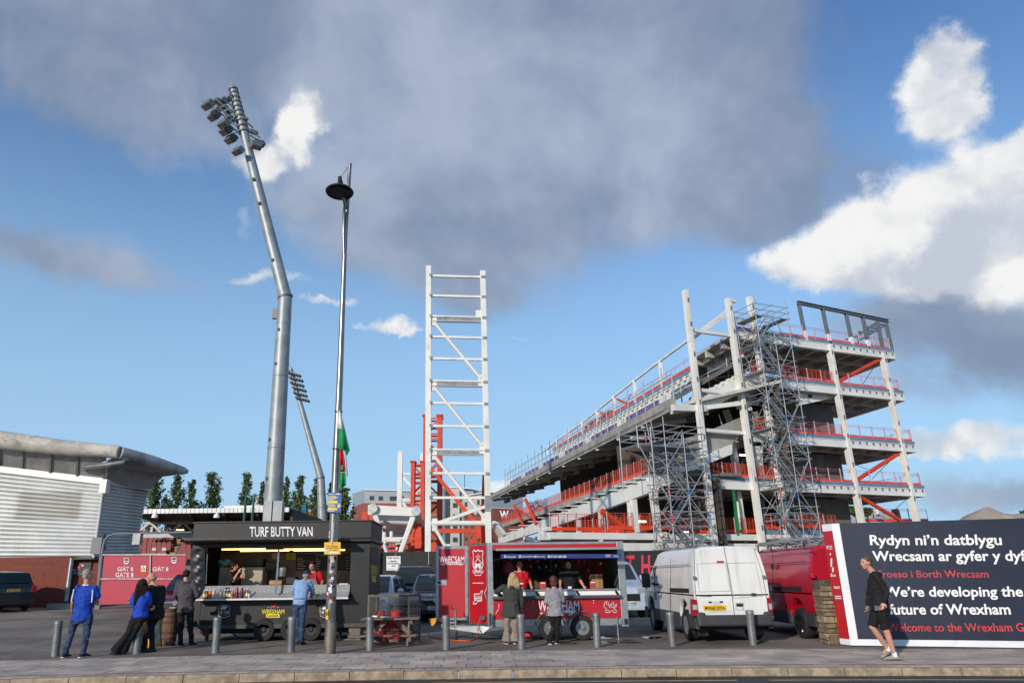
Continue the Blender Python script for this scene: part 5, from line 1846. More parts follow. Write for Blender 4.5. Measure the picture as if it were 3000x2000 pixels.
# taller block
YK = 150.0
kb2 = at('o', 1000, 1500, YK)
KT = thing('tower_block', (kb2.x, YK, 0), 'taller pale and brick block with glazed stair strip behind the truss tower', 'building')
facade(KT, YK, 'o', [(835, 850), (910, 838), (910, 2250), (835, 2250)], M_hgrey2)
facade(KT, YK - .3, 'o', [(862, 870), (908, 868), (908, 2250), (862, 2250)], M_wfr, 'stair_glazing', 1)
wins(KT, YK - .4, 'o', [(864, 872 + i * 52, 906, 918 + i * 52) for i in range(11)])
facade(KT, YK - .2, 'o', [(910, 838), (1010, 838), (1010, 2250), (910, 2250)], M_hwhite)
facade(KT, YK + .5, 'o', [(1010, 850), (1150, 858), (1150, 2250), (1010, 2250)], M_hgrey)
facade(KT, YK + .2, 'o', [(1050, 925), (1280, 890), (1280, 1110), (1050, 1110)], M_hwhite, 'pale_wing')
facade(KT, YK + .2, 'o', [(1050, 1112), (1280, 1112), (1280, 2250), (1050, 2250)], M_hbrick, 'brick_wing')
facade(KT, YK - .5, 'o', [(905, 832), (1150, 850), (1150, 858), (905, 842)], M_white, 'parapet', 15)
facade(KT, YK - .3, 'o', [(1060, 922), (1285, 884), (1285, 892), (1060, 930)], M_white, 'parapet', 15)
facade(KT, YK + 1, 'o', [(1140, 865), (1270, 880), (1270, 900), (1140, 910)], M_hgrey2, 'roof_plant')
wins(KT, YK - .2, 'o', [(942, y, 988, y + 46) for y in (997, 1110, 1225, 1340)])
wins(KT, YK + .2, 'o', [(1060, y, 1084, y + 46) for y in (988, 1105, 1215, 1335)] + [(1120, y, 1146, y + 44) for y in (1090, 1220, 1330)] + [(1184, y, 1208, y + 46) for y in (966, 1080, 1330)])
ae = at('o', 1060, 845, YK)
aer = thing('roof_aerial', ae, 'small television aerial on the flat roof of the pale block', 'aerial')
rod('aerial_mast', ae, ae + V((0, 0, 3)), .06, M_dark, aer)
rod('aerial_boom', ae + V((-1.8, 0, 2.8)), ae + V((1.8, 0, 2.8)), .05, M_dark, aer)
# university wing with the W sign
YU = 140.0
ub = at('S', 250, 1400, YU)
UT = thing('sign_block', (ub.x, YU, 0), 'dark brick block with grey top and white W sign behind the ladder tower', 'building')
pU = frontal(YU)
facade(UT, YU, 'S', [(60, 1120), (442, 1136), (442, 2250), (60, 2250)], M_hbrick2)
facade(UT, YU, 'S', [(60, 975), (442, 1000), (442, 1134), (60, 1118)], M_hgrey2, 'top_storey')
facade(UT, YU - .3, 'S', [(55, 968), (444, 994), (444, 1002), (55, 976)], M_dgrey_steel, 'parapet')
facade(UT, YU - .2, 'S', [(60, 1116), (442, 1134), (442, 1142), (60, 1124)], mat('string_course', (190, 160, 146), .8), 'string_course', .3)
ptext('letter_sign', 'W', pU, 'S', 213, 1228, 300, 1153, M_white, UT, .03, lift=.4)
ptext('letter_sign', 'Wrexham Glyndwr', pU, 'S', 140, 1292, 360, 1258, mat('sign_pink_grey', (200, 170, 168), .5), UT, .01, lift=.4)
# teal glazed office
YG = 150.0
gb2 = at('T', 1150, 300, YG)
GT = thing('glazed_office', (gb2.x, YG, 0), 'white office block with teal glazed front between the floodlight masts', 'building')
M_teal = glass('teal_glass', (46, 104, 112), .1)
facade(GT, YG, 'T', [(780, 30), (1050, 16), (1250, 20), (1250, 1300), (780, 1300)], M_hwhite)
facade(GT, YG, 'T', [(1245, 50), (1470, 52), (1470, 150), (1245, 150)], M_hwhite, 'upper_wing')
facade(GT, YG, 'T', [(1245, 152), (1470, 152), (1470, 1300), (1245, 1300)], M_hbrick, 'lower_wing')
facade(GT, YG - .5, 'T', [(770, 14), (1250, 14), (1250, 22), (770, 24)], M_hgrey, 'eaves', 15)
facade(GT, YG - .4, 'T', [(1055, 45), (1245, 46), (1245, 250), (1055, 250)], M_wfr, 'curtain_wall', .5)
for r_ in range(6):
 for c in range(5):
  P = [at('T', 1058 + c * 37.5, 48 + r_ * 33, YG - .6), at('T', 1058 + c * 37.5 + 35.5, 48 + r_ * 33 + 31, YG - .6)]
  MB().bx(P[0].x, P[1].x, YG - .6, YG - .35, P[1].z, P[0].z).build('glass_pane', M_teal, GT)
wins(GT, YG, 'T', [(1252, 84, 1356, 126), (1252, 190, 1350, 228), (830, 40, 845, 120), (1395, 90, 1440, 124), (1395, 190, 1440, 228)])
pr = at('T', 785, 30, YG)
MB().prism([at('T', 778, 72, YG - .3), at('T', 852, 20, YG - .3), at('T', 860, 24, YG - .3), at('T', 784, 80, YG - .3)], (0, 2, 0)).build('gable_trim', M_hgrey, GT)
# things beyond the stand on the right
YR = 120.0
rb = at('B', 850, 1190, YR)
RS = thing('sloped_roof_shed', (rb.x, YR, 0), 'pale roof slope with dark edge behind the last two stand columns', 'building')
facade(RS, YR, 'B', [(600, 1120), (720, 1108), (1020, 1082), (1052, 1900), (600, 1900)], mat('pale_roof_sheet', (150, 158, 168), .5), 'roof_sheet', 10)
MB().beam(at('B', 1022, 1078, YR - .3), at('B', 1052, 1190, YR - .3), .5, .8).build('dark_verge', M_dark, RS)
MB().beam(at('B', 985, 1084, YR - .3), at('B', 1026, 1080, YR - .3), .5, .5).build('dark_ridge', M_dark, RS)
MB().beam(at('B', 826, 1092, YR - .3), at('B', 850, 1092, YR - .3), .5, 1.0).build('roof_vent', M_white, RS)

def bush(k, x, y, Y, rpx, seed, label, squash=.7):
 c = at(k, x, y, Y)
 R = rpx / FPX * Y
 o = thing('tree', (c.x, Y, 0), label, 'tree')
 MB().tube([(c.x, Y, 0), (c.x + .1, Y, c.z)], [.3, .12], 7).build('trunk', M_bark, o)
 g = random.Random(seed)
 br = []
 for i in range(26):
  a = g.uniform(0, 6.28)
  e = g.uniform(-.3, 1.2)
  rr = R * g.uniform(.5, 1.0)
  br.append(((c.x, Y, c.z - R * .3), (c.x + rr * math.cos(a) * math.cos(e), Y + rr * math.sin(a) * math.cos(e), c.z + squash * rr * math.sin(e)), R))
 link('crown', leaf_cloud(seed, br, 60, .3, R * .14), o)
 return o

bush('B', 640, 1085, 110, 17, 3, 'round dark tree behind the fourth stand column')
bush('B', 745, 1095, 112, 13, 4, 'small tree left of the pale roof slope')
bush('f', 2366, 1180, 60, 16, 5, 'dark tree tip at the right edge beyond the marquee roof')
# marquee roof
YM = 60.0
mp_ = at('f', 2276, 1180, YM)
MQ = thing('marquee', (mp_.x, YM, gz(60)), 'beige stretch marquee roof peak behind the navy hoarding', 'marquee')
peaks = [(2190, 1215), (2215, 1202), (2240, 1188), (2253, 1176), (2263, 1164), (2271, 1164), (2282, 1172), (2300, 1178), (2325, 1180), (2352, 1178), (2400, 1180), (2440, 1200)]
b = MB()
rws = []
for dy in (0, 1.5, 4, 7, 9):
 s = {0: .0, 1.5: .45, 4: 1.0, 7: .7, 9: .2}[dy]
 r_ = []
 for i, (x, y) in enumerate(peaks):
  p = at('f', x, y, YM)
  zb2 = at('f', x, 1215, YM).z
  r_.append((p.x, YM - 4 + dy, zb2 + (p.z - zb2) * s))
 rws.append(r_)
n = len(peaks)
b._add([p for r_ in rws for p in r_], [(i * n + j, i * n + j + 1, (i + 1) * n + j + 1, (i + 1) * n + j) for i in range(len(rws) - 1) for j in range(n - 1)])
b.build('canopy', mat('marquee_canvas', (170, 158, 142), .8, 0, .08, .6), MQ, smooth=True)
for x in (2195, 2268, 2340, 2435):
 p = at('f', x, 1212, YM)
 rod('pole', (p.x, YM, gz(60)), p, .06, M_dgrey_steel, MQ)
# ================================================================== black hoarding behind the car park
M_hoard = mat('black_hoarding', (26, 26, 27), .65, 0, .3, 1.2, dirt=(70, 68, 64), dirt_amt=.25, dirt_s=5)
YK2 = 31.0
ph = frontal(YK2)

def hoard_run(k0, x0, k1, x1, ytop_k, ytop, parent, n):
 a, b = at(k0, x0, ytop, YK2), at(k1, x1, ytop, YK2)
 for i in range(n):
  xa_, xb_ = a.x + (b.x - a.x) * i / n, a.x + (b.x - a.x) * (i + 1) / n
  MB().bx(xa_ + .008, xb_ - .008, YK2, YK2 + .05, gz(YK2), a.z).build('board', M_hoard, parent)
 return a

hb1 = thing('black_hoarding', (at('M', 400, 600, YK2).x, YK2, gz(YK2)), 'black timber hoarding with white parking notice behind the parked cars', 'hoarding')
a = hoard_run('M', 190, 'M', 1100, 'M', 522, hb1, 6)
bar('post', (at('M', 196, 0, YK2 - .1).x, YK2 - .1, gz(YK2)), at('M', 194, 520, YK2 - .1), .1, .1, mat('post_grey_wood', (120, 112, 104), .9), hb1)
nt = panel('notice_board', ph, 'M', [(258, 560), (388, 558), (386, 688), (258, 690)], M_sign_white, hb1, .02, .02)
for s, y0, y1, x0, x1 in (('TURF HOTEL', 568, 584, 266, 378), ('PARKING', 598, 613, 287, 356), ('FOR PATRONS', 619, 634, 267, 376), ('ONLY', 641, 655, 302, 344)):
 ptext('lettering', s, ph, 'M', x0, y1, x1, y0, M_black, nt, .01, lift=.03)
panel('lettering_line', ph, 'M', rect(268, 674, 330, 677), M_black, nt, .03)
hb2 = thing('lettered_hoarding', (at('V', 1000, 400, YK2).x, YK2, gz(YK2)), 'black hoarding with large red capital letters between trailer and white van', 'hoarding')
ztop = at('V', 1000, 352, YK2).z
xa_, xb_ = at('V', 600, 352, YK2).x, at('V', 2050, 352, YK2).x
for i in range(8):
 MB().bx(xa_ + (xb_ - xa_) * i / 8 + .008, xa_ + (xb_ - xa_) * (i + 1) / 8 - .008, YK2, YK2 + .05, gz(YK2), ztop).build('board', M_hoard, hb2)
M_hred = mat('hoarding_red_letter', (206, 52, 72), .6, 0, .08, 2)
ptext('lettering', 'T', ph, 'V', 888, 560, 968, 394, M_hred, hb2, .03, lift=.02)
ptext('lettering', 'H', ph, 'V', 1030, 592, 1112, 392, M_hred, hb2, .03, lift=.02)

# ================================================================== cars
M_cgl = glass('car_glass', (24, 30, 32), .05)
M_lens = mat('headlight_lens', (190, 194, 198), .12, .3, .1, 20)
M_rlens = mat('tail_lens', (150, 18, 24), .2, 0, .1, 10)

def car_paint(name, rgb, metal=.35):
 return mat(name, rgb, .32, metal, .05, 1.5, coat=.6, dirt=tuple(int(c * .8 + 20) for c in rgb), dirt_amt=.2, dirt_s=2)

def wheel(parent, c, r, wd, axis_x=1, rim=None):
 """tyre > rim, spinning axis along x"""
 rim = rim or M_grey_steel
 t = MB().lathe([(r * .62, -wd / 2), (r * .93, -wd / 2), (r, -wd * .33), (r, wd * .33), (r * .93, wd / 2), (r * .62, wd / 2)], c, 26, 'X', False).build('tyre', M_rubber, parent, local=True, smooth=True)
 s = -1 if axis_x < 0 else 1
 prof_ = [(r * .64, -wd * .46), (r * .62, -wd * .3), (r * .45, -wd * .22), (r * .22, -wd * .34), (r * .1, -wd * .36), (r * .02, -wd * .36)]
 b = MB()
 b.lathe([(q, h * -s) for q, h in prof_], c, 26, 'X')
 for i in range(7):
  a_ = i * 2 * math.pi / 7
  p0 = V(c) + V((s * wd * .36, r * .2 * math.cos(a_), r * .2 * math.sin(a_)))
  p1 = V(c) + V((s * wd * .42, r * .58 * math.cos(a_), r * .58 * math.sin(a_)))
  b.beam(p0, p1, .05, .03, up=(1, 0, 0))
 b.build('rim', rim, t, local=True, smooth=True)
 return t

def arch_poly(y0, y1, z0, z1, arches, n=8):
 """side outline with wheel arch notches cut into its lower edge"""
 pts = [(y0, z1), (y0, z0)]
 for (c, r_) in arches:
  a0 = math.acos(max(-1, min(1, 0)))
  for i in range(n + 1):
   a_ = math.pi - math.pi * i / n
   pts.append((c + r_ * math.cos(a_), max(z0, z0 + (r_ * 1.0) * math.sin(a_))))
 pts += [(y1, z0), (y1, z1)]
 return pts

def car(label, loc, rotz, paint, L=4.4, Wd=1.8, H=1.48, kind='estate', group='cars parked behind the stalls', plate=None, rear=False, cat='car', rails=False):
 """car with its front at local -y (facing the viewer when rotz = 0)"""
 o = thing('parked_car', loc, label, cat, group, rotz)
 hw = Wd / 2
 belt = H * .62
 zb0 = .24
 ar_ = [(-L / 2 + .85, .36), (L / 2 - .85, .36)]
 low = arch_poly(-L / 2, L / 2, zb0, belt * .72, ar_)
 b = MB()
 b.prism([(-hw, y, z) for y, z in low], (Wd, 0, 0))
 b.build('lower_body', paint, o, local=True, bevel=.05)
 # bonnet, shoulders and cabin as lofted cross-sections
 bon = {'estate': .30, 'suv': .28, 'mpv': .22}[kind]
 st_ = []
 ws0 = -L / 2 + L * bon - .15
 for y, zt_, wt in ((-L / 2 + .02, belt * .74, .90), (-L / 2 + .18, belt * .86, .96), (-L / 2 + .6, belt * .93, .98), (ws0, belt, 1.0), (ws0 + .3, belt, 1.0), (L / 2 - .35, belt * 1.02, 1.0), (L / 2 - .05, belt * 1.0, .97), (L / 2, belt * .9, .95)):
  w_ = hw * wt
  st_.append([V((x, y, z)) for x, z in ((-w_, belt * .70), (-w_, zt_ - .07), (-w_ * .96, zt_ - .02), (-w_ * .8, zt_), (w_ * .8, zt_), (w_ * .96, zt_ - .02), (w_, zt_ - .07), (w_, belt * .70))])
 MB().rings(st_).build('bonnet_and_shoulders', paint, o, local=True, smooth=True)
 yr = L / 2 - (.12 if kind != 'suv' else .2)
 A_ = [(ws0, belt - .02, .90), (ws0 + .45, (belt + H) / 2 + .06, .82), (ws0 + .85, H - .05, .74), (ws0 + 1.2, H, .72), (yr - .7, H - .02, .72), (yr - .28, H - .1, .74), (yr, belt + .05, .86)]
 rs = []
 for y, zt_, wt in A_:
  w_ = hw * wt
  wb_ = hw * .93
  rs.append([V((x, y, z)) for x, z in ((-wb_, belt - .03), (-(w_ + (wb_ - w_) * .5), (belt + zt_) / 2), (-w_, zt_ - .05), (-w_ * .8, zt_), (w_ * .8, zt_), (w_, zt_ - .05), (w_ + (wb_ - w_) * .5, (belt + zt_) / 2), (wb_, belt - .03))])
 MB().rings(rs).build('cabin', paint, o, local=True, smooth=True)
 # glass: windscreen, back light, side windows
 def glassq(P, nm):
  MB().poly(P).build(nm, M_cgl, o, local=True)
 y0, z0, w0 = A_[0]
 y1, z1, w1 = A_[2]
 ws_ = []
 for f in np.linspace(.06, .94, 5):
  y = np.interp(f, [0, .5, 1], [A_[0][0], A_[1][0], A_[2][0]])
  z = np.interp(f, [0, .5, 1], [A_[0][1], A_[1][1], A_[2][1]])
  w_ = np.interp(f, [0, .5, 1], [A_[0][2], A_[1][2], A_[2][2]]) * hw * .9
  ws_.append([V((x, y - .03 - .03 * (1 - abs(x) / w_), z + .025)) for x in (-w_, -w_ * .5, 0, w_ * .5, w_)])
 b = MB()
 b._add([p for r_ in ws_ for p in r_], [(i * 5 + j, i * 5 + j + 1, (i + 1) * 5 + j + 1, (i + 1) * 5 + j) for i in range(4) for j in range(4)])
 b.build('windscreen', M_cgl, o, local=True, smooth=True)
 rw = hw * .70
 glassq([V((-rw, yr + .03, belt + .12)), V((rw, yr + .03, belt + .12)), V((rw * .92, yr - .20, H - .14)), V((-rw * .92, yr - .20, H - .14))], 'rear_window')
 for s in (-1, 1):
  for ya, yb in ((ws0 + .72, ws0 + 1.55), (ws0 + 1.63, ws0 + 2.4), (ws0 + 2.48, yr - .45)):
   if yb - ya < .2:
    continue
   glassq([V((s * hw * .945, ya - .25 if ya < ws0 + 1 else ya, belt + .03)), V((s * hw * .945, yb, belt + .03)), V((s * hw * .775, yb - .03, H - .13)), V((s * hw * .775, ya + .12, H - .13))], 'side_window')
  MB().ball((s * (hw + .1), ws0 + .62, belt + .06), (.12, .07, .08), 10, 7).build('door_mirror', paint, o, local=True, smooth=True)
  MB().box((s * hw * .76, -L / 2 + .07, belt * .76), (hw * .36, .12, .13), rz=s * .35).build('headlight', M_lens, o, local=True, bevel=.03)
  MB().box((s * hw * .86, L / 2 - .03, belt * .86), (hw * .22, .1, .3)).build('tail_light', M_rlens, o, local=True, bevel=.02)
  for (c, r_) in ar_:
   wheel(o, (s * (hw - .11), c, .32), .32, .2, s)
 # grille, plate, bumper
 MB().prism([(-hw * .5, -L / 2 - .015, belt * .72), (hw * .5, -L / 2 - .015, belt * .72), (hw * .38, -L / 2 - .015, belt * .56), (-hw * .38, -L / 2 - .015, belt * .56)], (0, .05, 0)).build('grille', M_black, o, local=True)
 MB().bx(-hw * .5, hw * .5, -L / 2 - .03, -L / 2 + .02, belt * .72, belt * .76).build('chrome_bar', M_chrome, o, local=True)
 MB().lathe([(.07, -.02), (.075, .02)], (0, -L / 2 - .03, belt * .72), 14, 'Y').build('badge', M_chrome, o, local=True)
 MB().bx(-hw * .82, hw * .82, -L / 2 - .02, -L / 2 + .05, zb0 + .02, zb0 + .13).build('lower_intake', M_black, o, local=True)
 pm = mat('plate_yellow', (226, 178, 30), .4) if rear else M_sign_white
 py = L / 2 + .012 if rear else -L / 2 - .035
 pzz = belt * .82 if rear else belt * .46
 pl_ = MB().bx(-.26, .26, py - .008, py + .008, pzz - .055, pzz + .055).build('number_plate', pm, o, local=True)
 if plate:
  R3 = Matrix.Rotation(rotz, 3, 'Z')
  s = 1 if not rear else -1
  f = lambda x, z: R3 @ V((x * s, py - .01 * s, z)) + V(loc)
  text('plate_text', plate, f(-.235, pzz - .036), f(.235, pzz - .036), f(-.235, pzz + .036), M_black, None, .012, lift=.003)
  TEXT_JOBS[-1] = TEXT_JOBS[-1][:5] + (('local', pl_, loc, rotz),) + TEXT_JOBS[-1][6:]
 if rear:
  MB().bx(-hw * .9, hw * .9, L / 2 - .02, L / 2 + .06, zb0 + .05, zb0 + .3).build('rear_bumper', M_black, o, local=True, bevel=.02)
 if rails:
  for s in (-1, 1):
   MB().tube([(s * hw * .66, ws0 + 1.1, H), (s * hw * .66, ws0 + 1.2, H + .05), (s * hw * .66, yr - .8, H + .04), (s * hw * .66, yr - .7, H - .02)], .02, 8).build('roof_rail', M_black, o, local=True)
 return o

p = at('M', 640, 1095, 25.5)
car('dark grey estate car with chrome grille bar parked beside the trailer door', (at('M', 640, 1050, 25.5).x + .15, 27.4, gz(27)), rad(3), car_paint('graphite_car_paint', (76, 82, 94)), 4.5, 1.8, 1.5, 'estate', plate='CX64 VGF')
car('black people carrier with roof rails behind the grey estate car', (at('M', 560, 900, 30).x - .1, 29.2, gz(29)), rad(8), car_paint('black_green_car_paint', (38, 42, 46)), 4.2, 1.82, 1.78, 'mpv', rails=True)
car('white hatchback half hidden behind the butty van and gas cage', (at('M', 150, 900, 24).x - .25, 25.8, gz(26)), rad(-6), car_paint('white_car_paint', (206, 210, 214), .05), 4.0, 1.72, 1.5, 'estate')
car('maroon crossover facing forward behind the gate end of the butty van', (at('L', 990, 1000, 24.0).x, 26.2, gz(26)), rad(4), car_paint('maroon_car_paint', (96, 20, 38)), 4.4, 1.84, 1.64, 'suv')
car('black off-roader seen from behind at the left edge', (at('L', 85, 1000, 34).x - 2.4 * .766, 34 + 2.4 * .643, gz(36)), rad(230), car_paint('black_car_paint', (22, 24, 28)), 4.8, 1.95, 1.76, 'suv', plate='BV12 XKD', rear=True)

# ================================================================== vans
M_trim = mat('van_plastic_trim', (58, 58, 60), .65, 0, .12, 4)
M_gap = mat('panel_gap', (30, 30, 31), .8, 0, 0)

def van(label, X0, X1, Y0, ztop, paint, L=5.3, group='panel vans behind the pavement'):
 """panel van heading away; rear at Y0"""
 xm = (X0 + X1) / 2
 o = thing('panel_van', (xm, Y0 + L / 2, 0), label, 'van', group)
 hw = (X1 - X0) / 2
 zr = ztop
 ax_ = [(Y0 + 1.02, .40), (Y0 + 1.02 + 3.4, .40)]
 low = arch_poly(Y0 + .06, Y0 + L - .1, .50, 1.06, [(c, .40) for c, r_ in ax_], 10)
 MB().prism([(xm - hw, y, z) for y, z in low], (2 * hw, 0, 0)).build('lower_body', paint, o, bevel=.03)
 sk = []
 for y0, y1 in ((Y0 + .12, ax_[0][0] - .41), (ax_[0][0] + .41, ax_[1][0] - .41), (ax_[1][0] + .41, Y0 + L - .05)):
  for s in (-1, 1):
   MB().bx(xm + s * (hw + .012), xm + s * (hw - .08), y0, y1, .30, .60).build('side_trim', M_trim, o, bevel=.015)
 # upper body loft along y
 rs = []
 prof_ = [(0.0, zr - .07, .985), (.05, zr - .01, 1.0), (.2, zr, 1.0), (L * .62, zr + .01, 1.0), (L * .70, zr - .04, 1.0), (L * .86, 1.42, .97), (L * .95, 1.18, .92), (L, 1.07, .86)]
 for yy, zt_, wt in prof_:
  w_ = hw * wt
  zsh = min(1.35, 1.02 + (zt_ - 1.02) * .5)
  k = max(0.0, (zt_ - 1.35) / (zr - 1.35))
  wtop = w_ * (1 - .13 * k)
  cr = .13 * min(1, k + .25)
  pts = [(-w_, 1.0), (-w_ * 1.0, zsh), (-(w_ + wtop) / 2 * 1.005, (zsh + zt_ - cr) / 2), (-wtop, zt_ - cr), (-wtop + cr * .35, zt_ - cr * .3), (-wtop + cr * 1.1, zt_), (0, zt_ + .02)]
  ring = pts + [(-x, z) for x, z in reversed(pts[:-1])]
  rs.append([V((xm + x, Y0 + .06 + yy, z)) for x, z in ring])
 MB().rings(rs).build('upper_body', paint, o, smooth=True)
 MB().bx(xm - hw * .98, xm + hw * .98, Y0 - .02, Y0 + .2, .36, .60).build('rear_bumper', M_trim, o, bevel=.05)
 for s in (-1, 1):
  MB().bx(xm + s * (hw * 1.0), xm + s * (hw - .2), Y0 - .01, Y0 + .62, .36, .66).build('bumper_corner', M_trim, o, bevel=.05)
 MB().bx(xm - hw * .9, xm + hw * .9, Y0 + .25, Y0 + L - .3, .28, .5).build('underbody', M_dark, o)
 # cab glass and mirrors
 for s in (-1, 1):
  yc = Y0 + L * .70
  x_ = xm + s * hw * 1.004
  x2 = xm + s * hw * .905
  MB().poly([(x_, yc - .35, 1.20), (x_, yc + .62, 1.17), (x2 + s * .05, yc + .25, zr - .42), (x2, yc - .33, zr - .36)]).build('cab_window', M_cgl, o)
  MB().box((xm + s * (hw + .16), yc + .42, 1.32), (.22, .12, .38)).build('door_mirror', M_black, o, bevel=.03)
  for (c, r_) in ax_:
   w_ = wheel(o, (s * (hw - .12), c - (Y0 + L / 2), .34), .345, .23, s, M_chrome if 'red' in label else mat('wheel_trim_silver', (150, 152, 156), .4, .5))
   MB().tube([(xm + s * (hw - .1), c + .42 * math.cos(t_ * math.pi / 10), .5 + .40 * math.sin(t_ * math.pi / 10)) for t_ in range(11)], .035, 6).build('arch_lip', M_dark if 'red' not in label else paint, o)
  MB().bx(xm + s * (hw - .1), xm + s * (hw - .34), Y0 + .42, Y0 + .46, .14, .44).build('mud_flap', M_black, o)
 return o

M_vwhite = mat('white_van_paint', (220, 220, 216), .3, 0, .05, 1.2, coat=.5, dirt=(150, 142, 130), dirt_amt=.4, dirt_s=1.6, streak=True)
M_vred = car_paint('red_van_paint', (176, 14, 38), .1)
YV = 17.15
pv = frontal(YV)
XL, XR = at('V', 1545, 960, YV).x, at('v', 945, 1090, YV).x
ZV = at('V', 1850, 312, YV).z
wv = van('white panel van with yellow rear plate parked behind the bollards', XL, XR, YV, ZV, M_vwhite)
pr_ = Plane((0, YV + .055, 0), (0, 1, 0))
fr_ = .012
outline('door_seam', pr_, 'v', [(303, 172), (343, 385), (415, 830), (440, 1060), (452, 1188)], 5, M_gap, wv, fr_, False)
outline('door_edge', pr_, 'v', [(690, 205), (790, 500), (850, 820), (885, 1110), (860, 1180), (500, 1188)], 4, M_gap, wv, fr_, False)
outline('door_edge', pr_, 'V', [(1512, 340), (1520, 640), (1545, 960), (1580, 1045), (1880, 1048)], 3, M_gap, wv, fr_, False)
outline('door_panel', pr_, 'V', [(1540, 470), (1800, 462), (1845, 720), (1560, 728)], 2, mat('seam_grey', (168, 168, 166), .5), wv, fr_)
outline('door_panel', pr_, 'v', [(350, 385), (710, 378), (800, 800), (430, 830)], 3, mat('seam_grey', (168, 168, 166), .5), wv, fr_)
outline('swage_line', pr_, 'v', [(0, 1050), (880, 1050)], 4, mat('seam_grey', (168, 168, 166), .5), wv, fr_, False)
panel('brake_light', pr_, 'V', rect(1724, 446, 1784, 462), M_rlens, wv, .02, .02)
panel('plate_recess', pr_, 'V', [(1575, 815), (1830, 812), (1850, 912), (1590, 922)], mat('recess_white', (206, 206, 204), .5), wv, .01)
npv = panel('number_plate', pr_, 'V', [(1598, 856), (1808, 852), (1811, 898), (1602, 902)], mat('plate_yellow', (226, 178, 30), .4), wv, .025, .012)
ptext('plate_text', 'MW62 XYA', pr_, 'V', 1612, 894, 1796, 862, M_black, npv, .012, lift=.03)
panel('plate_lamp', pr_, 'V', rect(1648, 817, 1674, 830), M_black, wv, .03, .03)
panel('plate_lamp', pr_, 'V', rect(1750, 814, 1776, 828), M_black, wv, .03, .03)
panel('door_handle', pr_, 'V', rect(1906, 838, 1960, 862), M_black, wv, .02, .02)
outline('handle_recess', pr_, 'V', rect(1898, 832, 1966, 892), 3, mat('seam_grey', (168, 168, 166), .5), wv, fr_)
ptext('badge_text', 'TRANSIT', pr_, 'V', 1566, 773, 1682, 755, M_gap, wv, .02, lift=.02)
panel('oval_badge', pr_, 'v', [(684 + 40 * math.cos(i * .524), 785 + 19 * math.sin(i * .524)) for i in range(12)], mat('badge_grey', (84, 88, 92), .3, .6), wv, .02)
for k, pts in (('V', [(1492, 796), (1536, 800), (1556, 948), (1498, 950)]),):
 tl = panel('tail_light', pr_, k, pts, M_rlens, wv, .03, .14)
 panel('light_lens', pr_, k, [(1498, 845), (1538, 848), (1545, 892), (1500, 892)], M_lens, tl, .04)
tl = panel('tail_light', pr_, 'v', [(848, 826), (900, 826), (932, 1040), (884, 1045)], M_rlens, wv, .03, .14)
panel('light_lens', pr_, 'v', [(868, 900), (910, 900), (918, 975), (878, 975)], M_lens, tl, .04)
panel('reflector', pr_, 'v', rect(886, 1055, 930, 1105), M_lens, wv, .04, .04)
for k, x, y in (('V', 1515, 600), ('v', 810, 560)):
 MB().box(pr_.hit(k, x, y, .04), (.06, .08, .07)).build('hinge', M_grey_steel, wv, bevel=.01)
pside = Plane((XL, 0, 0), (1, 0, 0))
sl = Plane((XL - .012, 0, 0), (1, 0, 0))
outline('slide_rail', sl, 'V', [(1296, 712), (1462, 718)], 9, M_gap, wv, .0, False)
outline('door_line', sl, 'V', [(1300, 420), (1296, 700), (1300, 930)], 2, M_gap, wv, 0, False)
outline('door_line', sl, 'V', [(1150, 560), (1148, 760), (1140, 900)], 2, M_gap, wv, 0, False)
outline('swage_line', sl, 'V', [(1112, 497), (1470, 478)], 2, mat('seam_grey', (168, 168, 166), .5), wv, 0, False)
outline('slot', sl, 'V', [(1160, 745), (1163, 790)], 6, M_gap, wv, 0, False)

# red van
YR2 = 17.3
XL2 = at('v', 1450, 700, YR2).x
rv = van('red panel van with roof bars behind the stone pillar', XL2, XL2 + 1.97, YR2, at('v', 1440, 160, YR2).z, M_vred, L=5.5)
sl2 = Plane((XL2 - .012, 0, 0), (1, 0, 0))
outline('slide_rail', sl2, 'v', [(945, 712), (1282, 714)], 20, M_gap, rv, 0, False)
outline('door_line', sl2, 'v', [(926, 245), (930, 600), (935, 860)], 4, mat('dark_red_seam', (70, 8, 16), .6), rv, 0, False)
outline('swage_line', sl2, 'v', [(800, 402), (1360, 365)], 3, mat('dark_red_seam', (70, 8, 16), .6), rv, 0, False)
outline('gutter_line', sl2, 'v', [(745, 255), (1440, 190)], 4, mat('dark_red_seam', (70, 8, 16), .6), rv, 0, False)
MB().box(sl2.hit('v', 930, 425), (.04, .16, .14)).build('filler_cap', M_black, rv, bevel=.02)
MB().box((XL2 + .02, YR2 - .02, at('v', 1480, 545, YR2).z), (.1, .1, .12)).build('hinge', M_vred, rv, bevel=.02)
zr = at('v', 1440, 160, YR2).z
for y in (.5, 1.5, 2.5, 3.4):
 rod('roof_bar', (XL2 + .12, YR2 + y, zr + .12), (XL2 + 1.85, YR2 + y, zr + .12), .018, M_galv, rv)
 for x in (.14, 1.83):
  rod('bar_foot', (XL2 + x, YR2 + y, zr - .06), (XL2 + x, YR2 + y, zr + .12), .02, M_black, rv)
for x in (.15, .6, 1.0, 1.4, 1.82):
 rod('roof_rack_rail', (XL2 + x, YR2 + .2, zr + .15), (XL2 + x, YR2 + 3.6, zr + .13), .018, M_galv, rv)
lad = thing('ladder', (XL2 + .5, YR2 + 1.5, zr + .18), 'aluminium ladder lying on the roof bars of the red van', 'ladder')
for x in (.35, .7):
 rod('ladder_rail', (XL2 + x, YR2 + .05, zr + .19), (XL2 + x, YR2 + 3.9, zr + .19), .025, M_galv, lad)
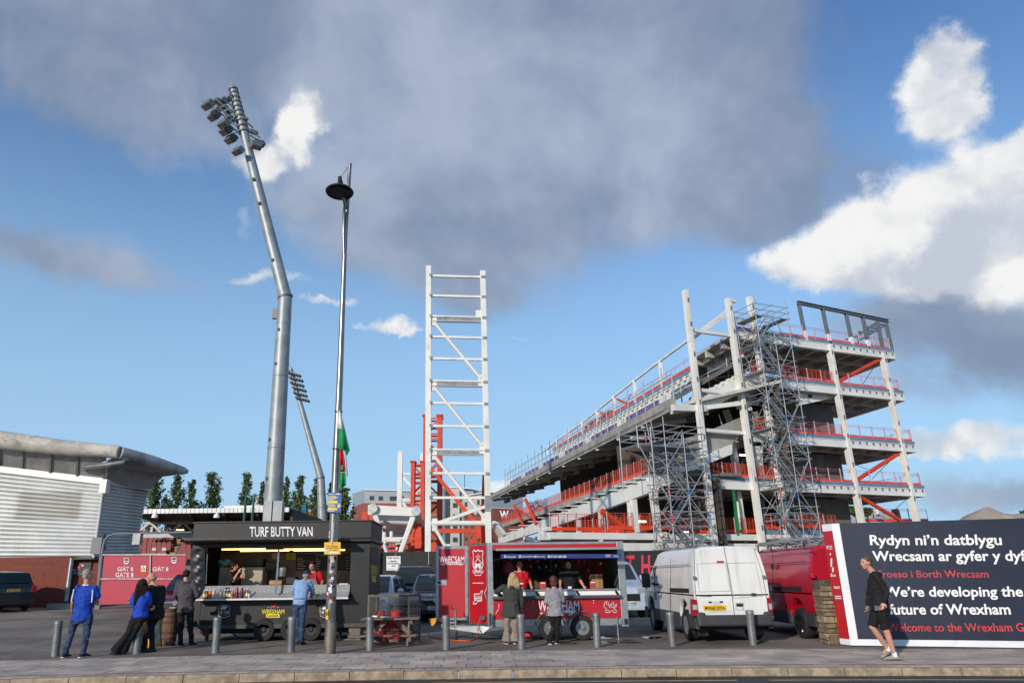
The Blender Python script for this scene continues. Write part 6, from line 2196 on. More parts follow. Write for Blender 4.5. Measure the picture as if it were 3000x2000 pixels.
for i in range(12):
 rod('ladder_rung', (XL2 + .35, YR2 + .2 + i * .3, zr + .19), (XL2 + .7, YR2 + .2 + i * .3, zr + .19), .014, M_galv, lad)

# pale van nose between trailer and white van
xc = at('V', 960, 800, 25.5).x
nv = thing('panel_van', (xc - .35, 28, gz(27)), 'pale blue van nose with plate WXM between trailer and white van', 'van', 'panel vans behind the pavement')
M_pale = car_paint('pale_blue_van_paint', (178, 190, 206), .1)
rs = []
hw = .9
for y, zt_, wt in ((-2.3, .82, .86), (-2.22, .98, .94), (-1.75, 1.12, .99), (-1.45, 1.18, 1.0), (-.75, 1.78, .96), (-.45, 1.86, .95), (2.2, 1.88, .95)):
 w_ = hw * wt
 k = max(0, (zt_ - 1.2) / .66)
 wt2 = w_ * (1 - .16 * k)
 pts = [(-w_, .3), (-w_, min(1.1, zt_ - .1)), (-(w_ + wt2) / 2, (min(1.1, zt_ - .1) + zt_ - .08) / 2), (-wt2, zt_ - .08), (-wt2 + .12, zt_)]
 rs.append([V((x, y, z)) for x, z in pts + [(-x, z) for x, z in reversed(pts)]])
MB().rings(rs).build('body', M_pale, nv, local=True, smooth=True)
MB().poly([(-.72, -1.42, 1.24), (.72, -1.42, 1.24), (.62, -.84, 1.75), (-.62, -.84, 1.75)]).build('windscreen', M_cgl, nv, local=True)
MB().bx(-.6, .6, -2.34, -2.28, .56, .78).build('grille', M_black, nv, local=True)
MB().bx(-.86, .86, -2.36, -2.2, .26, .42).build('bumper', M_pale, nv, local=True, bevel=.03)
MB().lathe([(.11, -.02), (.11, .02)], (0, -2.32, .9), 14, 'Y').build('badge', mat('badge_navy', (40, 50, 90), .3), nv, local=True)
for s in (-1, 1):
 MB().box((s * .68, -2.24, .86), (.34, .12, .22), rz=s * .3).build('headlight', M_lens, nv, local=True, bevel=.03)
 wheel(nv, (s * .8, -1.5, .31), .31, .2, s)
 MB().box((s * 1.02, -1.0, 1.25), (.18, .1, .25)).build('door_mirror', M_pale, nv, local=True, bevel=.02)
pn = MB().bx(-.1, .42, -2.375, -2.36, .43, .54).build('number_plate', M_sign_white, nv, local=True)
Lc = nv.location
text('plate_text', 'LL55 WXM', V((-.08, -2.385, .45)) + Lc, V((.40, -2.385, .45)) + Lc, V((-.08, -2.385, .52)) + Lc, M_black, None, .012, lift=.004)
TEXT_JOBS[-1] = TEXT_JOBS[-1][:5] + (('local', pn, Lc.copy(), 0.0),) + TEXT_JOBS[-1][6:]

# ================================================================== navy hoarding on the right
M_navy = mat('navy_print', (26, 33, 54), .45, 0, .1, 1.2, dirt=(48, 54, 72), dirt_amt=.35, dirt_s=1.6, streak=True)
M_hredp = mat('red_print', (178, 30, 40), .45, 0, .06, 2)
M_hwp = mat('white_print', (222, 222, 224), .45, 0, .04, 2, dirt=(170, 160, 150), dirt_amt=.3, dirt_s=3)
c0 = ground('H', 950, 1085, 0)
c1 = ground('f', 2352, 1489, 0)
dh = (c1 - c0).normalized()
nh = V((-dh.y, dh.x, 0))
pH = Plane(c0, nh)
hz = pH.hit('H', 790, 92).z
NH = thing('navy_hoarding', c0, 'navy and white bilingual development hoarding with red end panel', 'hoarding')
e = c0 + dh * 9.0
a0 = c0.copy()
top = V((0, 0, hz))
n = 7
for i in range(n):
 p, q = c0.lerp(e, i / n), c0.lerp(e, (i + 1) / n)
 MB().prism([p + V((0, 0, .02)), q + V((0, 0, .02)), q + top, p + top], nh * .06).build('white_board', M_hwp, NH)
nav = [pH.hit('H', 848, 92), pH.hit('H', 1008, 1026)]
zb3 = nav[1].z
xl = (pH.hit('H', 930, 560) - c0).dot(dh)
for i in range(n):
 s0 = max(xl, 9.0 * i / n + .0008)
 s1 = 9.0 * (i + 1) / n - .0008
 if s1 <= s0:
  continue
 p, q = c0 + dh * s0 - nh * .006, c0 + dh * s1 - nh * .006
 MB().prism([p + V((0, 0, zb3)), q + V((0, 0, zb3)), q + top, p + top], nh * .005).build('navy_board', M_navy, NH)
lf = ground('H', 865, 1075, 0)
dl = (lf - c0)
lf = c0 + dl.normalized() * dl.length
nl = V((dl.y, -dl.x, 0)).normalized()
if nl.y > 0:
 nl = -nl
pL = Plane(lf, -nl)
MB().prism([c0 + V((0, 0, .02)), lf + V((0, 0, .02)), lf + top, c0 + top], -nl * .05).build('end_board', M_hwp, NH)
zr0, zr1 = pL.hit('H', 895, 1022).z, pL.hit('H', 755, 152).z
MB().prism([c0 + nl * .006 + V((0, 0, zr0)) + (lf - c0) * .01, lf + nl * .006 + V((0, 0, zr0)), lf + nl * .006 + V((0, 0, zr1)), c0 + nl * .006 + V((0, 0, zr1)) + (lf - c0) * .01], -nl * .005).build('red_panel', M_hredp, NH)
M_lred = mat('red_letter_print', (206, 58, 62), .5)
for s, x0, y1, x1, y0, m_, bo in (("Rydyn ni\u2019n datblygu", 1107, 292, 2178, 182, M_sign_white, .022), ('Wrecsam ar gyfer y dyf', 1128, 420, 2375, 312, M_sign_white, .022),
         ('Croeso i Borth Wrecsam', 1150, 528, 2066, 470, M_lred, .006), ("We\u2019re developing the", 1222, 708, 2350, 602, M_sign_white, .022), ('future of Wrexham', 1262, 828, 2246, 742, M_sign_white, .022),
         ('Welcome to the Wrexham Ga', 1250, 964, 2400, 898, M_lred, .006), ('odol', 2388, 398, 2600, 312, M_sign_white, .022), ('teway', 2406, 964, 2650, 904, M_lred, .006)):
 ptext('lettering', s, pH, 'H', x0, y1, x1, y0, m_, NH, bo, slant=-10, lift=.012)
ptext('lettering', 'W', pL, 'H', 752, 300, 774, 268, M_sign_white, NH, .03, lift=.012)
for x0, y0, x1, y1 in ((778, 270, 800, 275), (778, 282, 800, 287), (778, 294, 802, 299), (782, 330, 790, 348), (788, 372, 800, 440), (800, 445, 812, 482), (790, 495, 800, 520), (804, 505, 830, 510), (804, 515, 830, 519), (812, 600, 860, 606), (818, 612, 862, 617), (822, 676, 872, 684), (826, 692, 876, 700)):
 panel('print_mark', pL, 'H', rect(x0, y0, x1, y1), M_sign_white, NH, .012)
for i in range(4):
 p = c0 + dh * (1.2 + 2.2 * i) + nh * .1
 bar('timber_post', p, p + top, .08, .08, mat('post_grey_wood', (120, 112, 104)), NH)

# stone pillar
sp0 = ground('v', 1650, 1422, 0)
SP = thing('stone_pillar', (sp0.x, sp0.y + .15, 0), 'weathered rubble stone gate pillar between red van and navy hoarding', 'stone pillar')
M_stone = [mat('rubble_stone_a', (132, 114, 90), .95, 0, .25, 6, bump=.8, bs=25, dirt=(74, 64, 52), dirt_amt=.7, dirt_s=5), mat('rubble_stone_b', (112, 96, 76), .95, 0, .25, 6, bump=.8, bs=25, dirt=(66, 58, 48), dirt_amt=.7, dirt_s=5),
     mat('rubble_stone_c', (150, 132, 106), .95, 0, .25, 6, bump=.8, bs=25, dirt=(90, 80, 64), dirt_amt=.6, dirt_s=5)]
xl_, xr_ = at('v', 1560, 1000, sp0.y).x, at('v', 1760, 1000, sp0.y).x
zt3 = at('v', 1600, 615, sp0.y).z
hgt = 0.0
rr = random.Random(4)
wdt = (xr_ - xl_) * 1.12
cx3 = (xl_ + xr_) / 2 + .02
while hgt < zt3 - .12:
 hh = rr.uniform(.07, .14)
 hh = min(hh, zt3 - .1 - hgt)
 x = -wdt / 2 + rr.uniform(-.02, .02)
 f = hgt / zt3
 while x < wdt / 2 - .05:
  sw = min(rr.uniform(.14, .36), wdt / 2 - x + rr.uniform(-.01, .03))
  if sw < .05:
   break
  MB().box((cx3 + x + sw / 2, sp0.y + .12 + rr.uniform(-.02, .02), hgt + hh / 2), (sw - .012, .42, hh - .01), rz=rr.uniform(-.04, .04), taper=rr.uniform(.93, 1.0)).build('stone', M_stone[rr.randrange(3)], SP, bevel=.018, seg=2)
  x += sw
 hgt += hh
MB().box((cx3, sp0.y + .14, (zt3 - .1) / 2), (wdt * .93, .34, zt3 - .12)).build('mortar_core', mat('pillar_mortar', (104, 92, 76), .95, 0, .2, 8), SP)
MB().prism([(cx3 - wdt * .50, sp0.y - .08, zt3 - .16), (cx3 + wdt * .48, sp0.y - .08, zt3 - .16), (cx3 + wdt * .44, sp0.y - .08, zt3 - .02), (cx3 + wdt * .25, sp0.y - .08, zt3 + .02), (cx3 - wdt * .28, sp0.y - .08, zt3 + .02), (cx3 - wdt * .46, sp0.y - .08, zt3 - .03)], (0, .44, 0)).build('cap_stone', mat('mossy_cap_stone', (84, 74, 62), .95, 0, .3, 5, bump=.8, bs=22), SP, bevel=.03)
MB().box((cx3 + .03, sp0.y + .1, .10), (wdt * 1.06, .54, .2)).build('plinth_stone', M_stone[1], SP, bevel=.03)

# ================================================================== bollards
M_boll = mat('bollard_galvanised', (122, 126, 126), .5, .45, .18, 3, dirt=(84, 84, 80), dirt_amt=.5, dirt_s=4, streak=True)
bl = [(126, 1506, 135, 1424), (313, 1500, 320, 1424), (494, 1498, 500, 1416), (668, 1496, 671, 1415), (849, 1493, 850, 1415), (1025, 1491, 1024, 1412), (1198, 1489, 1195, 1409), (1372, 1485, 1369, 1406), (1545, 1483, 1538, 1404), (1730, 1480, 1721, 1400)]
blab = ['steel bollard at the far left beside the man in the blue shirt', 'steel bollard the long-haired woman leans against', 'steel bollard in front of the horse logo at the left of the butty van', 'steel bollard beside the legs of the customer in jeans',
  'steel bollard in front of the gas cage corner', 'steel bollard in front of the trailer jockey wheel', 'steel bollard beside the woman in the dark parka', 'steel bollard in front of the rear trailer wheel',
  'steel bollard in front of the white van rear wheel', 'steel bollard in front of the white van bumper']
bme = MB().lathe([(.082, -.02), (.082, .70), (.088, .705), (.088, .735), (.080, .74), (.080, .77), (.090, .775), (.090, .815), (.080, .82), (.080, .85), (.088, .856), (.088, .935), (.078, .95), (.04, .955)], (0, 0, 0), 24).mesh('bollard', M_boll, True)
for (x, y, x2, y2), lab in zip(bl, blab):
 g = ground('f', x, y, 0)
 t = at('f', x2, y2, g.y)
 o = link('bollard', bme)
 o.location = (g.x, g.y, 0)
 h = t.z
 o.scale = (1.0, 1.0, h / .955)
 lean = math.atan((t.x - g.x) / h)
 o.rotation_euler = (0, max(-.05, min(.05, lean)), 0)
 tag(o, lab, 'bollard', 'row of bollards along the pavement')
# ================================================================== black food trailer
gw = ground('T', 855, 1338, 0)
YT2 = gw.y - .1
pt = frontal(YT2)
M_tblack = mat('stall_black_paint', (22, 21, 22), .42, 0, .2, 1.5, bump=.2, bs=5, dirt=(52, 49, 46), dirt_amt=.4, dirt_s=2.5)
M_tfas = mat('stall_fascia_black', (32, 30, 30), .55, 0, .12, 1, dirt=(62, 58, 55), dirt_amt=.3, dirt_s=2)
M_tint = mat('stall_inside', (128, 118, 106), .7, 0, .15, 2)
M_steelp = mat('brushed_steel', (168, 168, 164), .32, .85, .12, 6)
TV = thing('food_trailer', (at('T', 1000, 1200, YT2).x, YT2 + 1, 0), 'black butty van food trailer with open serving hatch and lettered fascia', 'food stall')

def X(x, y=800):
 return at('T', x, y, YT2).x

def Z(y, x=1000):
 return at('T', x, y, YT2).z

DP = 2.1
x0, x1 = X(178, 700), X(1828, 700)
zb4, zt4 = Z(1195), Z(405)
zf0, zf1 = Z(405), Z(250)
hx0, hx1 = X(315, 650), X(1650, 650)
hz0, hz1 = Z(826), Z(470)
MB().bx(X(178) - .02, x1 + .03, YT2 - .10, YT2 + DP, zf0, zf1).build('fascia', M_tfas, TV, bevel=.015)
MB().bx(X(178) - .06, x1 + .07, YT2 - .14, YT2 + DP + .04, zf0 - .09, zf0 - .003).build('roof_lip', M_tblack, TV, bevel=.02)
MB().bx(X(178) - .05, x1 + .06, YT2 - .13, YT2 + DP + .03, zf1 + .002, zf1 + .03).build('fascia_cap', M_tblack, TV)
MB().bx(x0, hx0, YT2, YT2 + .06, zb4, zf0 - .1).build('front_wall', M_tblack, TV, bevel=.008)
MB().bx(hx1, x1, YT2, YT2 + .06, zb4, zf0 - .1).build('front_wall', M_tblack, TV, bevel=.008)
MB().bx(hx0 + .002, hx1 - .002, YT2 + .003, YT2 + .06, zb4, Z(826)).build('front_wall', M_tblack, TV)
MB().bx(hx0 + .002, hx1 - .002, YT2 + .003, YT2 + .06, hz1, zf0 - .1).build('front_wall', M_tblack, TV)
MB().bx(x0, x0 + .05, YT2 + .06, YT2 + DP, zb4, zf0 - .1).build('end_wall', M_tblack, TV)
MB().bx(x1 - .05, x1, YT2 + .06, YT2 + DP, zb4, zf0 - .1).build('end_wall', M_tblack, TV)
MB().bx(x0 + .05, x1 - .05, YT2 + DP - .05, YT2 + DP, zb4, zf0 - .1).build('back_wall', M_tint, TV)
MB().bx(x0 + .05, x1 - .05, YT2 + .06, YT2 + DP - .05, zb4, zb4 + .06).build('floor', M_tint, TV)
MB().bx(x0, x1, YT2 + .06, YT2 + DP, zf0 - .14, zf0 - .1).build('ceiling', M_tint, TV)
# quilted side curtains
b = MB()
n = 9
cur = mat('quilted_vinyl', (26, 26, 27), .3, 0, .2, 3, spec=.6)
rws = []
for i in range(14):
 f = i / 13
 r_ = []
 for j in range(n):
  g = j / (n - 1)
  px_ = 182 + (315 - 182) * g
  py_ = 490 + (925 - 490) * f
  p = at('T', px_, py_, YT2 - .03 - .05 * abs(math.sin(f * 13 + g * 3.5)) * math.sin(g * math.pi))
  r_.append(p)
 rws.append(r_)
b._add([p for r_ in rws for p in r_], [(i * n + j, i * n + j + 1, (i + 1) * n + j + 1, (i + 1) * n + j) for i in range(13) for j in range(n - 1)])
b.build('side_curtain', cur, TV, smooth=True)
# raised hatch flap
fl0, fl1 = at('T', 190, 440, YT2 - .05), at('T', 1655, 440, YT2 - .05)
P = [at('T', 185, 437, YT2 - .02), at('T', 1655, 440, YT2 - .02), at('T', 1640, 478, YT2 - .75), at('T', 178, 476, YT2 - .75)]
zfl = P[0].z
P = [V((P[0].x, YT2 - .02, zfl)), V((P[1].x, YT2 - .02, zfl)), V((P[1].x - .12, YT2 - .72, zfl + .04)), V((P[0].x + .10, YT2 - .72, zfl + .04))]
MB().prism(P, (0, 0, .04)).build('hatch_flap', mat('flap_underside', (92, 88, 84), .7, 0, .2, 3), TV, bevel=.008)
for i in range(40):
 x = P[0].x + .1 + (P[1].x - P[0].x - .2) * i / 39
 pass
for f, nm in ((.0, 'flap_edge'),):
 bar(nm, P[3] + V((0, -.02, .02)), P[2] + V((0, -.02, .02)), .04, .07, M_tblack, TV)
# strip lights under the ceiling
glow = mat('warm_tube_light', (255, 206, 120), .5, emit=4.5, var=0)
for (a, c) in (((470, 497), (870, 497)), ((640, 511), (1090, 511)), ((1040, 497), (1420, 500)), ((1130, 507), (1600, 512))):
 p, q = at('T', *a, YT2 + .5), at('T', *c, YT2 + .5)
 z = min(p.z, zf0 - .18)
 rod('tube_light', V((p.x, YT2 + .5, z)), V((q.x, YT2 + .5, z)), .018, glow, TV)
# hatch pillar, counter, upstand
bar('hatch_prop', at('T', 965, 905, YT2 - .25), at('T', 993, 500, YT2 - .05), .045, .045, M_steelp, TV)
bar('gas_strut', at('T', 325, 812, YT2 - .06), at('T', 337, 540, YT2 - .1), .02, .02, M_steelp, TV, 'cyl')
cz = Z(945) + .01
MB().bx(X(250, 945), X(1650, 945), YT2 - .36, YT2 - .02, cz - .03, cz).build('counter_shelf', M_steelp, TV, bevel=.006)
M_tread = bpy.data.materials.new('tread_plate')
M_tread.use_nodes = True
_k3 = Nodes(M_tread.node_tree)
_p3 = M_tread.node_tree.nodes['Principled BSDF']
_pos = _k3.new('ShaderNodeNewGeometry').outputs['Position']
_sp = _k3.new('ShaderNodeSeparateXYZ')
_k3.put(_sp.inputs[0], _pos)
_u = _k3.m('SINE', _k3.m('MULTIPLY', _k3.m('ADD', _sp.outputs[0], _sp.outputs[2]), 95.0))
_v = _k3.m('SINE', _k3.m('MULTIPLY', _k3.m('SUBTRACT', _sp.outputs[0], _sp.outputs[2]), 95.0))
_h = _k3.m('MULTIPLY', _u, _v)
_bn = _k3.new('ShaderNodeBump')
_bn.inputs['Strength'].default_value = .9
_bn.inputs['Distance'].default_value = .012
_k3.put(_bn.inputs['Height'], _h)
_k3.put(_p3.inputs['Normal'], _bn.outputs[0])
_p3.inputs['Base Color'].default_value = C(190, 190, 188)
_p3.inputs['Metallic'].default_value = .35
_p3.inputs['Roughness'].default_value = .35
P = [V((X(300, 900), YT2 - .06, cz + .002)), V((X(1646, 900), YT2 - .06, cz + .002)), V((X(1646, 826), YT2 - .012, Z(824))), V((X(308, 826), YT2 - .012, Z(824)))]
P2 = [P[0] + V((0, -.22, 0)), P[1] + V((0, -.22, 0)), P[1] + V((0, 0, .12)), P[0] + V((0, 0, .12))]
MB().prism([P[0] + V((0, 0, .12)), P[1] + V((0, 0, .12)), P[2], P[3]], (0, .01, 0)).build('tread_plate_upstand', M_tread, TV)
MB().prism(P2, (0, .012, 0)).build('grille_tray', M_tread, TV)
bar('counter_edge', V((X(245, 948), YT2 - .365, cz - .015)), V((X(1652, 948), YT2 - .365, cz - .015)), .012, .04, mat('white_trim_strip', (214, 210, 214), .5), TV)
# chassis, wheels, blocks
MB().bx(X(255, 1195), X(1800, 1195), YT2 - .02, YT2 + .02, zb4 - .06, zb4 + .03).build('chassis_rail', mat('chassis_grey', (70, 68, 66), .6, .2), TV)
MB().bx(x0 + .3, x1 - .3, YT2 + .3, YT2 + DP - .2, zb4 - .2, zb4 - .02).build('underframe', M_dark, TV)
for px_, rr_ in ((858, .27), (1108, .27), (1290, .27)):
 c = at('T', px_, 1250, YT2 + .02)
 tyre = MB().lathe([(rr_ * .55, .1), (rr_ * .93, .1), (rr_, .06), (rr_, -.06), (rr_ * .93, -.1), (rr_ * .55, -.1)], (c.x, YT2 + .06, rr_), 26, 'Y', False).build('tyre', M_rubber, TV, smooth=True)
 MB().lathe([(rr_ * .57, .08), (rr_ * .5, .05), (rr_ * .3, .07), (rr_ * .14, .11), (rr_ * .02, .11)], (c.x, YT2 + .06, rr_), 22, 'Y').build('rim', mat('dull_black_rim', (52, 52, 54), .5, .4), tyre, smooth=True)
for i, (xa_, xb_, ya, yb) in enumerate(((1640, 1745, 1216, 1248), (1645, 1740, 1250, 1280), (1632, 1745, 1282, 1310), (1570, 1745, 1318, 1342))):
 p, q = at('T', xa_, ya, YT2 + .1), at('T', xb_, yb, YT2 + .1)
 MB().bx(p.x, q.x, YT2 + .05, YT2 + .45, max(q.z, 0.0) if i < 3 else 0, p.z).build('packing_block', mat('grey_timber', (116, 106, 96), .9, 0, .2, 6), TV)
for px_ in (340, 400, 1560):
 c = at('T', px_, 1230, YT2 + .3)
 bar('corner_leg', (c.x, YT2 + .3, 0), (c.x, YT2 + .3, zb4), .07, .07, M_dark, TV)
MB().bx(X(275, 1240), X(330, 1240), YT2 + .2, YT2 + .24, Z(1290), Z(1225)).build('tail_lamp_board', mat('dull_red_board', (120, 24, 30), .5), TV)
for a, c in (((510, 1235), (600, 1290)), ((560, 1235), (610, 1290))):
 rod('brake_cable', at('T', *a, YT2 + .3), at('T', *c, YT2 + .3), .012, M_black, TV)
# lettering and logos
M_tw = mat('stall_letter_white', (222, 222, 226), .5)
ptext('lettering', 'TURF BUTTY VAN', frontal(YT2 - .10), 'T', 727, 381, 1306, 288, M_tw, TV, .016, lift=.006)

def turf_logo(ox):
 pl_ = frontal(YT2)
 outline('logo_frame', pl_, 'T', [(ox - 52, 1018), (ox, 1006), (ox + 54, 1018), (ox + 50, 1108), (ox, 1124), (ox - 48, 1108)], 3, M_tw, TV, .006)
 panel('logo_ground', pl_, 'T', [(ox - 60, 1054), (ox + 60, 1054), (ox + 60, 1094), (ox - 60, 1094)], M_tblack, TV, .008)
 ptext('lettering', 'THE TURF', pl_, 'T', ox - 58, 1090, ox + 56, 1060, M_tw, TV, .01, lift=.014)
 horse = [(ox - 42, 1042), (ox - 24, 1034), (ox - 30, 1018), (ox - 14, 1028), (ox - 8, 1012), (ox + 4, 1010), (ox + 10, 1020), (ox + 26, 1018), (ox + 34, 1030), (ox + 22, 1034), (ox + 14, 1040), (ox + 18, 1052), (ox + 6, 1044), (ox - 10, 1046), (ox - 24, 1056), (ox - 26, 1044)]
 panel('horse_logo', pl_, 'T', horse, M_tw, TV, .007)
 panel('logo_line', pl_, 'T', rect(ox - 30, 1100, ox + 28, 1106), mat('logo_red', (190, 36, 50), .5), TV, .008)

turf_logo(490)
turf_logo(1424)
M_ly = mat('lager_yellow', (230, 208, 30), .5)
pt0 = frontal(YT2)
ptext('lettering', 'WREXHAM', pt0, 'T', 838, 1090, 1046, 1047, M_ly, TV, .014, lift=.008)
panel('lager_box', pt0, 'T', rect(877, 1090, 1001, 1122), M_ly, TV, .006)
ptext('lettering', 'LAGER', pt0, 'T', 888, 1116, 992, 1096, M_black, TV, .014, lift=.012)
dr = [(920, 1032), (926, 1012), (918, 1004), (934, 1000), (944, 1010), (952, 998), (968, 1002), (970, 1016), (964, 1034), (954, 1024), (946, 1036), (936, 1026), (928, 1038)]
panel('dragon_logo', pt0, 'T', dr, mat('logo_red', (190, 36, 50), .5), TV, .006)
ptext('lettering', 'EST', pt0, 'T', 894, 1030, 908, 1024, M_tw, TV, .01)
ptext('lettering', '1882', pt0, 'T', 978, 1030, 996, 1024, M_tw, TV, .01)
# posters on the right end
pe = Plane((x1 + .004, 0, 0), (-1, 0, 0))
for pts, rgb in (([(1838, 640), (1896, 645), (1896, 735), (1838, 725)], (176, 140, 60)), ([(1846, 735), (1884, 740), (1884, 802), (1846, 795)], (190, 180, 90)), ([(1836, 470), (1905, 480), (1905, 640), (1836, 630)], (60, 22, 30)), ([(1840, 290), (1908, 330), (1908, 400), (1840, 380)], (70, 62, 58))):
 P = [pe.hit('T', x, y) for x, y in pts]
 MB().prism(P, (.006, 0, 0)).build('poster', mat('end_poster_%d' % rgb[0], rgb, .6, 0, .3, 8), TV)
# yellow card on the shelf
panel('price_card', frontal(YT2 - .37), 'T', rect(1325, 903, 1372, 940), mat('card_yellow', (216, 202, 60), .6), TV)
ptext('lettering', 'CASH', frontal(YT2 - .37), 'T', 1330, 924, 1366, 914, M_black, TV, .005, lift=.008)
# inside: menu board, notices, shelves
pi = frontal(YT2 + DP - .06)
mb = panel('menu_board', pi, 'T', rect(1150, 538, 1645, 690), M_black, TV, .01, .02)
M_chalk = mat('chalk_lettering', (190, 186, 180), .8)
ptext('lettering', 'Match Day Menu', pi, 'T', 1330, 566, 1470, 544, M_chalk, mb, .005, lift=.03)
for i in range(5):
 panel('menu_line', pi, 'T', rect(1165, 580 + i * 22, 1215 + (i * 17) % 28, 587 + i * 22), M_chalk, mb, .03)
 panel('menu_line', pi, 'T', rect(1335, 580 + i * 22, 1360 + (i * 23) % 30, 587 + i * 22), M_chalk, mb, .03)
 panel('menu_line', pi, 'T', rect(1612, 570 + i * 24, 1636, 576 + i * 24), M_chalk, mb, .03)
yc = panel('cash_notice', pi, 'T', rect(1066, 530, 1150, 590), mat('card_yellow', (216, 202, 60), .6), TV, .02, .01)
for i, s in enumerate(('SORRY', 'CASH', 'ONLY')):
 ptext('lettering', s, pi, 'T', 1082, 548 + i * 18, 1134, 536 + i * 18, M_black, yc, .008, lift=.03)
panel('paper_notice', pi, 'T', rect(930, 530, 985, 588), mat('paper_cream', (196, 186, 160), .7), TV, .02)
# equipment (each its own thing)
def inside(name, label, cat, x0_, y0_, x1_, y1_, dY, dp, m_, bevel=.02, extra=None):
 a, c = at('T', x0_, y1_, YT2 + dY), at('T', x1_, y0_, YT2 + dY)
 o = MB().bx(a.x, c.x, YT2 + dY, YT2 + dY + dp, a.z, c.z).build(name, m_, None, bevel=bevel)
 tag(o, label, cat)
 return o

MB().bx(hx0 - .1, hx1 + .05, YT2 + .9, YT2 + 1.6, zb4 + .06, Z(850)).build('work_bench', M_steelp, TV)
M_cream = mat('cream_enamel', (150, 146, 132), .5, 0, .12, 4)
inside('tall_fridge', 'pale fridge with badges inside the butty van behind the counter', 'fridge', 640, 660, 850, 840, 1.0, .5, M_cream)
inside('steel_cabinet', 'pale cabinet under the teal bag inside the butty van', 'cabinet', 430, 662, 525, 840, .8, .45, M_cream)
inside('microwave_oven', 'black microwave on top of the fridge in the butty van', 'microwave', 682, 580, 850, 656, 1.1, .4, M_black)
ub_ = thing('water_urn', at('T', 1030, 745, YT2 + 1.0), 'cylindrical steel water urn inside the butty van', 'urn')
a, c = at('T', 1030, 745, YT2 + 1.0), at('T', 1030, 655, YT2 + 1.0)
MB().lathe([(.13, a.z), (.135, a.z + .02), (.135, c.z - .02), (.11, c.z), (.03, c.z + .02)], (a.x, YT2 + 1.0, 0), 20).build('urn_body', M_steelp, ub_, smooth=True)
MB().tube([(a.x - .14, YT2 + .95, a.z + .06), (a.x - .18, YT2 + .92, a.z + .05), (a.x - .18, YT2 + .92, a.z + .02)], .012, 8).build('urn_tap', M_black, ub_)
tb_ = at('T', 480, 630, YT2 + .9)
b = MB()
for i in range(9):
 b.ball(tb_ + V((.12 * math.cos(i * 2.4) * (i / 9), .04 * math.sin(i * 1.7), -.06 + .13 * ((i * 37) % 9) / 9)), (.10, .08, .08), 10, 7)
tag(b.build('teal_bag', mat('teal_plastic', (60, 130, 140), .4, 0, .4, 9, dirt=(190, 200, 200), dirt_amt=.6, dirt_s=14), None, smooth=True), 'crumpled teal carrier bag on the pale cabinet inside the butty van', 'bag')
inside('till', 'black till beside the man in red inside the butty van', 'till', 1055, 750, 1150, 820, .5, .35, M_black)
inside('white_tray', 'white tray at the right end of the butty van counter', 'tray', 1548, 808, 1628, 824, .1, .3, M_white, .006)
inside('coffee_machine', 'dark machine between fridge and urn in the butty van', 'machine', 862, 612, 970, 690, 1.2, .4, mat('dark_machine', (50, 48, 46), .5), .02)
inside('bread_bag', 'beige paper bag of rolls beside the till in the butty van', 'bag', 900, 780, 1025, 824, .5, .3, mat('kraft_paper', (170, 132, 96), .8, 0, .2, 6), .03)
# sauce bottles
bt = [(308, 'green_relish', (96, 120, 40), .9), (330, 'dark_vinegar', (52, 40, 44), .9), (358, 'orange_sauce', (206, 96, 24), .92), (393, 'salad_cream', (210, 160, 120), 1.0), (453, 'salad_cream', (206, 156, 112), .96), (493, 'pink_sauce', (206, 60, 92), .9), (520, 'green_sauce', (36, 90, 60), .9),
   (545, 'dark_sauce', (60, 40, 32), .9), (562, 'mustard', (196, 122, 30), .92), (605, 'ketchup', (150, 18, 40), 1.1), (652, 'brown_sauce', (90, 30, 28), 1.08), (700, 'plum_sauce', (120, 66, 76), .98), (718, 'white_salt', (200, 200, 200), .5)]
blabs = ['leftmost sauce bottle with green label on the butty van shelf', 'slim dark vinegar bottle next to the green-labelled bottle', 'orange sauce bottle third along the butty van shelf', 'first pale salad cream bottle on the shelf', 'second pale salad cream bottle on the shelf',
   'pink sauce bottle in the middle of the shelf row', 'dark green sauce bottle right of the pink one', 'dark brown bottle right of the green one', 'mustard coloured bottle before the gap in the row', 'tall crimson ketchup squeeze bottle on the shelf', 'tall brown squeeze bottle right of the ketchup', 'plum coloured bottle at the right end of the row', 'small white salt pot ending the sauce row']
for (px_, nm, rgb, s), lab in zip(bt, blabs):
 c = at('T', px_, 940, YT2 - .27)
 h = .265 * s
 r_ = .038 if s > .6 else .026
 t = thing('sauce_bottle', (c.x, YT2 - .27, cz), lab, 'bottle', 'sauce bottles on the butty van shelf')
 MB().lathe([(r_ * .9, .002), (r_, .012), (r_, h * .62), (r_ * .8, h * .74), (r_ * .45, h * .8), (r_ * .42, h * .82)], (0, 0, 0), 16).build('bottle_body', mat(nm + '_plastic', rgb, .35, 0, .08, 20), t, local=True, smooth=True)
 MB().lathe([(r_ * .5, h * .82), (r_ * .48, h * .92), (r_ * .16, h * .94), (r_ * .12, h)], (0, 0, 0), 12).build('cap', mat('bottle_cap_' + ('white' if s < 1.05 else 'red'), (220, 218, 214) if s < 1.05 else rgb, .4), t, local=True, smooth=True)
 if s < 1.05 and s > .6:
  MB().lathe([(r_ * 1.015, h * .2), (r_ * 1.015, h * .52)], (0, 0, 0), 16).build('label_band', mat('bottle_label_%d' % (px_ % 4), [(190, 200, 120), (220, 210, 190), (200, 90, 60), (230, 226, 220)][px_ % 4], .5), t, local=True, smooth=True)

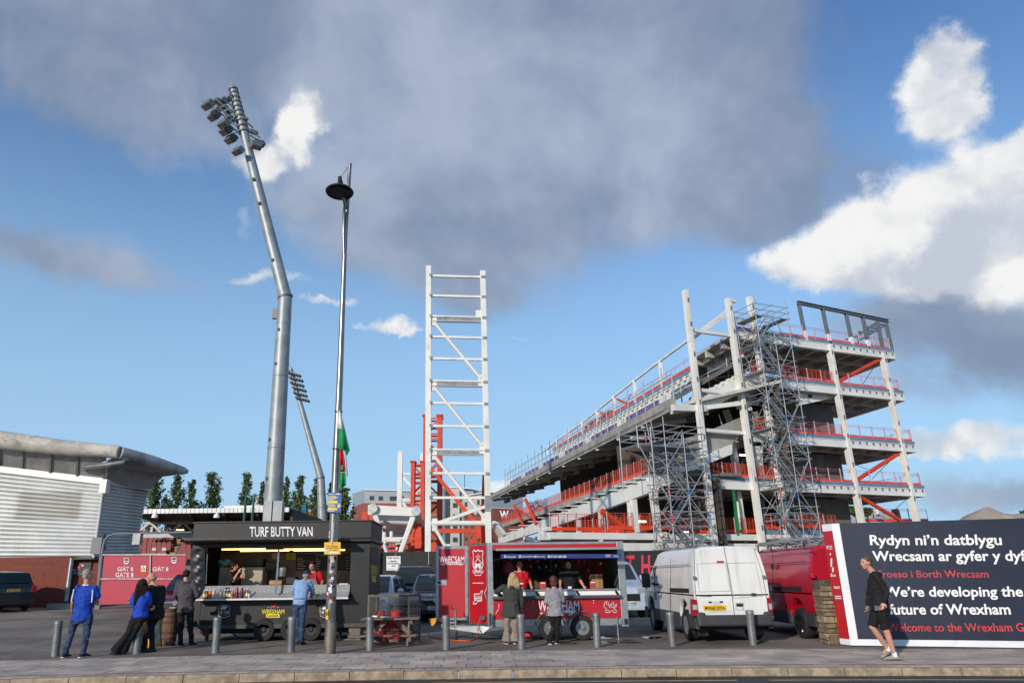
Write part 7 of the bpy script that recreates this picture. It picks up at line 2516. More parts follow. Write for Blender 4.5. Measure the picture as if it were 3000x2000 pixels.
# ================================================================== red merchandise trailer
gw2 = ground('V', 490, 1172, 0)
YR3 = gw2.y - .08
pm = frontal(YR3)
M_rpan = mat('trailer_red', (178, 22, 34), .4, 0, .05, 2, bump=.06, bs=40, dirt=(140, 20, 30), dirt_amt=.25, dirt_s=2)
M_alu = mat('trailer_aluminium', (160, 164, 166), .4, .6, .1, 4, dirt=(120, 122, 122), dirt_amt=.3, dirt_s=4)
RTx = lambda k, x, y: at(k, x, y, YR3)
rx0, rx1 = RTx('M', 1192, 800).x, RTx('V', 895, 700).x
rzb, rzt = RTx('M', 1500, 1205).z, RTx('M', 1500, 432).z
RT_ = thing('merchandise_trailer', ((rx0 + rx1) / 2, YR3 + 1, 0), 'red and silver club merchandise trailer with open side hatch and door', 'trailer')
RD = 1.9
hx0, hx1 = RTx('M', 1240, 700).x, RTx('V', 832, 550).x
hz0, hz1 = RTx('n', 1000, 695).z, RTx('n', 1000, 150).z
# frame
for xa_, xb_ in ((rx0, rx0 + .125), (rx1 - .17, rx1)):
 MB().bx(xa_, xb_, YR3 - .01, YR3 + .05, rzb - .03, rzt).build('corner_post', M_alu, RT_, bevel=.01)
MB().bx(rx0 + .125, rx1 - .17, YR3 - .008, YR3 + .05, RTx('n', 1000, 68).z, rzt).build('top_rail', M_alu, RT_, bevel=.008)
MB().bx(rx0 + .125, rx1 - .17, YR3 - .003, YR3 + .05, RTx('n', 1000, 140).z, RTx('n', 1000, 68).z - .002).build('red_band', M_rpan, RT_)
lz = RTx('n', 1000, 710).z
MB().bx(rx0 + .125, rx1 - .17, YR3 - .003, YR3 + .05, RTx('n', 1000, 1135).z, RTx('n', 1000, 850).z).build('lower_panel', M_rpan, RT_)
MB().bx(rx0 + .125, rx1 - .17, YR3 - .001, YR3 + .05, RTx('n', 1000, 850).z + .002, lz).build('counter_front', M_white, RT_)
MB().bx(rx0 + .125, rx1 - .17, YR3 - .006, YR3 + .05, rzb, RTx('n', 1000, 1135).z - .002).build('skirt', M_alu, RT_, bevel=.008)
MB().bx(rx0, rx1, YR3 + .05, YR3 + RD, rzt - .05, rzt - .002).build('roof', M_alu, RT_)
MB().bx(rx0 + .02, rx0 + .05, YR3 + .05, YR3 + RD, rzb, rzt - .05).build('front_bulkhead', M_alu, RT_)
MB().bx(rx1 - .05, rx1 - .01, YR3 + .05, YR3 + RD, rzb, rzt - .05).build('end_wall', M_alu, RT_)
M_bw = mat('slat_wall_dark', (62, 50, 46), .7, 0, .2, 3)
MB().bx(rx0 + .05, rx1 - .05, YR3 + RD - .05, YR3 + RD, rzb, rzt - .05).build('back_wall', M_bw, RT_)
MB().bx(rx0 + .05, rx1 - .05, YR3 + .05, YR3 + RD - .05, rzb, rzb + .05).build('floor', M_dark, RT_)
for i in range(14):
 z = hz0 + (hz1 - hz0) * i / 14
 bar('wall_slat', (rx0 + .06, YR3 + RD - .07, z), (rx1 - .06, YR3 + RD - .07, z), .02, .07, mat('slat_timber', (84, 62, 50), .7), RT_)
# counter, shelf flap, awning
MB().bx(rx0 + .1, rx1 - .16, YR3 - .04, YR3 + .35, lz - .04, lz).build('counter', M_alu, RT_, bevel=.008)
MB().bx(rx0 + .1, rx1 - .15, YR3 - .12, YR3 - .01, RTx('n', 1000, 848).z, RTx('n', 1000, 800).z).build('folded_flap', mat('dark_flap_edge', (76, 72, 82), .45), RT_, bevel=.02)
for px_ in (760, 1340, 1905):
 c = RTx('n', px_, 770)
 MB().prism([(c.x - .02, YR3 - .1, c.z - .06), (c.x + .02, YR3 - .1, c.z - .06), (c.x - .03, YR3 - .02, c.z + .06), (c.x - .07, YR3 - .02, c.z + .06)], (.02, 0, 0)).build('flap_bracket', M_dark, RT_)
A0, A1 = RTx('n', 128, 150), RTx('n', 1905, 150)
zA = A0.z
# the raised hatch: hinged at the top, underside towards the viewer
hatch = [V((A0.x, YR3 - .03, zA)), V((A1.x + .1, YR3 - .03, zA)), V((A1.x + .02, YR3 - .62, zA - .03)), V((A0.x + .04, YR3 - .62, zA - .03))]
MB().prism(hatch, (0, 0, .04)).build('raised_hatch', M_rpan, RT_, bevel=.008)
bar('hatch_frame', hatch[3] + V((0, -.02, .02)), hatch[2] + V((0, -.02, .02)), .05, .05, M_alu, RT_)
M_bnavy = mat('banner_navy', (30, 50, 112), .5, 0, .05, 3)
pbn = frontal(YR3 - .60)
panel('banner', pbn, 'n', [(232, 206), (1962, 204), (1962, 264), (232, 270)], M_bnavy, RT_, 0, .01)
for s, xa_, xb_ in (('iwt.co.uk', 320, 444), ('GenuineParts@iwt.co.uk', 532, 864), ('01244 400 000', 952, 1172)):
 ptext('lettering', s, pbn, 'n', xa_, 258, xb_, 226, M_tw, RT_, .008, lift=.012)
for cx_ in (294, 506, 924):
 panel('banner_symbol', pbn, 'n', [(cx_ + 17 * math.cos(i * .524), 241 + 19 * math.sin(i * .524)) for i in range(12)], M_tw, RT_, .006)
 panel('banner_symbol_core', pbn, 'n', [(cx_ + 8 * math.cos(i * .785), 241 + 9 * math.sin(i * .785)) for i in range(8)], M_bnavy, RT_, .010)
panel('banner_trailer_picture', pbn, 'n', rect(1735, 212, 1810, 250), M_alu, RT_, .006)
panel('banner_trailer_picture', pbn, 'n', [(1850, 222), (1910, 222), (1935, 250), (1845, 250)], mat('banner_blue_grey', (110, 130, 170), .5), RT_, .006)
# logos on the lower panel
ptext('lettering', 'WREXHAM', pm, 'n', 766, 1026, 1358, 872, M_tw, RT_, .012, lift=.012)
panel('ribbon', pm, 'n', [(778, 1048), (900, 1044), (1240, 1012), (1360, 1042), (1285, 1080), (1200, 1082), (1235, 1048), (900, 1062), (850, 1084)], M_tw, RT_, .008)
panel('ribbon_band', pm, 'n', [(900, 1010), (1242, 1010), (1235, 1050), (905, 1050)], M_tw, RT_, .010)
dg2 = [(1710, 960), (1722, 900), (1745, 884), (1768, 890), (1775, 920), (1800, 940), (1830, 930), (1822, 905), (1850, 888), (1842, 925), (1870, 945), (1895, 915), (1880, 970), (1850, 985), (1892, 1020), (1890, 1042), (1840, 1040), (1850, 1018), (1815, 1012), (1800, 1042), (1735, 1042), (1730, 1018), (1752, 1010), (1745, 985), (1722, 975)]
outline('dragon_outline', pm, 'n', dg2, 8, M_tw, RT_, .010)
for a, c in (((1770, 930), (1795, 975)), ((1800, 950), (1850, 975)), ((1850, 925), (1862, 985)), ((1742, 900), (1748, 930)), ((1760, 1010), (1790, 1020)), ((1820, 1010), (1850, 1030)), ((1800, 940), (1840, 890))):
 outline('dragon_line', pm, 'n', [a, c], 7, M_tw, RT_, .010, False)
outline('left_mark', pm, 'n', [(160, 1060), (200, 990), (205, 920)], 8, M_tw, RT_, .010, False)
for a in ((696, 878), (696, 914), (1562, 872), (1562, 908)):
 panel('rivet', pm, 'n', [(a[0] + 7 * math.cos(i), a[1] + 7 * math.sin(i)) for i in range(6)], M_tw, RT_, .008)
# nose panel and open door (stand at an angle)
na, nb2 = RTx('M', 1192, 800), at('M', 1012, 800, YR3 + .85)
na = V((rx0 - .01, YR3 + .0, 0))
nbx = V((nb2.x, YR3 + .85, 0))
dn = (na - nbx).normalized()
nn_ = V((-dn.y, dn.x, 0))
if nn_.y < 0:
 nn_ = -nn_
pN = Plane(na, nn_)
zn0, zn1 = rzb + .02, rzt
MB().prism([nbx + V((0, 0, zn0)), na + V((0, 0, zn0)), na + V((0, 0, zn1)), nbx + V((0, 0, zn1))], nn_ * .04).build('nose_frame', M_alu, RT_)
fi = (na - nbx)
MB().prism([nbx + fi * .05 - nn_ * .004 + V((0, 0, zn0 + .05)), na - fi * .06 - nn_ * .004 + V((0, 0, zn0 + .05)), na - fi * .06 - nn_ * .004 + V((0, 0, zn1 - .05)), nbx + fi * .05 - nn_ * .004 + V((0, 0, zn1 - .05))], nn_ * .004).build('nose_panel', M_rpan, RT_)
P = [na, nbx, V((nbx.x, YR3 + 1.15, 0)), V((rx0 + .02, YR3 + RD, 0)), V((rx0 + .02, YR3 + .05, 0))]
MB().prism([p + V((0, 0, zn1 - .03)) for p in P], (0, 0, .028)).build('nose_roof', M_alu, RT_)
MB().prism([p + V((0, 0, zn0)) for p in P], (0, 0, .05)).build('nose_floor', M_alu, RT_)
MB().prism([V((nbx.x, YR3 + 1.15, zn0)), V((rx0 + .02, YR3 + RD, zn0)), V((rx0 + .02, YR3 + RD, zn1 - .03)), V((nbx.x, YR3 + 1.15, zn1 - .03))], (0, .03, 0)).build('nose_back_panel', M_alu, RT_)
# crest on the nose
cr = [(1054, 515), (1070, 505), (1085, 516), (1102, 502), (1120, 516), (1136, 506), (1150, 517), (1142, 560), (1150, 640), (1130, 690), (1102, 712), (1074, 690), (1056, 640), (1062, 560)]
outline('crest_outline', pN, 'M', cr, 5, M_tw, RT_, .012)
outline('crest_diamond', pN, 'M', [(1102, 580), (1150, 640), (1102, 702), (1056, 640)], 4, M_tw, RT_, .012)
panel('crest_plumes', pN, 'M', [(1080, 575), (1085, 545), (1094, 560), (1102, 525), (1110, 560), (1120, 545), (1124, 575)], mat('crest_pink', (214, 130, 134), .5), RT_, .012)
panel('crest_lions', pN, 'M', [(1072, 630), (1090, 622), (1100, 634), (1112, 622), (1130, 630), (1126, 666), (1112, 672), (1102, 650), (1090, 672), (1076, 664)], M_tw, RT_, .012)
outline('crest_scroll', pN, 'M', [(1056, 690), (1074, 708), (1130, 708), (1150, 690), (1150, 708), (1130, 720), (1130, 734), (1074, 734), (1074, 720), (1056, 708)], 3, M_tw, RT_, .012)
panel('white_rule', pN, 'M', rect(1052, 802, 1152, 809), M_tw, RT_, .012)
outline('logo_outline', pN, 'M', [(1068, 905), (1118, 905), (1132, 878), (1148, 880), (1134, 906), (1138, 968), (1100, 972), (1086, 996), (1056, 994), (1072, 966)], 4, M_tw, RT_, .012)
ptext('lettering', 'Ifor Williams', pN, 'M', 1072, 934, 1134, 918, M_tw, RT_, .01, lift=.014)
panel('logo_field', pN, 'M', rect(1072, 938, 1136, 966), M_tw, RT_, .012)
ptext('lettering', 'Trailers', pN, 'M', 1076, 960, 1132, 944, M_rpan, RT_, .01, lift=.018)
MB().box(pN.hit('M', 1165, 1125, .06), (.16, .12, .1), rz=-.6).build('socket_box', mat('socket_grey', (92, 86, 92), .5), RT_, bevel=.02)
MB().box(pN.hit('M', 1222, 1140, .03), (.05, .06, .28)).build('door_stay', M_black, RT_)
MB().tube([pN.hit('M', 1190, 850, .03), pN.hit('M', 1184, 900, .07), pN.hit('M', 1190, 950, .03)], .014, 8).build('grab_handle', M_alu, RT_, smooth=True)
# door
YD = YR3 + .95
pD = frontal(YD)
dr_ = [(712, 466), (1004, 468), (1004, 1148), (712, 1142)]
xa_, xb_ = at('M', 711, 800, YD).x, at('M', 1008, 800, YD).x
za_, zb_2 = at('M', 850, 1148, YD).z, at('M', 850, 466, YD).z
MB().bx(xa_, xb_, YD, YD + .04, za_, zb_2).build('door', M_alu, RT_, bevel=.006)
dpan = MB().bx(xa_ + .075, xb_ - .08, YD - .005, YD, za_ + .06, zb_2 - .07).build('door_panel', mat('trailer_red_matt', (176, 38, 48), .6, 0, .05, 2), RT_)
ptext('lettering', 'WRECSAM', pD, 'M', 744, 620, 974, 560, M_tw, RT_, .008, lift=.014)
panel('ribbon', pD, 'M', [(750, 628), (790, 624), (790, 634), (925, 634), (925, 624), (972, 628), (945, 642), (905, 638), (800, 638), (770, 642)], M_tw, RT_, .012)
panel('ribbon_band', pD, 'M', rect(788, 612, 930, 632), mat('ribbon_pale', (214, 180, 180), .5), RT_, .016)
ptext('lettering', 'C P D', pD, 'M', 826, 628, 892, 618, M_rpan, RT_, .01, lift=.022)
lk = panel('lock_plate', pD, 'M', rect(732, 778, 812, 824), M_alu, RT_, .012, .01)
panel('lock_recess', pD, 'M', rect(748, 786, 804, 814), mat('lock_silver', (188, 190, 192), .3, .7), lk, .016)
panel('lock_handle', pD, 'M', rect(732, 788, 758, 812), M_dark, lk, .03, .015)
for y in (495, 700, 905, 1112):
 MB().box(at('M', 995, y, YD - .01), (.06, .04, .09)).build('hinge', M_alu, RT_)
MB().lathe([(.04, 0), (.05, .03), (.02, .06)], at('M', 998, 442, YD), 10).build('hitch_lamp', M_alu, RT_)
# drawbar, jockey wheel, cable
c0_ = at('M', 850, 1215, YR3 + .5)
for a, c in (((780, 1206), (1215, 1212)),):
 pA, pB = at('M', 790, 1208, YR3 + .55), at('M', 1130, 1215, YR3 + .15)
 MB().prism([pA + V((0, 0, .04)), pB + V((0, 0, .05)), V((rx0 + .06, YR3 + .05, pB.z + .02)), V((rx0 - .15, YR3 + .1, pB.z - .14)), pA + V((0, 0, -.04))], (0, .08, 0)).build('drawbar', M_grey_steel, RT_, bevel=.01)
 MB().prism([pA + V((0, .1, .04)), pB + V((0, .9, .05)), pB + V((0, .9, -.05)), pA + V((0, .1, -.04))], (0, .08, 0)).build('drawbar', M_alu, RT_)
MB().beam(at('M', 762, 1200, YR3 + .6), at('M', 850, 1190, YR3 + .6), .09, .09).build('coupling', M_alu, RT_, bevel=.02)
MB().tube([at('M', 835, 1170, YR3 + .6), at('M', 905, 1170, YR3 + .6)], .035, 10).build('overrun_damper', M_steelp, RT_)
jw = at('M', 892, 1290, YR3 + .45)
MB().tube([at('M', 890, 1046, YR3 + .45), at('M', 892, 1230, YR3 + .45)], .028, 12).build('jockey_post', M_steelp, RT_, smooth=True)
MB().tube([at('M', 852, 1010, YR3 + .45), at('M', 855, 1040, YR3 + .45), at('M', 905, 1050, YR3 + .45)], .012, 8).build('jockey_handle', M_dark, RT_)
jr = .09
MB().lathe([(jr * .5, .03), (jr, .03), (jr, -.03), (jr * .5, -.03)], (jw.x + .03, YR3 + .45, jr), 18, 'X').build('jockey_wheel', M_rubber, RT_, smooth=True)
MB().tube([at('M', 905, 1240, YR3 + .6), (at('M', 905, 1240, YR3 + .6).x + .02, YR3 + .6, .06), (at('M', 1050, 1240, YR3 + .6).x, YR3 + .6, .06), at('M', 1050, 1240, YR3 + .6)], .012, 6).build('stand_frame', M_black, RT_)
cab = thing('orange_cable', ground('M', 1000, 1335, 0), 'orange power cable looping from the trailer nose across the ground', 'cable')
pts = [pN.hit('M', 1165, 1120, .08), at('M', 1115, 1150, YR3 + .1), at('M', 1092, 1210, YR3 + .1), at('M', 1104, 1270, YR3)]
pts += [V((q.x, q.y, .012)) for q in (ground('M', 1085, 1318, 0), ground('M', 1030, 1336, 0), ground('M', 900, 1336, 0), ground('M', 800, 1325, 0), ground('M', 700, 1312, 0), ground('M', 652, 1302, 0))]
pts += [V((pts[-1].x - .03, pts[-1].y, .15))]
sm = []
for i in range(len(pts) - 1):
 p_1, p0_, p1_, p2_ = pts[max(i - 1, 0)], pts[i], pts[i + 1], pts[min(i + 2, len(pts) - 1)]
 for t in np.linspace(0, 1, 6, endpoint=False):
  sm.append(.5 * ((2 * p0_) + (p1_ - p_1) * t + (2 * p_1 - 5 * p0_ + 4 * p1_ - p2_) * t * t + (3 * p0_ - p_1 - 3 * p1_ + p2_) * t ** 3))
for q in sm:
 q.z = max(q.z, .012)
MB().tube(sm, .011, 6).build('cable_run', mat('orange_cable_sheath', (222, 84, 36), .5), cab, smooth=True)
yh = at('M', 680, 1165, YR3 + .5)
yb = MB().prism([at('M', 648, 1134, YR3 + .5), at('M', 718, 1128, YR3 + .5), at('M', 714, 1165, YR3 + .5), at('M', 690, 1198, YR3 + .5), at('M', 668, 1196, YR3 + .5), at('M', 664, 1170, YR3 + .5), at('M', 650, 1168, YR3 + .5)], (0, .12, 0)).build('hitch_lock', mat('lock_yellow', (222, 160, 24), .45), None, bevel=.01)
tag(yb, 'yellow hitch lock fitted at the end of the trailer drawbar', 'hitch lock')
rod('lock_bar', at('M', 715, 1150, YR3 + .56), at('M', 790, 1165, YR3 + .56), .03, M_dark, yb)
# wheels and mudguards
for px_, py_ in ((1755, 1230), (None, None)):
 pass
for k, px_ in (('V', 195), ('V', 490)):
 c = at(k, px_, 1085, YR3)
 r_ = .285
 ty = MB().lathe([(r_ * .58, .1), (r_ * .93, .1), (r_, .06), (r_, -.06), (r_ * .93, -.1), (r_ * .58, -.1)], (c.x, YR3 + .02, r_), 28, 'Y', False).build('tyre', M_rubber, RT_, smooth=True)
 MB().lathe([(r_ * .66, .085), (r_ * .62, .09), (r_ * .58, .05), (r_ * .42, .045), (r_ * .34, .09), (r_ * .24, .09), (r_ * .2, .06), (r_ * .18, .13), (r_ * .02, .135)], (c.x, YR3 + .02, r_), 26, 'Y').build('rim', mat('steel_rim', (150, 152, 154), .4, .7), ty, smooth=True)
 for s_ in (1,):
  pts = [(c.x + (r_ + .07) * math.cos(a_), YR3 - .06, r_ + .01 + (r_ + .07) * math.sin(a_)) for a_ in np.linspace(rad(10), rad(170), 12)]
  bb = MB()
  for i in range(len(pts) - 1):
   p, q = V(pts[i]), V(pts[i + 1])
   bb.beam(p + V((0, .09, 0)), q + V((0, .09, 0)), .22, .03, up=(q - p).cross(V((0, 1, 0))))
  bb.build('mudguard', mat('mudguard_grey', (74, 78, 82), .55, .1), RT_)
ps_ = at('V', 808, 960, YR3 - .06)
rod('prop_stand', (ps_.x, YR3 - .06, .02), (ps_.x, YR3 - .06, ps_.z), .025, M_steelp, RT_)
MB().box((ps_.x, YR3 - .06, .012), (.14, .14, .016)).build('prop_foot', M_steelp, RT_)
MB().box(at('V', 812, 1000, YR3 - .03), (.2, .04, .12)).build('prop_clamp', M_alu, RT_)
MB().box(at('V', 890, 1000, YR3 - .03), (.07, .05, .12)).build('door_catch', M_black, RT_)
MB().bx(rx0 + .3, rx1 - .2, YR3 + .2, YR3 + RD - .2, .35, rzb).build('underframe', M_dark, RT_)
rb_ = at('m', 1420, 1370, YR3 + .7)
tag(MB().tube([at('m', 1340, 1385, YR3 + .5), at('m', 1440, 1372, YR3 + .5), at('m', 1468, 1366, YR3 + .5)], [.06, .07, .03], 12).build('red_bottle_jack', mat('jack_red', (200, 40, 60), .4), None, smooth=True), 'red jack handle lying under the trailer floor', 'jack')
# stock inside
def shirt(k, x, y, s, rgb, label, dY=RD - .16, long=False):
 c = at(k, x, y, YR3 + dY)
 u = .17 * s
 pts = [(-.35, 1), (-.15, 1.08), (0, 1.0), (.15, 1.08), (.35, 1), (.95, .55), (.75, .2), (.5, .42), (.5, -1.05), (-.5, -1.05), (-.5, .42), (-.75, .2), (-.95, .55)]
 o = thing('hanging_shirt', c, label, 'shirt', 'stock hanging in the trailer')
 MB().prism([(c.x + a * u, YR3 + dY, c.z + b2 * u) for a, b2 in pts], (0, .05, 0)).build('shirt_cloth', mat('shirt_%d_%d' % rgb[:2], rgb, .8, 0, .15, 12), o, bevel=.015)
 MB().ball((c.x + .4 * u * .6, YR3 + dY - .01, c.z + .4 * u), (.025 * s, .01, .03 * s), 8, 6).build('shirt_badge', M_sign_white, o)
 return o

shirt('n', 1640, 400, 1.45, (140, 18, 30), 'large red football shirt with white piping hanging at the trailer right')
shirt('n', 1345, 330, .8, (170, 26, 36), 'small red shirt above the volunteer in black in the trailer')
shirt('n', 1470, 480, .9, (150, 22, 32), 'red shirt hanging between box and volunteer in the trailer')
shirt('n', 640, 420, 1.0, (120, 26, 34), 'patterned red top behind the seller in red')
shirt('n', 760, 440, 1.1, (22, 22, 26), 'black hooded top with white badge behind the counter books')
shirt('n', 860, 430, 1.1, (26, 26, 28), 'black top with yellow badge behind the counter books')
shirt('n', 1000, 420, 1.2, (30, 34, 36), 'dark charcoal top with vertical lettering in the trailer middle')
shirt('n', 1420, 330, .7, (140, 24, 32), 'plain red shirt beside the banner end')
text('lettering', 'TELLS A STORY', at('n', 968, 460, YR3 + RD - .25), at('n', 968, 270, YR3 + RD - .25), at('n', 944, 460, YR3 + RD - .25) - V((.0, 0, 0)), mat('faded_print', (130, 134, 134), .7), RT_, .006)
bg_ = thing('pink_backpack', at('n', 350, 470, YR3 + 1.1), 'pink backpack hanging beside the seller in red', 'bag')
c = at('n', 350, 420, YR3 + 1.1)
MB().ball(c, (.16, .09, .19), 14, 10).build('bag_body', mat('pink_fabric', (170, 84, 98), .8, 0, .1, 8), bg_, smooth=True)
MB().tube([c + V((-.07, -.03, .17)), c + V((0, -.03, .25)), c + V((.07, -.03, .17))], .012, 8).build('bag_strap', mat('pink_fabric', (170, 84, 98)), bg_)
MB().ball(c + V((0, -.07, -.06)), (.1, .04, .08), 12, 8).build('bag_pocket', mat('pink_fabric', (170, 84, 98)), bg_, smooth=True)
caps = [(150, 290, (190, 180, 180)), (195, 285, (180, 170, 172)), (272, 300, (150, 30, 40)), (645, 298, (150, 26, 36)), (757, 315, (160, 24, 34)), (862, 292, (30, 30, 34)), (165, 610, (90, 60, 70)), (225, 615, (100, 70, 78)), (385, 290, (130, 30, 44))]
cl = ['pale cap at the trailer top left corner', 'second pale cap at the trailer top left', 'red cap above the pink backpack', 'red cap above the patterned top', 'red cap with white badge right of the seller', 'black cap with white badge under the banner', 'dim mug on the low shelf at trailer left', 'second dim mug on the low shelf at trailer left', 'pink cap above and right of the backpack']
for (x, y, rgb), lab in zip(caps, cl):
 c = at('n', x, y, YR3 + RD - .2)
 t = thing('cap' if 'cap' in lab else 'mug', c, lab, 'cap' if 'cap' in lab else 'mug', 'small stock in the trailer')
 if 'cap' in lab:
  MB().ball(c, (.085, .08, .06), 12, 8).build('cap_crown', mat('cap_%d_%d' % rgb[:2], rgb, .8), t, smooth=True)
  MB().ball(c + V((0, -.09, -.035)), (.075, .06, .012), 12, 6).build('cap_peak', mat('cap_%d_%d' % rgb[:2], rgb, .8), t, smooth=True)
  MB().ball(c + V((0, -.078, .012)), (.026, .01, .026), 8, 6).build('cap_badge', M_sign_white, t, smooth=True)
 else:
  MB().lathe([(.035, -.05), (.04, -.045), (.04, .05), (.034, .05), (.034, -.03)], c, 14).build('mug_body', mat('mug_%d' % rgb[0], rgb, .4), t, smooth=True)
  MB().tube([c + V((.038, 0, .03)), c + V((.065, 0, .02)), c + V((.065, 0, -.02)), c + V((.038, 0, -.03))], .007, 6).build('mug_handle', mat('mug_%d' % rgb[0], rgb, .4), t)
# programmes on the counter, box
for i, (x, lab) in enumerate(((837, 'red football programme standing on the trailer counter near the seller'), (1557, 'red football programme standing by the cardboard box'))):
 p = at('n', x, 692, YR3 + .1)
 t = thing('programme', (p.x, YR3 + .1, lz), lab, 'programme', 'programmes on the trailer counter')
 hw_, hh = .075, .17
 MB().box((0, 0, hh / 2 + .002), (2 * hw_, .02, hh), rx=-.12).build('cover', mat('programme_red', (206, 40, 40), .45), t, local=True)
 MB().box((0, -.016, hh * .42), (1.6 * hw_, .006, hh * .34), rx=-.12).build('cover_picture', mat('programme_photo', (84, 96, 84), .5, 0, .6, 45), t, local=True)
 MB().box((0, -.022, hh * .86), (1.5 * hw_, .004, hh * .12), rx=-.12).build('title_strip', M_sign_white, t, local=True)
 MB().box((0, -.014, hh * .12), (1.7 * hw_, .006, hh * .16), rx=-.12).build('cover_foot', mat('programme_green', (120, 150, 70), .5), t, local=True)
a, c = at('n', 1540, 690, YR3 + .6), at('n', 1690, 500, YR3 + .6)
bx_ = MB().bx(a.x, c.x, YR3 + .6, YR3 + .95, lz - .02, c.z).build('cardboard_box', mat('cardboard', (150, 112, 76), .85, 0, .12, 4), None, bevel=.006)
tag(bx_, 'brown cardboard box standing behind the right-hand programme', 'box')
MB().bx(rx0 + .1, rx1 - .2, YR3 + .4, YR3 + 1.0, lz - .08, lz - .04).build('inner_shelf', M_dark, RT_)
MB().bx((a.x + c.x) / 2 - .03, (a.x + c.x) / 2 + .03, YR3 + .596, YR3 + .954, lz - .018, c.z + .004).build('packing_tape', mat('tape_brown', (170, 136, 96), .4), bx_)

# ================================================================== gas cage, cylinders, picnic table, barrel, board
M_cage = mat('rusty_grey_steel', (104, 98, 92), .65, .4, .2, 5, dirt=(96, 70, 52), dirt_amt=.5, dirt_s=6)
gk = ground('g', 300, 1500, 0)
YC = gk.y + .25
cg = thing('gas_cage', (at('g', 350, 1500, YC).x, YC + .4, 0), 'wire mesh gas cage holding red cylinders beside the butty van', 'cage')
xa_, xb_, xc_ = at('g', 45, 1100, YC).x, at('g', 660, 1100, YC).x, at('g', 830, 1100, YC + .6).x
zt5 = at('g', 350, 738, YC).z
cor = [V((xa_, YC, 0)), V((xb_, YC, 0)), V((xc_, YC + .65, 0)), V((xa_ + .1, YC + .7, 0))]
for p in cor:
 bar('corner_post', p, p + V((0, 0, zt5)), .045, .045, M_cage, cg)
for i in range(4):
 p, q = cor[i], cor[(i + 1) % 4]
 for z in (.06, zt5 * .52, zt5 - .02):
  bar('frame_rail', p + V((0, 0, z)), q + V((0, 0, z)), .04, .05, M_cage, cg)
 n = int((q - p).length / .05)
 b = MB()
 for j in range(1, n):
  c = p.lerp(q, j / n)
  b.beam(c + V((0, 0, .06)), c + V((0, 0, zt5 - .02)), .005, .005)
 for j in range(1, int(zt5 / .05)):
  b.beam(p + V((0, 0, j * .05)), q + V((0, 0, j * .05)), .005, .005)
 b.build('wire_mesh', M_cage, cg)
for i, (x, lab) in enumerate(((215, 'red gas cylinder nearer the butty van inside the cage'), (460, 'brighter red gas cylinder in the middle of the cage'), (905 - 280, None))):
 if lab is None:
  continue
 c = at('g', x, 1300, YC + .38)
 h = at('g', x, 985, YC + .38).z
 t = thing('gas_cylinder', (c.x, YC + .38, 0), lab, 'gas cylinder', 'gas cylinders in the cage')
 m_ = mat('cylinder_red_%d' % i, [(186, 34, 28), (214, 20, 24)][i], .45, 0, .1, 5)
 r_ = .185
 MB().lathe([(r_ * .86, .0), (r_ * .9, .06), (r_, .1), (r_, h - .35), (r_ * .92, h - .24), (r_ * .6, h - .16), (r_ * .3, h - .14)], (0, 0, 0), 22).build('cylinder_body', m_, t, local=True, smooth=True)
 MB().lathe([(r_ * .72, h - .22), (r_ * .72, h), (r_ * .66, h), (r_ * .66, h - .2)], (0, 0, 0), 18).build('collar_shroud', m_, t, local=True, smooth=True)
 MB().lathe([(.03, h - .15), (.03, h - .04), (.045, h - .03), (.01, h - .02)], (0, 0, 0), 10).build('valve', mat('brass', (150, 120, 60), .35, .9), t, local=True, smooth=True)
 MB().lathe([(r_ * 1.004, h * .40), (r_ * 1.004, h * .43)], (0, 0, 0), 22).build('paint_band', M_sign_white, t, local=True)
M_wood = mat('weathered_bench_wood', (118, 106, 94), .9, 0, .2, 4, bump=.3, bs=30, dirt=(70, 64, 58), dirt_amt=.5, dirt_s=4)
tg = ground('g', 400, 1560, 0)
YP = YC - .42
pt_ = thing('picnic_table', (at('g', 380, 1500, YP).x, YP, 0), 'weathered wooden picnic table in front of the gas cage', 'picnic table')
xa_, xb_ = at('g', -60, 1110, YP).x, at('g', 820, 1110, YP).x
zt6 = at('g', 400, 1095, YP).z
zs6 = at('g', 400, 1350, YP - .3).z
for j in range(5):
 MB().bx(xa_, xb_, YP - .10 + j * .13, YP + .02 + j * .13, zt6 - .035, zt6).build('top_plank', M_wood, pt_, bevel=.006)
for y in (YP - .42, YP + .85):
 for j in range(2):
  MB().bx(xa_ - .05, xb_ - .02, y + j * .13, y + .12 + j * .13, zs6 - .035, zs6).build('seat_plank', M_wood, pt_, bevel=.006)
for x in (xa_ + .2, xb_ - .22):
 MB().beam((x, YP + .05, zt6 - .05), (x, YP - .45, .0), .045, .1).build('leg', M_wood, pt_)
 MB().beam((x, YP + .4, zt6 - .05), (x, YP + .95, .0), .045, .1).build('leg', M_wood, pt_)
 MB().beam((x + .05, YP - .4, zs6 - .08), (x + .05, YP + .98, zs6 - .08), .045, .1).build('seat_bearer', M_wood, pt_)
 MB().beam((x + .05, YP - .05, zt6 - .09), (x + .05, YP + .5, zt6 - .09), .045, .09).build('top_bearer', M_wood, pt_)
for a, c in (((330, 1130), (130, 1300)), ((460, 1130), (690, 1330))):
 MB().beam(at('g', *a, YP + .2), at('g', *c, YP + .2), .045, .1).build('diagonal_brace', M_wood, pt_)
tag(MB().box(at('g', 300, 1078, YP) + V((0, 0, .004)), (.2, .14, .012), rz=.2).box(at('g', 150, 1075, YP) + V((0, 0, .012)), (.12, .06, .03), rz=-.3).build('food_wrapper', M_white, None), 'white paper wrappers left on the picnic table', 'wrapper')
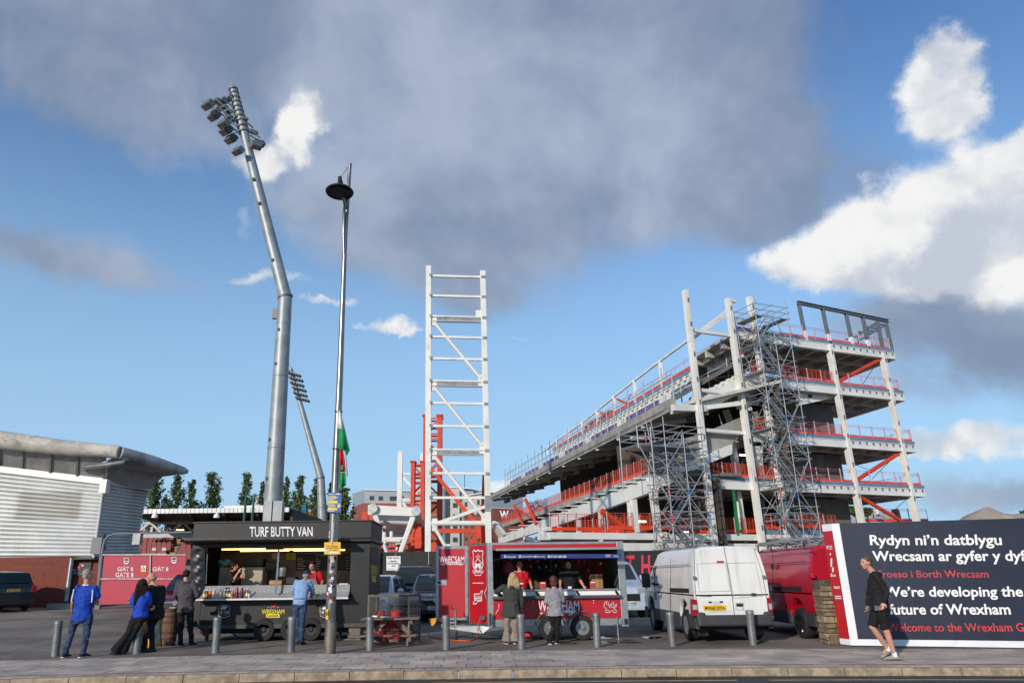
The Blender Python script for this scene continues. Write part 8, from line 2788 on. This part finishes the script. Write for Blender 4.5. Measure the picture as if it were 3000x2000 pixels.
# barrel
bg3 = ground('p', 1620, 1285, 0)
ba = thing('wooden_barrel', bg3, 'brown oak barrel standing at the left end of the butty van', 'barrel')
hb_ = at('p', 1640, 770, bg3.y).z
rb3 = (at('p', 1750, 1000, bg3.y).x - at('p', 1530, 1000, bg3.y).x) / 2
M_oak = [mat('oak_stave_a', (112, 78, 56), .75, 0, .2, 8, dirt=(70, 50, 40), dirt_amt=.5, dirt_s=6, streak=True), mat('oak_stave_b', (98, 68, 50), .75, 0, .2, 8, dirt=(64, 46, 36), dirt_amt=.5, dirt_s=6, streak=True)]
ns = 18
for i in range(ns):
 a0, a1 = 2 * math.pi * i / ns + .008, 2 * math.pi * (i + 1) / ns - .008
 rr = []
 for f in np.linspace(0, 1, 9):
  r_ = rb3 * (.84 + .16 * math.sin(math.pi * f))
  rr.append([(r_ * math.cos(a0), r_ * math.sin(a0), f * hb_), (r_ * math.cos(a1), r_ * math.sin(a1), f * hb_), ((r_ - .03) * math.cos(a1), (r_ - .03) * math.sin(a1), f * hb_), ((r_ - .03) * math.cos(a0), (r_ - .03) * math.sin(a0), f * hb_)])
 MB().rings(rr).build('stave', M_oak[i % 2], ba, local=True)
for f in (.04, .2, .36, .64, .8, .95):
 r_ = rb3 * (.84 + .16 * math.sin(math.pi * f)) + .004
 MB().lathe([(r_, f * hb_ - .022), (r_ + .004, f * hb_), (r_, f * hb_ + .022)], (0, 0, 0), 28).build('hoop', mat('rusty_hoop', (86, 56, 46), .7, .4, .2, 6), ba, local=True, smooth=True)
MB().lathe([(rb3 * .8, hb_ - .04), (rb3 * .8, hb_ - .02)], (0, 0, 0), 24).build('barrel_head', M_oak[1], ba, local=True)
tg2 = thing('serving_tray', bg3 + V((0, 0, hb_)), 'flat dark tray with a phone on top of the barrel', 'tray')
MB().box((0, -.02, .012), (.34, .24, .016)).build('tray_base', M_black, tg2, local=True, bevel=.004)
MB().box((.05, -.06, .026), (.14, .07, .01)).build('card', M_white, tg2, local=True)
# yellow A board
ag = ground('p', 1390, 1295, 0)
ab = thing('a_board', ag, 'yellow framed pavement sign board behind the man in black', 'sign board', rotz=rad(68))
ab.scale = (.9, .9, .85)
M_ay = mat('board_yellow', (226, 150, 20), .5)
for s in (-1, 1):
 b0_ = V((0, .22 * s, 0))
 tp = V((.06, .02 * s, .92))
 MB().beam(b0_ + V((-.28, 0, .02)), tp + V((-.28, 0, 0)), .05, .04, up=(0, 1, 0)).build('frame_side', M_ay, ab, local=True)
 MB().beam(b0_ + V((.28, 0, .02)), tp + V((.28, 0, 0)), .05, .04, up=(0, 1, 0)).build('frame_side', M_ay, ab, local=True)
 MB().beam(b0_ + V((-.28, 0, .05)), b0_ + V((.28, 0, .05)), .04, .08).build('frame_bottom', M_ay, ab, local=True)
 MB().beam(tp + V((-.28, 0, 0)), tp + V((.28, 0, 0)), .04, .06).build('frame_top', M_ay, ab, local=True)
 MB().prism([b0_ + V((-.25, 0, .08)), b0_ + V((.25, 0, .08)), tp + V((.25, 0, -.03)), tp + V((-.25, 0, -.03))], (0, .01, 0)).build('poster_sheet', mat('board_poster', (170, 186, 160), .5, 0, .2, 6), ab, local=True)
# ================================================================== people
SKINS = []

def grown(name, b, m_, parent, vox, wrinkle=0.0, smooth=4):
 """overlapping shapes become one continuous surface"""
 o = b.build(name, m_, parent, smooth=True)
 r = o.modifiers.new('union', 'REMESH')
 r.mode = 'VOXEL'
 r.voxel_size = vox
 r.use_smooth_shade = True
 s = o.modifiers.new('soft', 'SMOOTH')
 s.factor = .5
 s.iterations = smooth
 SKINS.append((o, wrinkle))
 return o

def finish_people():
 bpy.context.view_layer.update()
 dg = bpy.context.evaluated_depsgraph_get()
 for o, wr in SKINS:
  me = bpy.data.meshes.new_from_object(o.evaluated_get(dg))
  n = len(me.vertices)
  if wr and n:
   co = np.empty(n * 3)
   me.vertices.foreach_get('co', co)
   co = co.reshape(-1, 3)
   no = np.empty(n * 3)
   me.vertex_normals.foreach_get('vector', no)
   no = no.reshape(-1, 3)
   x, y, z = co[:, 0], co[:, 1], co[:, 2]
   f = np.sin(23 * z + 9 * x + 2.2 * np.sin(11 * x + 7 * z + 5 * y)) + .7 * np.sin(41 * z - 27 * x + 3 * np.sin(13 * z + 9 * y)) + .5 * np.sin(60 * x + 25 * z + 2 * np.sin(20 * z))
   co += no * (wr * f)[:, None]
   me.vertices.foreach_set('co', co.ravel())
  me.polygons.foreach_set('use_smooth', [True] * len(me.polygons))
  me.update()
  o.modifiers.clear()
  o.data = me

def limb(b, pts, rs, n=12):
 b.tube(pts, rs, n)
 for p, r in zip(pts, rs):
  b.ball(p, r * .985, 10, 8)

def hand(b, wr, d, pv, s=1.0, curl=.5):
 """palm, four unequal bent fingers and a thumb; d: along the forearm, pv: palm side"""
 d = d.normalized()
 pv = (pv - d * pv.dot(d)).normalized()
 sd_ = d.cross(pv)
 pc_ = wr + d * .048 * s
 M = Matrix((sd_, pv, d)).transposed()
 b.ball(pc_, (.041 * s, .018 * s, .054 * s), 10, 8, M)
 for i, L in enumerate((.068, .077, .072, .056)):
  p0 = wr + d * .088 * s + sd_ * (-.030 + .02 * i) * s
  p1 = p0 + (d * (1 - .3 * curl) + pv * curl * .6).normalized() * L * .5 * s
  p2 = p1 + (d * (1 - curl) + pv * curl * 1.3).normalized() * L * .55 * s
  limb(b, [p0, p1, p2], [.0098 * s, .009 * s, .0075 * s], 7)
 t0 = wr + d * .03 * s - sd_ * .036 * s
 t1 = t0 + (d * .7 - sd_ * .7 + pv * .25).normalized() * .038 * s
 limb(b, [t0, t1, t1 + (d + pv * .4).normalized() * .03 * s], [.012 * s, .011 * s, .009 * s], 7)

def person(label, k, Y0, fwd, J, top, bottom, shoes, hair, sleeve='long', hem=.12, flare=1.0, legs='full', hs='short', yaw=0, pitch=0, hood=False, cap=None, skin=None, ground_z=0.0, extra=None, bulk=1.0, legw=1.0, group='people at the stalls'):
 q = {}
 for nm, v in J.items():
  q[nm] = at(k, v[0], v[1], Y0 + (v[2] if len(v) > 2 else 0))
 for a in ('anL', 'anR'):
  if q[a].z < ground_z + .075 or (a not in ('',) and q[a].z < ground_z + .13):
   q[a].z = ground_z + .085
 mid = (q['anL'] + q['anR']) / 2
 P = thing('person', (mid.x, mid.y, ground_z), label, 'person', group)
 F = V((fwd[0], fwd[1], 0)).normalized()
 Rt = V((F.y, -F.x, 0))
 up = V((0, 0, 1))
 sk = skin or M_skin
 sc_, pc_ = (q['shL'] + q['shR']) / 2, (q['hipL'] + q['hipR']) / 2
 ax_ = (q['shR'] - q['shL'])
 sw = max(.15, ax_.length / 2)
 ax_.normalize()
 hx = (q['hipR'] - q['hipL']).normalized()
 sp = sc_ - pc_

 def torso(b, g=0.0, hem_=.06, fl=1.0, n=20, neck=True):
  rs = []
  rows_ = [(-hem_ - .14 if hem_ > .2 else -hem_, .158 * fl, .118 * fl), (-hem_ * .5, .165 * (1 + (fl - 1) * .6), .122 * (1 + (fl - 1) * .6)), (.02, .165, .122), (.25, .150, .112), (.5, .160, .118), (.74, .175, .120)]
  L = sp.length
  for t, rx, ry in rows_:
   c = pc_ + (sp.normalized() * t * L if t > 0 else up * t)
   a = hx.lerp(ax_, max(0, min(1, t))).normalized()
   d_ = a.cross(sp if t > 0 else up).normalized()
   rs.append([c + a * math.cos(j * 2 * math.pi / n) * (rx * bulk + g) + d_ * math.sin(j * 2 * math.pi / n) * (ry * bulk + g) for j in range(n)])
  for t, rx, ry in [(.92, sw * .98, .098), (1.0, sw * .78, .08), (1.08, .075, .066)]:
   c = pc_ + sp * t
   d_ = ax_.cross(sp).normalized()
   rs.append([c + ax_ * math.cos(j * 2 * math.pi / n) * (rx + g) + d_ * math.sin(j * 2 * math.pi / n) * (ry + g) for j in range(n)])
  b.rings(rs)

 # ---- body: one continuous surface with head, hands and feet
 b = MB()
 torso(b, -.012)
 hd_ = q['head']
 Mh = Matrix.Rotation(rad(yaw), 3, 'Z') @ Matrix((Rt, F, up)).transposed()
 Mh = Mh @ Matrix.Rotation(rad(-pitch), 3, 'X')
 h = lambda x, y, z: hd_ + Mh @ V((x, y, z))
 limb(b, [pc_ + sp * 1.0, hd_ + Mh @ V((0, -.02, -.08))], [.062, .054])
 b.ball(h(0, -.008, .022), (.074, .094, .092), 16, 12, Mh)
 b.ball(h(0, .022, -.04), (.056, .072, .075), 14, 10, Mh)
 b.ball(h(0, .055, -.088), (.028, .028, .024), 10, 8, Mh)
 limb(b, [h(0, .088, .018), h(0, .108, -.022)], [.009, .015], 8)
 b.ball(h(0, .088, -.062), (.024, .012, .009), 8, 6, Mh)
 b.ball(h(0, .082, .034), (.052, .014, .012), 10, 6, Mh)
 for s in (-1, 1):
  b.ball(h(s * .076, -.008, -.005), (.010, .022, .034), 8, 8, Mh)
  b.ball(h(s * .04, .058, -.022), (.026, .026, .026), 8, 6, Mh)
 for s in 'LR':
  e, w_ = q['el' + s], q['wr' + s]
  limb(b, [q['sh' + s], e, e.lerp(w_, .35), w_], [.052, .041, .041, .027])
  d_ = (w_ - e).normalized()
  hand(b, w_, d_, (F * .5 + Rt * (.6 if s == 'L' else -.6) + up * .1), 1.0, .6)
  kn, an = q['kn' + s], q['an' + s]
  limb(b, [q['hip' + s], q['hip' + s].lerp(kn, .5), kn, kn.lerp(an, .3), an], [.085, .073, .055, .054, .036])
  limb(b, [an, an + F * .10 - up * .055], [.034, .02])
 grown('body', b, sk, P, .0095, 0, 2)
 # ---- eyes
 for s in (-1, 1):
  MB().ball(h(s * .032, .083, .012), (.011, .006, .006), 8, 6, Mh).build('eye', mat('eye_dark', (40, 32, 28), .3), P, smooth=True)
 # ---- top
 b = MB()
 torso(b, .012, hem, flare)
 for s in 'LR':
  e, w_ = q['el' + s], q['wr' + s]
  if sleeve == 'long':
   limb(b, [q['sh' + s], q['sh' + s].lerp(e, .5), e, e.lerp(w_, .5), e.lerp(w_, .96)], [.070, .066, .057, .053, .043])
  else:
   limb(b, [q['sh' + s], q['sh' + s].lerp(e, .5), q['sh' + s].lerp(e, .82)], [.070, .069, .068])
 if hood:
  nb_ = pc_ + sp * 1.07 - F * .05
  limb(b, [nb_ - ax_ * .09 + up * .0, nb_ - F * .045 - up * .03, nb_ + ax_ * .09], [.036, .05, .036])
  limb(b, [nb_ - ax_ * .06 + F * .07, nb_ - ax_ * .085, nb_ - F * .03 - up * .07], [.03, .034, .05])
  limb(b, [nb_ + ax_ * .06 + F * .07, nb_ + ax_ * .085, nb_ - F * .03 - up * .07], [.03, .034, .05])
 else:
  nb_ = pc_ + sp * 1.06
  limb(b, [nb_ - ax_ * .055 - F * .01, nb_ - F * .06 + up * .012, nb_ + ax_ * .055 - F * .01], [.018, .02, .018])
 grown('top', b, top, P, .013, .0055)
 # ---- trousers or shorts
 b = MB()
 for t in (0,):
  n = 20
  rs = []
  for z, rx, ry in ((.10, .150, .108), (.0, .165, .122), (-.08, .16, .12), (-.13, .12, .09)):
   rs.append([pc_ + up * z + hx * math.cos(j * 2 * math.pi / n) * rx * bulk + hx.cross(up) * math.sin(j * 2 * math.pi / n) * ry * bulk for j in range(n)])
  b.rings(rs)
 for s in 'LR':
  hp, kn, an = q['hip' + s], q['kn' + s], q['an' + s]
  if legs == 'shorts':
   limb(b, [hp, hp.lerp(kn, .5)], [.096, .09])
   b.tube([hp.lerp(kn, .45), hp.lerp(kn, .98)], [.09, .088], 14)
  elif legs == 'flare':
   limb(b, [hp, hp.lerp(kn, .5), kn, kn.lerp(an, .6)], [.098, .086, .070, .082])
   b.tube([kn.lerp(an, .5), an - up * .03], [.080, .118], 16)
  else:
   limb(b, [hp, hp.lerp(kn, .5), kn, kn.lerp(an, .5)], [.096 * legw, .086 * legw, .068 * legw, .062 * legw])
   b.tube([kn.lerp(an, .5), an - up * .02], [.062 * legw, .060 * legw], 14)
 grown('shorts' if legs == 'shorts' else 'trousers', b, bottom, P, .013, .0055)
 # ---- shoes
 for s in 'LR':
  an = q['an' + s]
  fd_ = (F + Rt * (.15 if s == 'R' else -.15)).normalized()
  lift = max(0, an.z - ground_z - .09)
  fd_ = (fd_ - up * min(1.2, lift * 5)).normalized()
  un = fd_.cross(fd_.cross(up)).normalized() * -1
  if un.z < 0:
   un = -un
  rs = []
  sd_ = fd_.cross(un).normalized()
  for t, wd, ht in ((-.085, .026, .05), (-.06, .036, .075), (-.01, .040, .085), (.06, .046, .082), (.12, .049, .062), (.17, .041, .048), (.2, .02, .03)):
   c = an + fd_ * t - un * .083
   rs.append([c + sd_ * math.cos(j * math.pi / 6) * wd + un * max(0, (math.sin(j * math.pi / 6) * .5 + .5)) * ht for j in range(12)])
  sh_ = MB().rings(rs).build('shoe', shoes[0], P, smooth=True)
  sl_ = []
  for t, wd in ((-.088, .028), (-.05, .040), (.06, .046), (.13, .048), (.19, .026)):
   c = an + fd_ * t - un * .085
   sl_.append([c + sd_ * wd, c - sd_ * wd, c - sd_ * wd + un * .018, c + sd_ * wd + un * .018])
  MB().rings(sl_).build('sole', shoes[1], sh_)
 # ---- hair or cap
 b = MB()
 if hs == 'short':
  b.ball(h(0, -.026, .042), (.089, .100, .096), 16, 12, Mh)
  b.ball(h(0, -.055, -.02), (.076, .058, .066), 12, 10, Mh)
 elif hs == 'thin':
  b.ball(h(0, -.04, .0), (.087, .076, .062), 14, 10, Mh)
 elif hs == 'bob':
  b.ball(h(0, -.022, .036), (.096, .104, .100), 16, 12, Mh)
  b.ball(h(0, -.045, -.05), (.084, .066, .075), 14, 10, Mh)
 elif hs in ('long', 'verylong'):
  L = .12 if hs == 'long' else .32
  b.ball(h(0, -.02, .036), (.098, .104, .100), 16, 12, Mh)
  for s in (-.07, -.035, 0, .035, .07):
   limb(b, [h(s, -.045, .0), h(s * 1.35, -.07, -.10), h(s * 1.6, -.075, -.10 - L * .5), h(s * 1.6, -.07, -.10 - L * (1 - abs(s)))], [.052, .048, .042, .026])
 if b.v:
  grown('hair', b, hair, P, .009, .0022, 2)
 if cap:
  c_ = MB()
  rs = []
  for t in np.linspace(0, 1, 7):
   a_ = t * math.pi / 2
   rs.append([h(.086 * math.cos(a_) * math.cos(j * .3927) + 0, -.012 + .1 * math.cos(a_) * math.sin(j * .3927), .035 + .085 * math.sin(a_)) for j in range(16)])
  rs[-1] = [p.lerp(h(0, -.012, .12), .9) for p in rs[-1]]
  cp = c_.rings(rs).build('cap', cap, P, smooth=True)
  MB().prism([h(-.07, .07, .036), h(-.05, .13, .028), h(0, .15, .024), h(.05, .13, .028), h(.07, .07, .036)], up * .008).build('cap_peak', cap, cp)
 if extra:
  extra(P, q, h, pc_, sp, F, ax_)
 return P

def cloth_mat(name, rgb, rough=.85, var=.12):
 return mat(name, rgb, rough, 0, var, 9, bump=.15, bs=220, spec=.25)

M_shoe_k = (mat('black_shoe', (26, 26, 28), .6), mat('pale_sole', (196, 192, 186), .7))
M_shoe_b = (mat('black_shoe', (26, 26, 28), .6), mat('dark_sole', (34, 32, 30), .7))
M_shoe_g = (mat('grey_trainer', (150, 142, 136), .7, 0, .15, 20), mat('dark_sole2', (60, 56, 54), .7))
G = lambda k, x, y: ground(k, x, y, 0).y
denim = cloth_mat('blue_denim', (52, 68, 94), .85, .3)
blk = cloth_mat('black_cloth', (27, 26, 28))
blk2 = cloth_mat('black_jersey', (34, 33, 35))
hair_g = mat('grey_hair', (146, 136, 124), .7, 0, .2, 60)
hair_d = mat('dark_brown_hair', (40, 27, 22), .8, 0, .25, 60, spec=.2)
hair_b = mat('blonde_hair', (176, 146, 104), .6, 0, .3, 70)
hair_r = mat('auburn_hair', (84, 38, 28), .6, 0, .25, 60)

def tape(P, q, h, pc_, sp, F, ax_):
 for s in (-1, 1):
  a = pc_ + sp * .95 + ax_ * s * .2 - F * .085
  MB().tube([a, a - V((0, 0, .25)) + ax_ * s * .015], .012, 6).build('white_piping', M_white, P)
 c = pc_ + sp * 1.1 - F * .07
 MB().tube([c - ax_ * .06 + F * .03, c, c + ax_ * .06 + F * .03], .014, 6).build('collar_stripe', M_white, P)

person('man in royal blue football shirt and jeans with back turned', 'p', G('f', 172, 1509), (.25, 1), dict(head=(515, 302), shL=(375, 478), shR=(612, 484), elL=(305, 650, .05), wrL=(290, 770, .22), elR=(648, 620, .05), wrR=(620, 690, .3),
    hipL=(345, 880), hipR=(515, 880), knL=(275, 1120), anL=(190, 1410), knR=(490, 1140), anR=(440, 1400)), cloth_mat('royal_blue_shirt', (20, 62, 160), .7, .08), denim, M_shoe_k, hair_g, 'short', .09, hs='short', yaw=-25, extra=tape, bulk=1.15)
person('woman with very long dark hair in blue top leaning on a bollard', 'p', G('f', 313, 1500) - .12, (-.55, .8), dict(head=(1262, 440), shL=(1170, 575), shR=(1345, 575), elL=(1125, 710, -.02), wrL=(1085, 650, .22), elR=(1375, 700, .05), wrR=(1330, 740, .28),
    hipL=(1185, 860), hipR=(1290, 860), knL=(1080, 1110, -.05), anL=(890, 1350, -.1), knR=(1130, 1130), anR=(985, 1390)), cloth_mat('blue_top', (24, 64, 170), .7), blk, M_shoe_b, hair_d, 'short', .05, legs='flare', hs='verylong')
person('balding man in black jacket facing the long-haired woman', 'p', G('p', 1370, 1372), (-.8, -.6), dict(head=(1392, 345), shL=(1545, 480, .08), shR=(1372, 480, -.08), elR=(1390, 640, -.22), wrR=(1340, 720, -.28), elL=(1560, 660, .02), wrL=(1455, 740, -.16),
    hipR=(1395, 830, -.04), hipL=(1505, 830, .04), knR=(1390, 1080), anR=(1405, 1345), knL=(1325, 1090, .15), anL=(1290, 1330, .2)), blk2, blk, M_shoe_b, hair_g, 'long', .12, hs='thin', hood=True, bulk=1.1)
person('man in dark grey hooded top and black cap at the butty van corner', 'p', G('p', 1875, 1292), (.1, 1), dict(head=(1885, 295), shL=(1775, 420), shR=(1985, 420), elL=(1725, 580), wrL=(1800, 660, .28), elR=(2035, 580), wrR=(1970, 660, .28),
    hipL=(1810, 770), hipR=(1930, 770), knL=(1800, 1030), anL=(1795, 1275), knR=(1935, 1030), anR=(1955, 1268)), cloth_mat('charcoal_hoodie', (78, 73, 76)), blk, M_shoe_k, hair_d, 'long', .08, hs='thin', hood=True, cap=mat('black_cap', (22, 22, 24), .8), bulk=1.12)
person('customer in pale blue shirt and jeans leaning on the butty van counter', 'T', G('T', 1185, 1374), (.12, 1), dict(head=(1252, 735, .32), shL=(1160, 795, .18), shR=(1272, 798, .22), elL=(1122, 880, .28), wrL=(1170, 925, .55), elR=(1308, 890, .3), wrR=(1290, 930, .6),
    hipL=(1150, 985), hipR=(1222, 985), knL=(1160, 1150), anL=(1162, 1352), knR=(1210, 1150), anR=(1200, 1356)), cloth_mat('pale_blue_shirt', (132, 160, 196), .8, .06), denim, M_shoe_b, hair_g, 'long', .05, hs='thin', cap=mat('navy_cap', (36, 46, 78), .8), yaw=-20)
person('blonde woman in long dark green parka and taupe trousers at the trailer', 'm', G('m', 1190, 1497), (.05, 1), dict(head=(1212, 612), shL=(1092, 735), shR=(1290, 735), elL=(980, 800, -.02), wrL=(1062, 850, .12), elR=(1335, 900), wrR=(1325, 1015, .05),
    hipL=(1140, 1010), hipR=(1245, 1010), knL=(1135, 1250), anL=(1122, 1470), knR=(1238, 1250), anR=(1240, 1474)), cloth_mat('parka_green', (58, 62, 58), .8), cloth_mat('taupe_trousers', (138, 124, 114)), M_shoe_k, hair_b, 'long', .2, flare=1.4, legs='flare', hs='long', hood=True, yaw=10, bulk=1.12)
person('woman in light grey cardigan and black trousers at the trailer counter', 'm', G('m', 1790, 1497), (.1, 1), dict(head=(1765, 655), shL=(1690, 775), shR=(1848, 770), elL=(1662, 930), wrL=(1700, 980, .25), elR=(1888, 920), wrR=(1850, 960, .28),
    hipL=(1730, 1040), hipR=(1835, 1040), knL=(1765, 1280), anL=(1705, 1425, -.12), knR=(1805, 1270), anR=(1802, 1472)), cloth_mat('grey_knit', (136, 136, 140), .95), blk, M_shoe_k, hair_r, 'long', .13, flare=1.25, hs='bob', yaw=-20)

def phone(P, q, h, pc_, sp, F, ax_):
 d_ = (q['wrR'] - q['elR']).normalized()
 o = MB().box(q['wrR'] + d_ * .11 + F * .05, (.15, .012, .08), rx=.2).build('phone', mat('phone_glass', (110, 112, 116), .2), None)
 tag(o, 'grey phone held in the hand of the walking man', 'phone')
 for s in 'LR':
  a = q['an' + s]
  MB().tube([a + V((0, 0, .05)), a + V((0, 0, -.03))], [.042, .046], 12).build('sock', M_white, P)

person('man in black top and shorts walking past the navy hoarding', 'w', G('w', 810, 1505), (-1, -.05), dict(head=(548, 512), shR=(640, 640, -.17), shL=(632, 640, .17), elR=(762, 810, -.22), wrR=(728, 915, -.2), elL=(580, 800, .2), wrL=(570, 940, .24),
    hipR=(690, 940, -.09), hipL=(680, 940, .09), knR=(752, 1195, -.09), anR=(838, 1445, -.06), knL=(612, 1168, .09), anL=(772, 1395, .14)), blk2, blk, M_shoe_g, mat('brown_hair', (84, 64, 48), .6, 0, .25, 60), 'long', .1, legs='shorts', hs='short', hood=True, yaw=8, pitch=6, extra=phone, bulk=1.14, group='people on the pavement')

def lanyard(P, q, h, pc_, sp, F, ax_):
 c = pc_ + sp * .35 + F * .155
 for s in (-1, 1):
  MB().tube([pc_ + sp * 1.06 + ax_ * s * .06, pc_ + sp * .75 + ax_ * s * .03 + F * .145, c], .006, 5).build('lanyard', M_black, P)
 MB().box(c - V((0, 0, .05)), (.09, .008, .12)).build('pass_card', M_sign_white, P)

def stripes(P, q, h, pc_, sp, F, ax_):
 lanyard(P, q, h, pc_, sp, F, ax_)
 for s in 'LR':
  d_ = (q['el' + s] - q['sh' + s])
  MB().tube([pc_ + sp * 1.03 + ax_ * (.07 if s == 'R' else -.07) + V((0, 0, .03)), q['sh' + s] + V((0, 0, .068)), q['sh' + s] + d_ * .5 + F * .055 + ax_ * (.04 if s == 'R' else -.04)], .009, 6).build('shoulder_stripe', M_white, P)
 MB().box(pc_ + sp * .55 + F * .15, (.13, .01, .03)).build('shirt_print', M_white, P)
 for s in (-1, 1):
  MB().tube([h(s * .032 + .022 * math.cos(i * .785), .096, .012 + .017 * math.sin(i * .785)) for i in range(9)], .002, 5).build('spectacle_rim', M_black, P)

gzt = rzb + .05
person('bald seller in red football shirt with lanyard behind the trailer counter', 'n', YR3 + .6, (0, -1), dict(head=(500, 368), shR=(432, 490), shL=(592, 490), elR=(405, 600), wrR=(432, 680, -.18), elL=(650, 590), wrL=(672, 682, -.22), hipR=(462, 800), hipL=(560, 800), knR=(460, 1000), anR=(460, 1180), knL=(562, 1000), anL=(562, 1180)),
    cloth_mat('red_football_shirt', (190, 24, 38), .7), blk, M_shoe_b, hair_g, 'short', .08, hs='none', extra=stripes, ground_z=gzt, bulk=1.1, group='stall staff')
person('volunteer in black shirt with pass leaning on the trailer counter', 'n', YR3 + .65, (0, -1), dict(head=(1200, 345, -.1), shR=(1112, 440, -.05), shL=(1305, 440, -.05), elR=(1088, 580, -.1), wrR=(1085, 670, -.25), elL=(1372, 580, -.15), wrL=(1425, 676, -.32), hipR=(1160, 800), hipL=(1262, 800), knR=(1160, 1000), anR=(1160, 1180), knL=(1262, 1000), anL=(1262, 1180)),
    blk2, blk, M_shoe_b, hair_d, 'short', .08, hs='short', pitch=18, extra=lanyard, ground_z=gzt, bulk=1.1, group='stall staff')
gt_ = zb4 + .06
person('woman in black shirt with dark hair working inside the butty van', 'T', YT2 + .55, (1, -.25), dict(head=(585, 652), shL=(545, 722, .15), shR=(548, 722, -.15), elR=(578, 785, -.22), wrR=(618, 712, -.24), elL=(590, 780, .12), wrL=(640, 755, .05), hipL=(540, 880, .08), hipR=(540, 880, -.08), knL=(545, 1020, .09), anL=(545, 1160, .09), knR=(540, 1020, -.09), anR=(540, 1160, -.09)),
    blk2, blk, M_shoe_b, hair_d, 'short', .08, hs='bob', ground_z=gt_, group='stall staff')

def apron(P, q, h, pc_, sp, F, ax_):
 c = pc_ + sp * .1 + F * .15
 MB().prism([c - ax_ * .13 - V((0, 0, .3)), c + ax_ * .13 - V((0, 0, .3)), c + ax_ * .13 + V((0, 0, .14)), c + ax_ * .08 + sp * .62, c - ax_ * .08 + sp * .62, c - ax_ * .13 + V((0, 0, .14))], F * .012).build('apron', cloth_mat('grey_apron', (128, 120, 122)), P)
 for s in (-1, 1):
  MB().tube([c + ax_ * s * .08 + sp * .62, pc_ + sp * 1.04 + ax_ * s * .07 + F * .09, pc_ + sp * 1.08 + ax_ * s * .06], .009, 5).build('apron_strap', cloth_mat('grey_apron', (128, 120, 122)), P)

person('man in red shirt and grey apron serving inside the butty van', 'T', YT2 + .6, (-.1, -1), dict(head=(1300, 648, -.08), shR=(1268, 722), shL=(1368, 722), elR=(1250, 785, -.08), wrR=(1290, 822, -.28), elL=(1398, 785), wrL=(1385, 825, -.22), hipR=(1290, 885), hipL=(1352, 885), knR=(1290, 1020), anR=(1290, 1160), knL=(1350, 1020), anL=(1350, 1160)),
    cloth_mat('red_work_shirt', (180, 22, 34), .7), blk, M_shoe_b, hair_d, 'short', .08, hs='short', pitch=25, extra=apron, ground_z=gt_, group='stall staff')
finish_people()
finish_text()
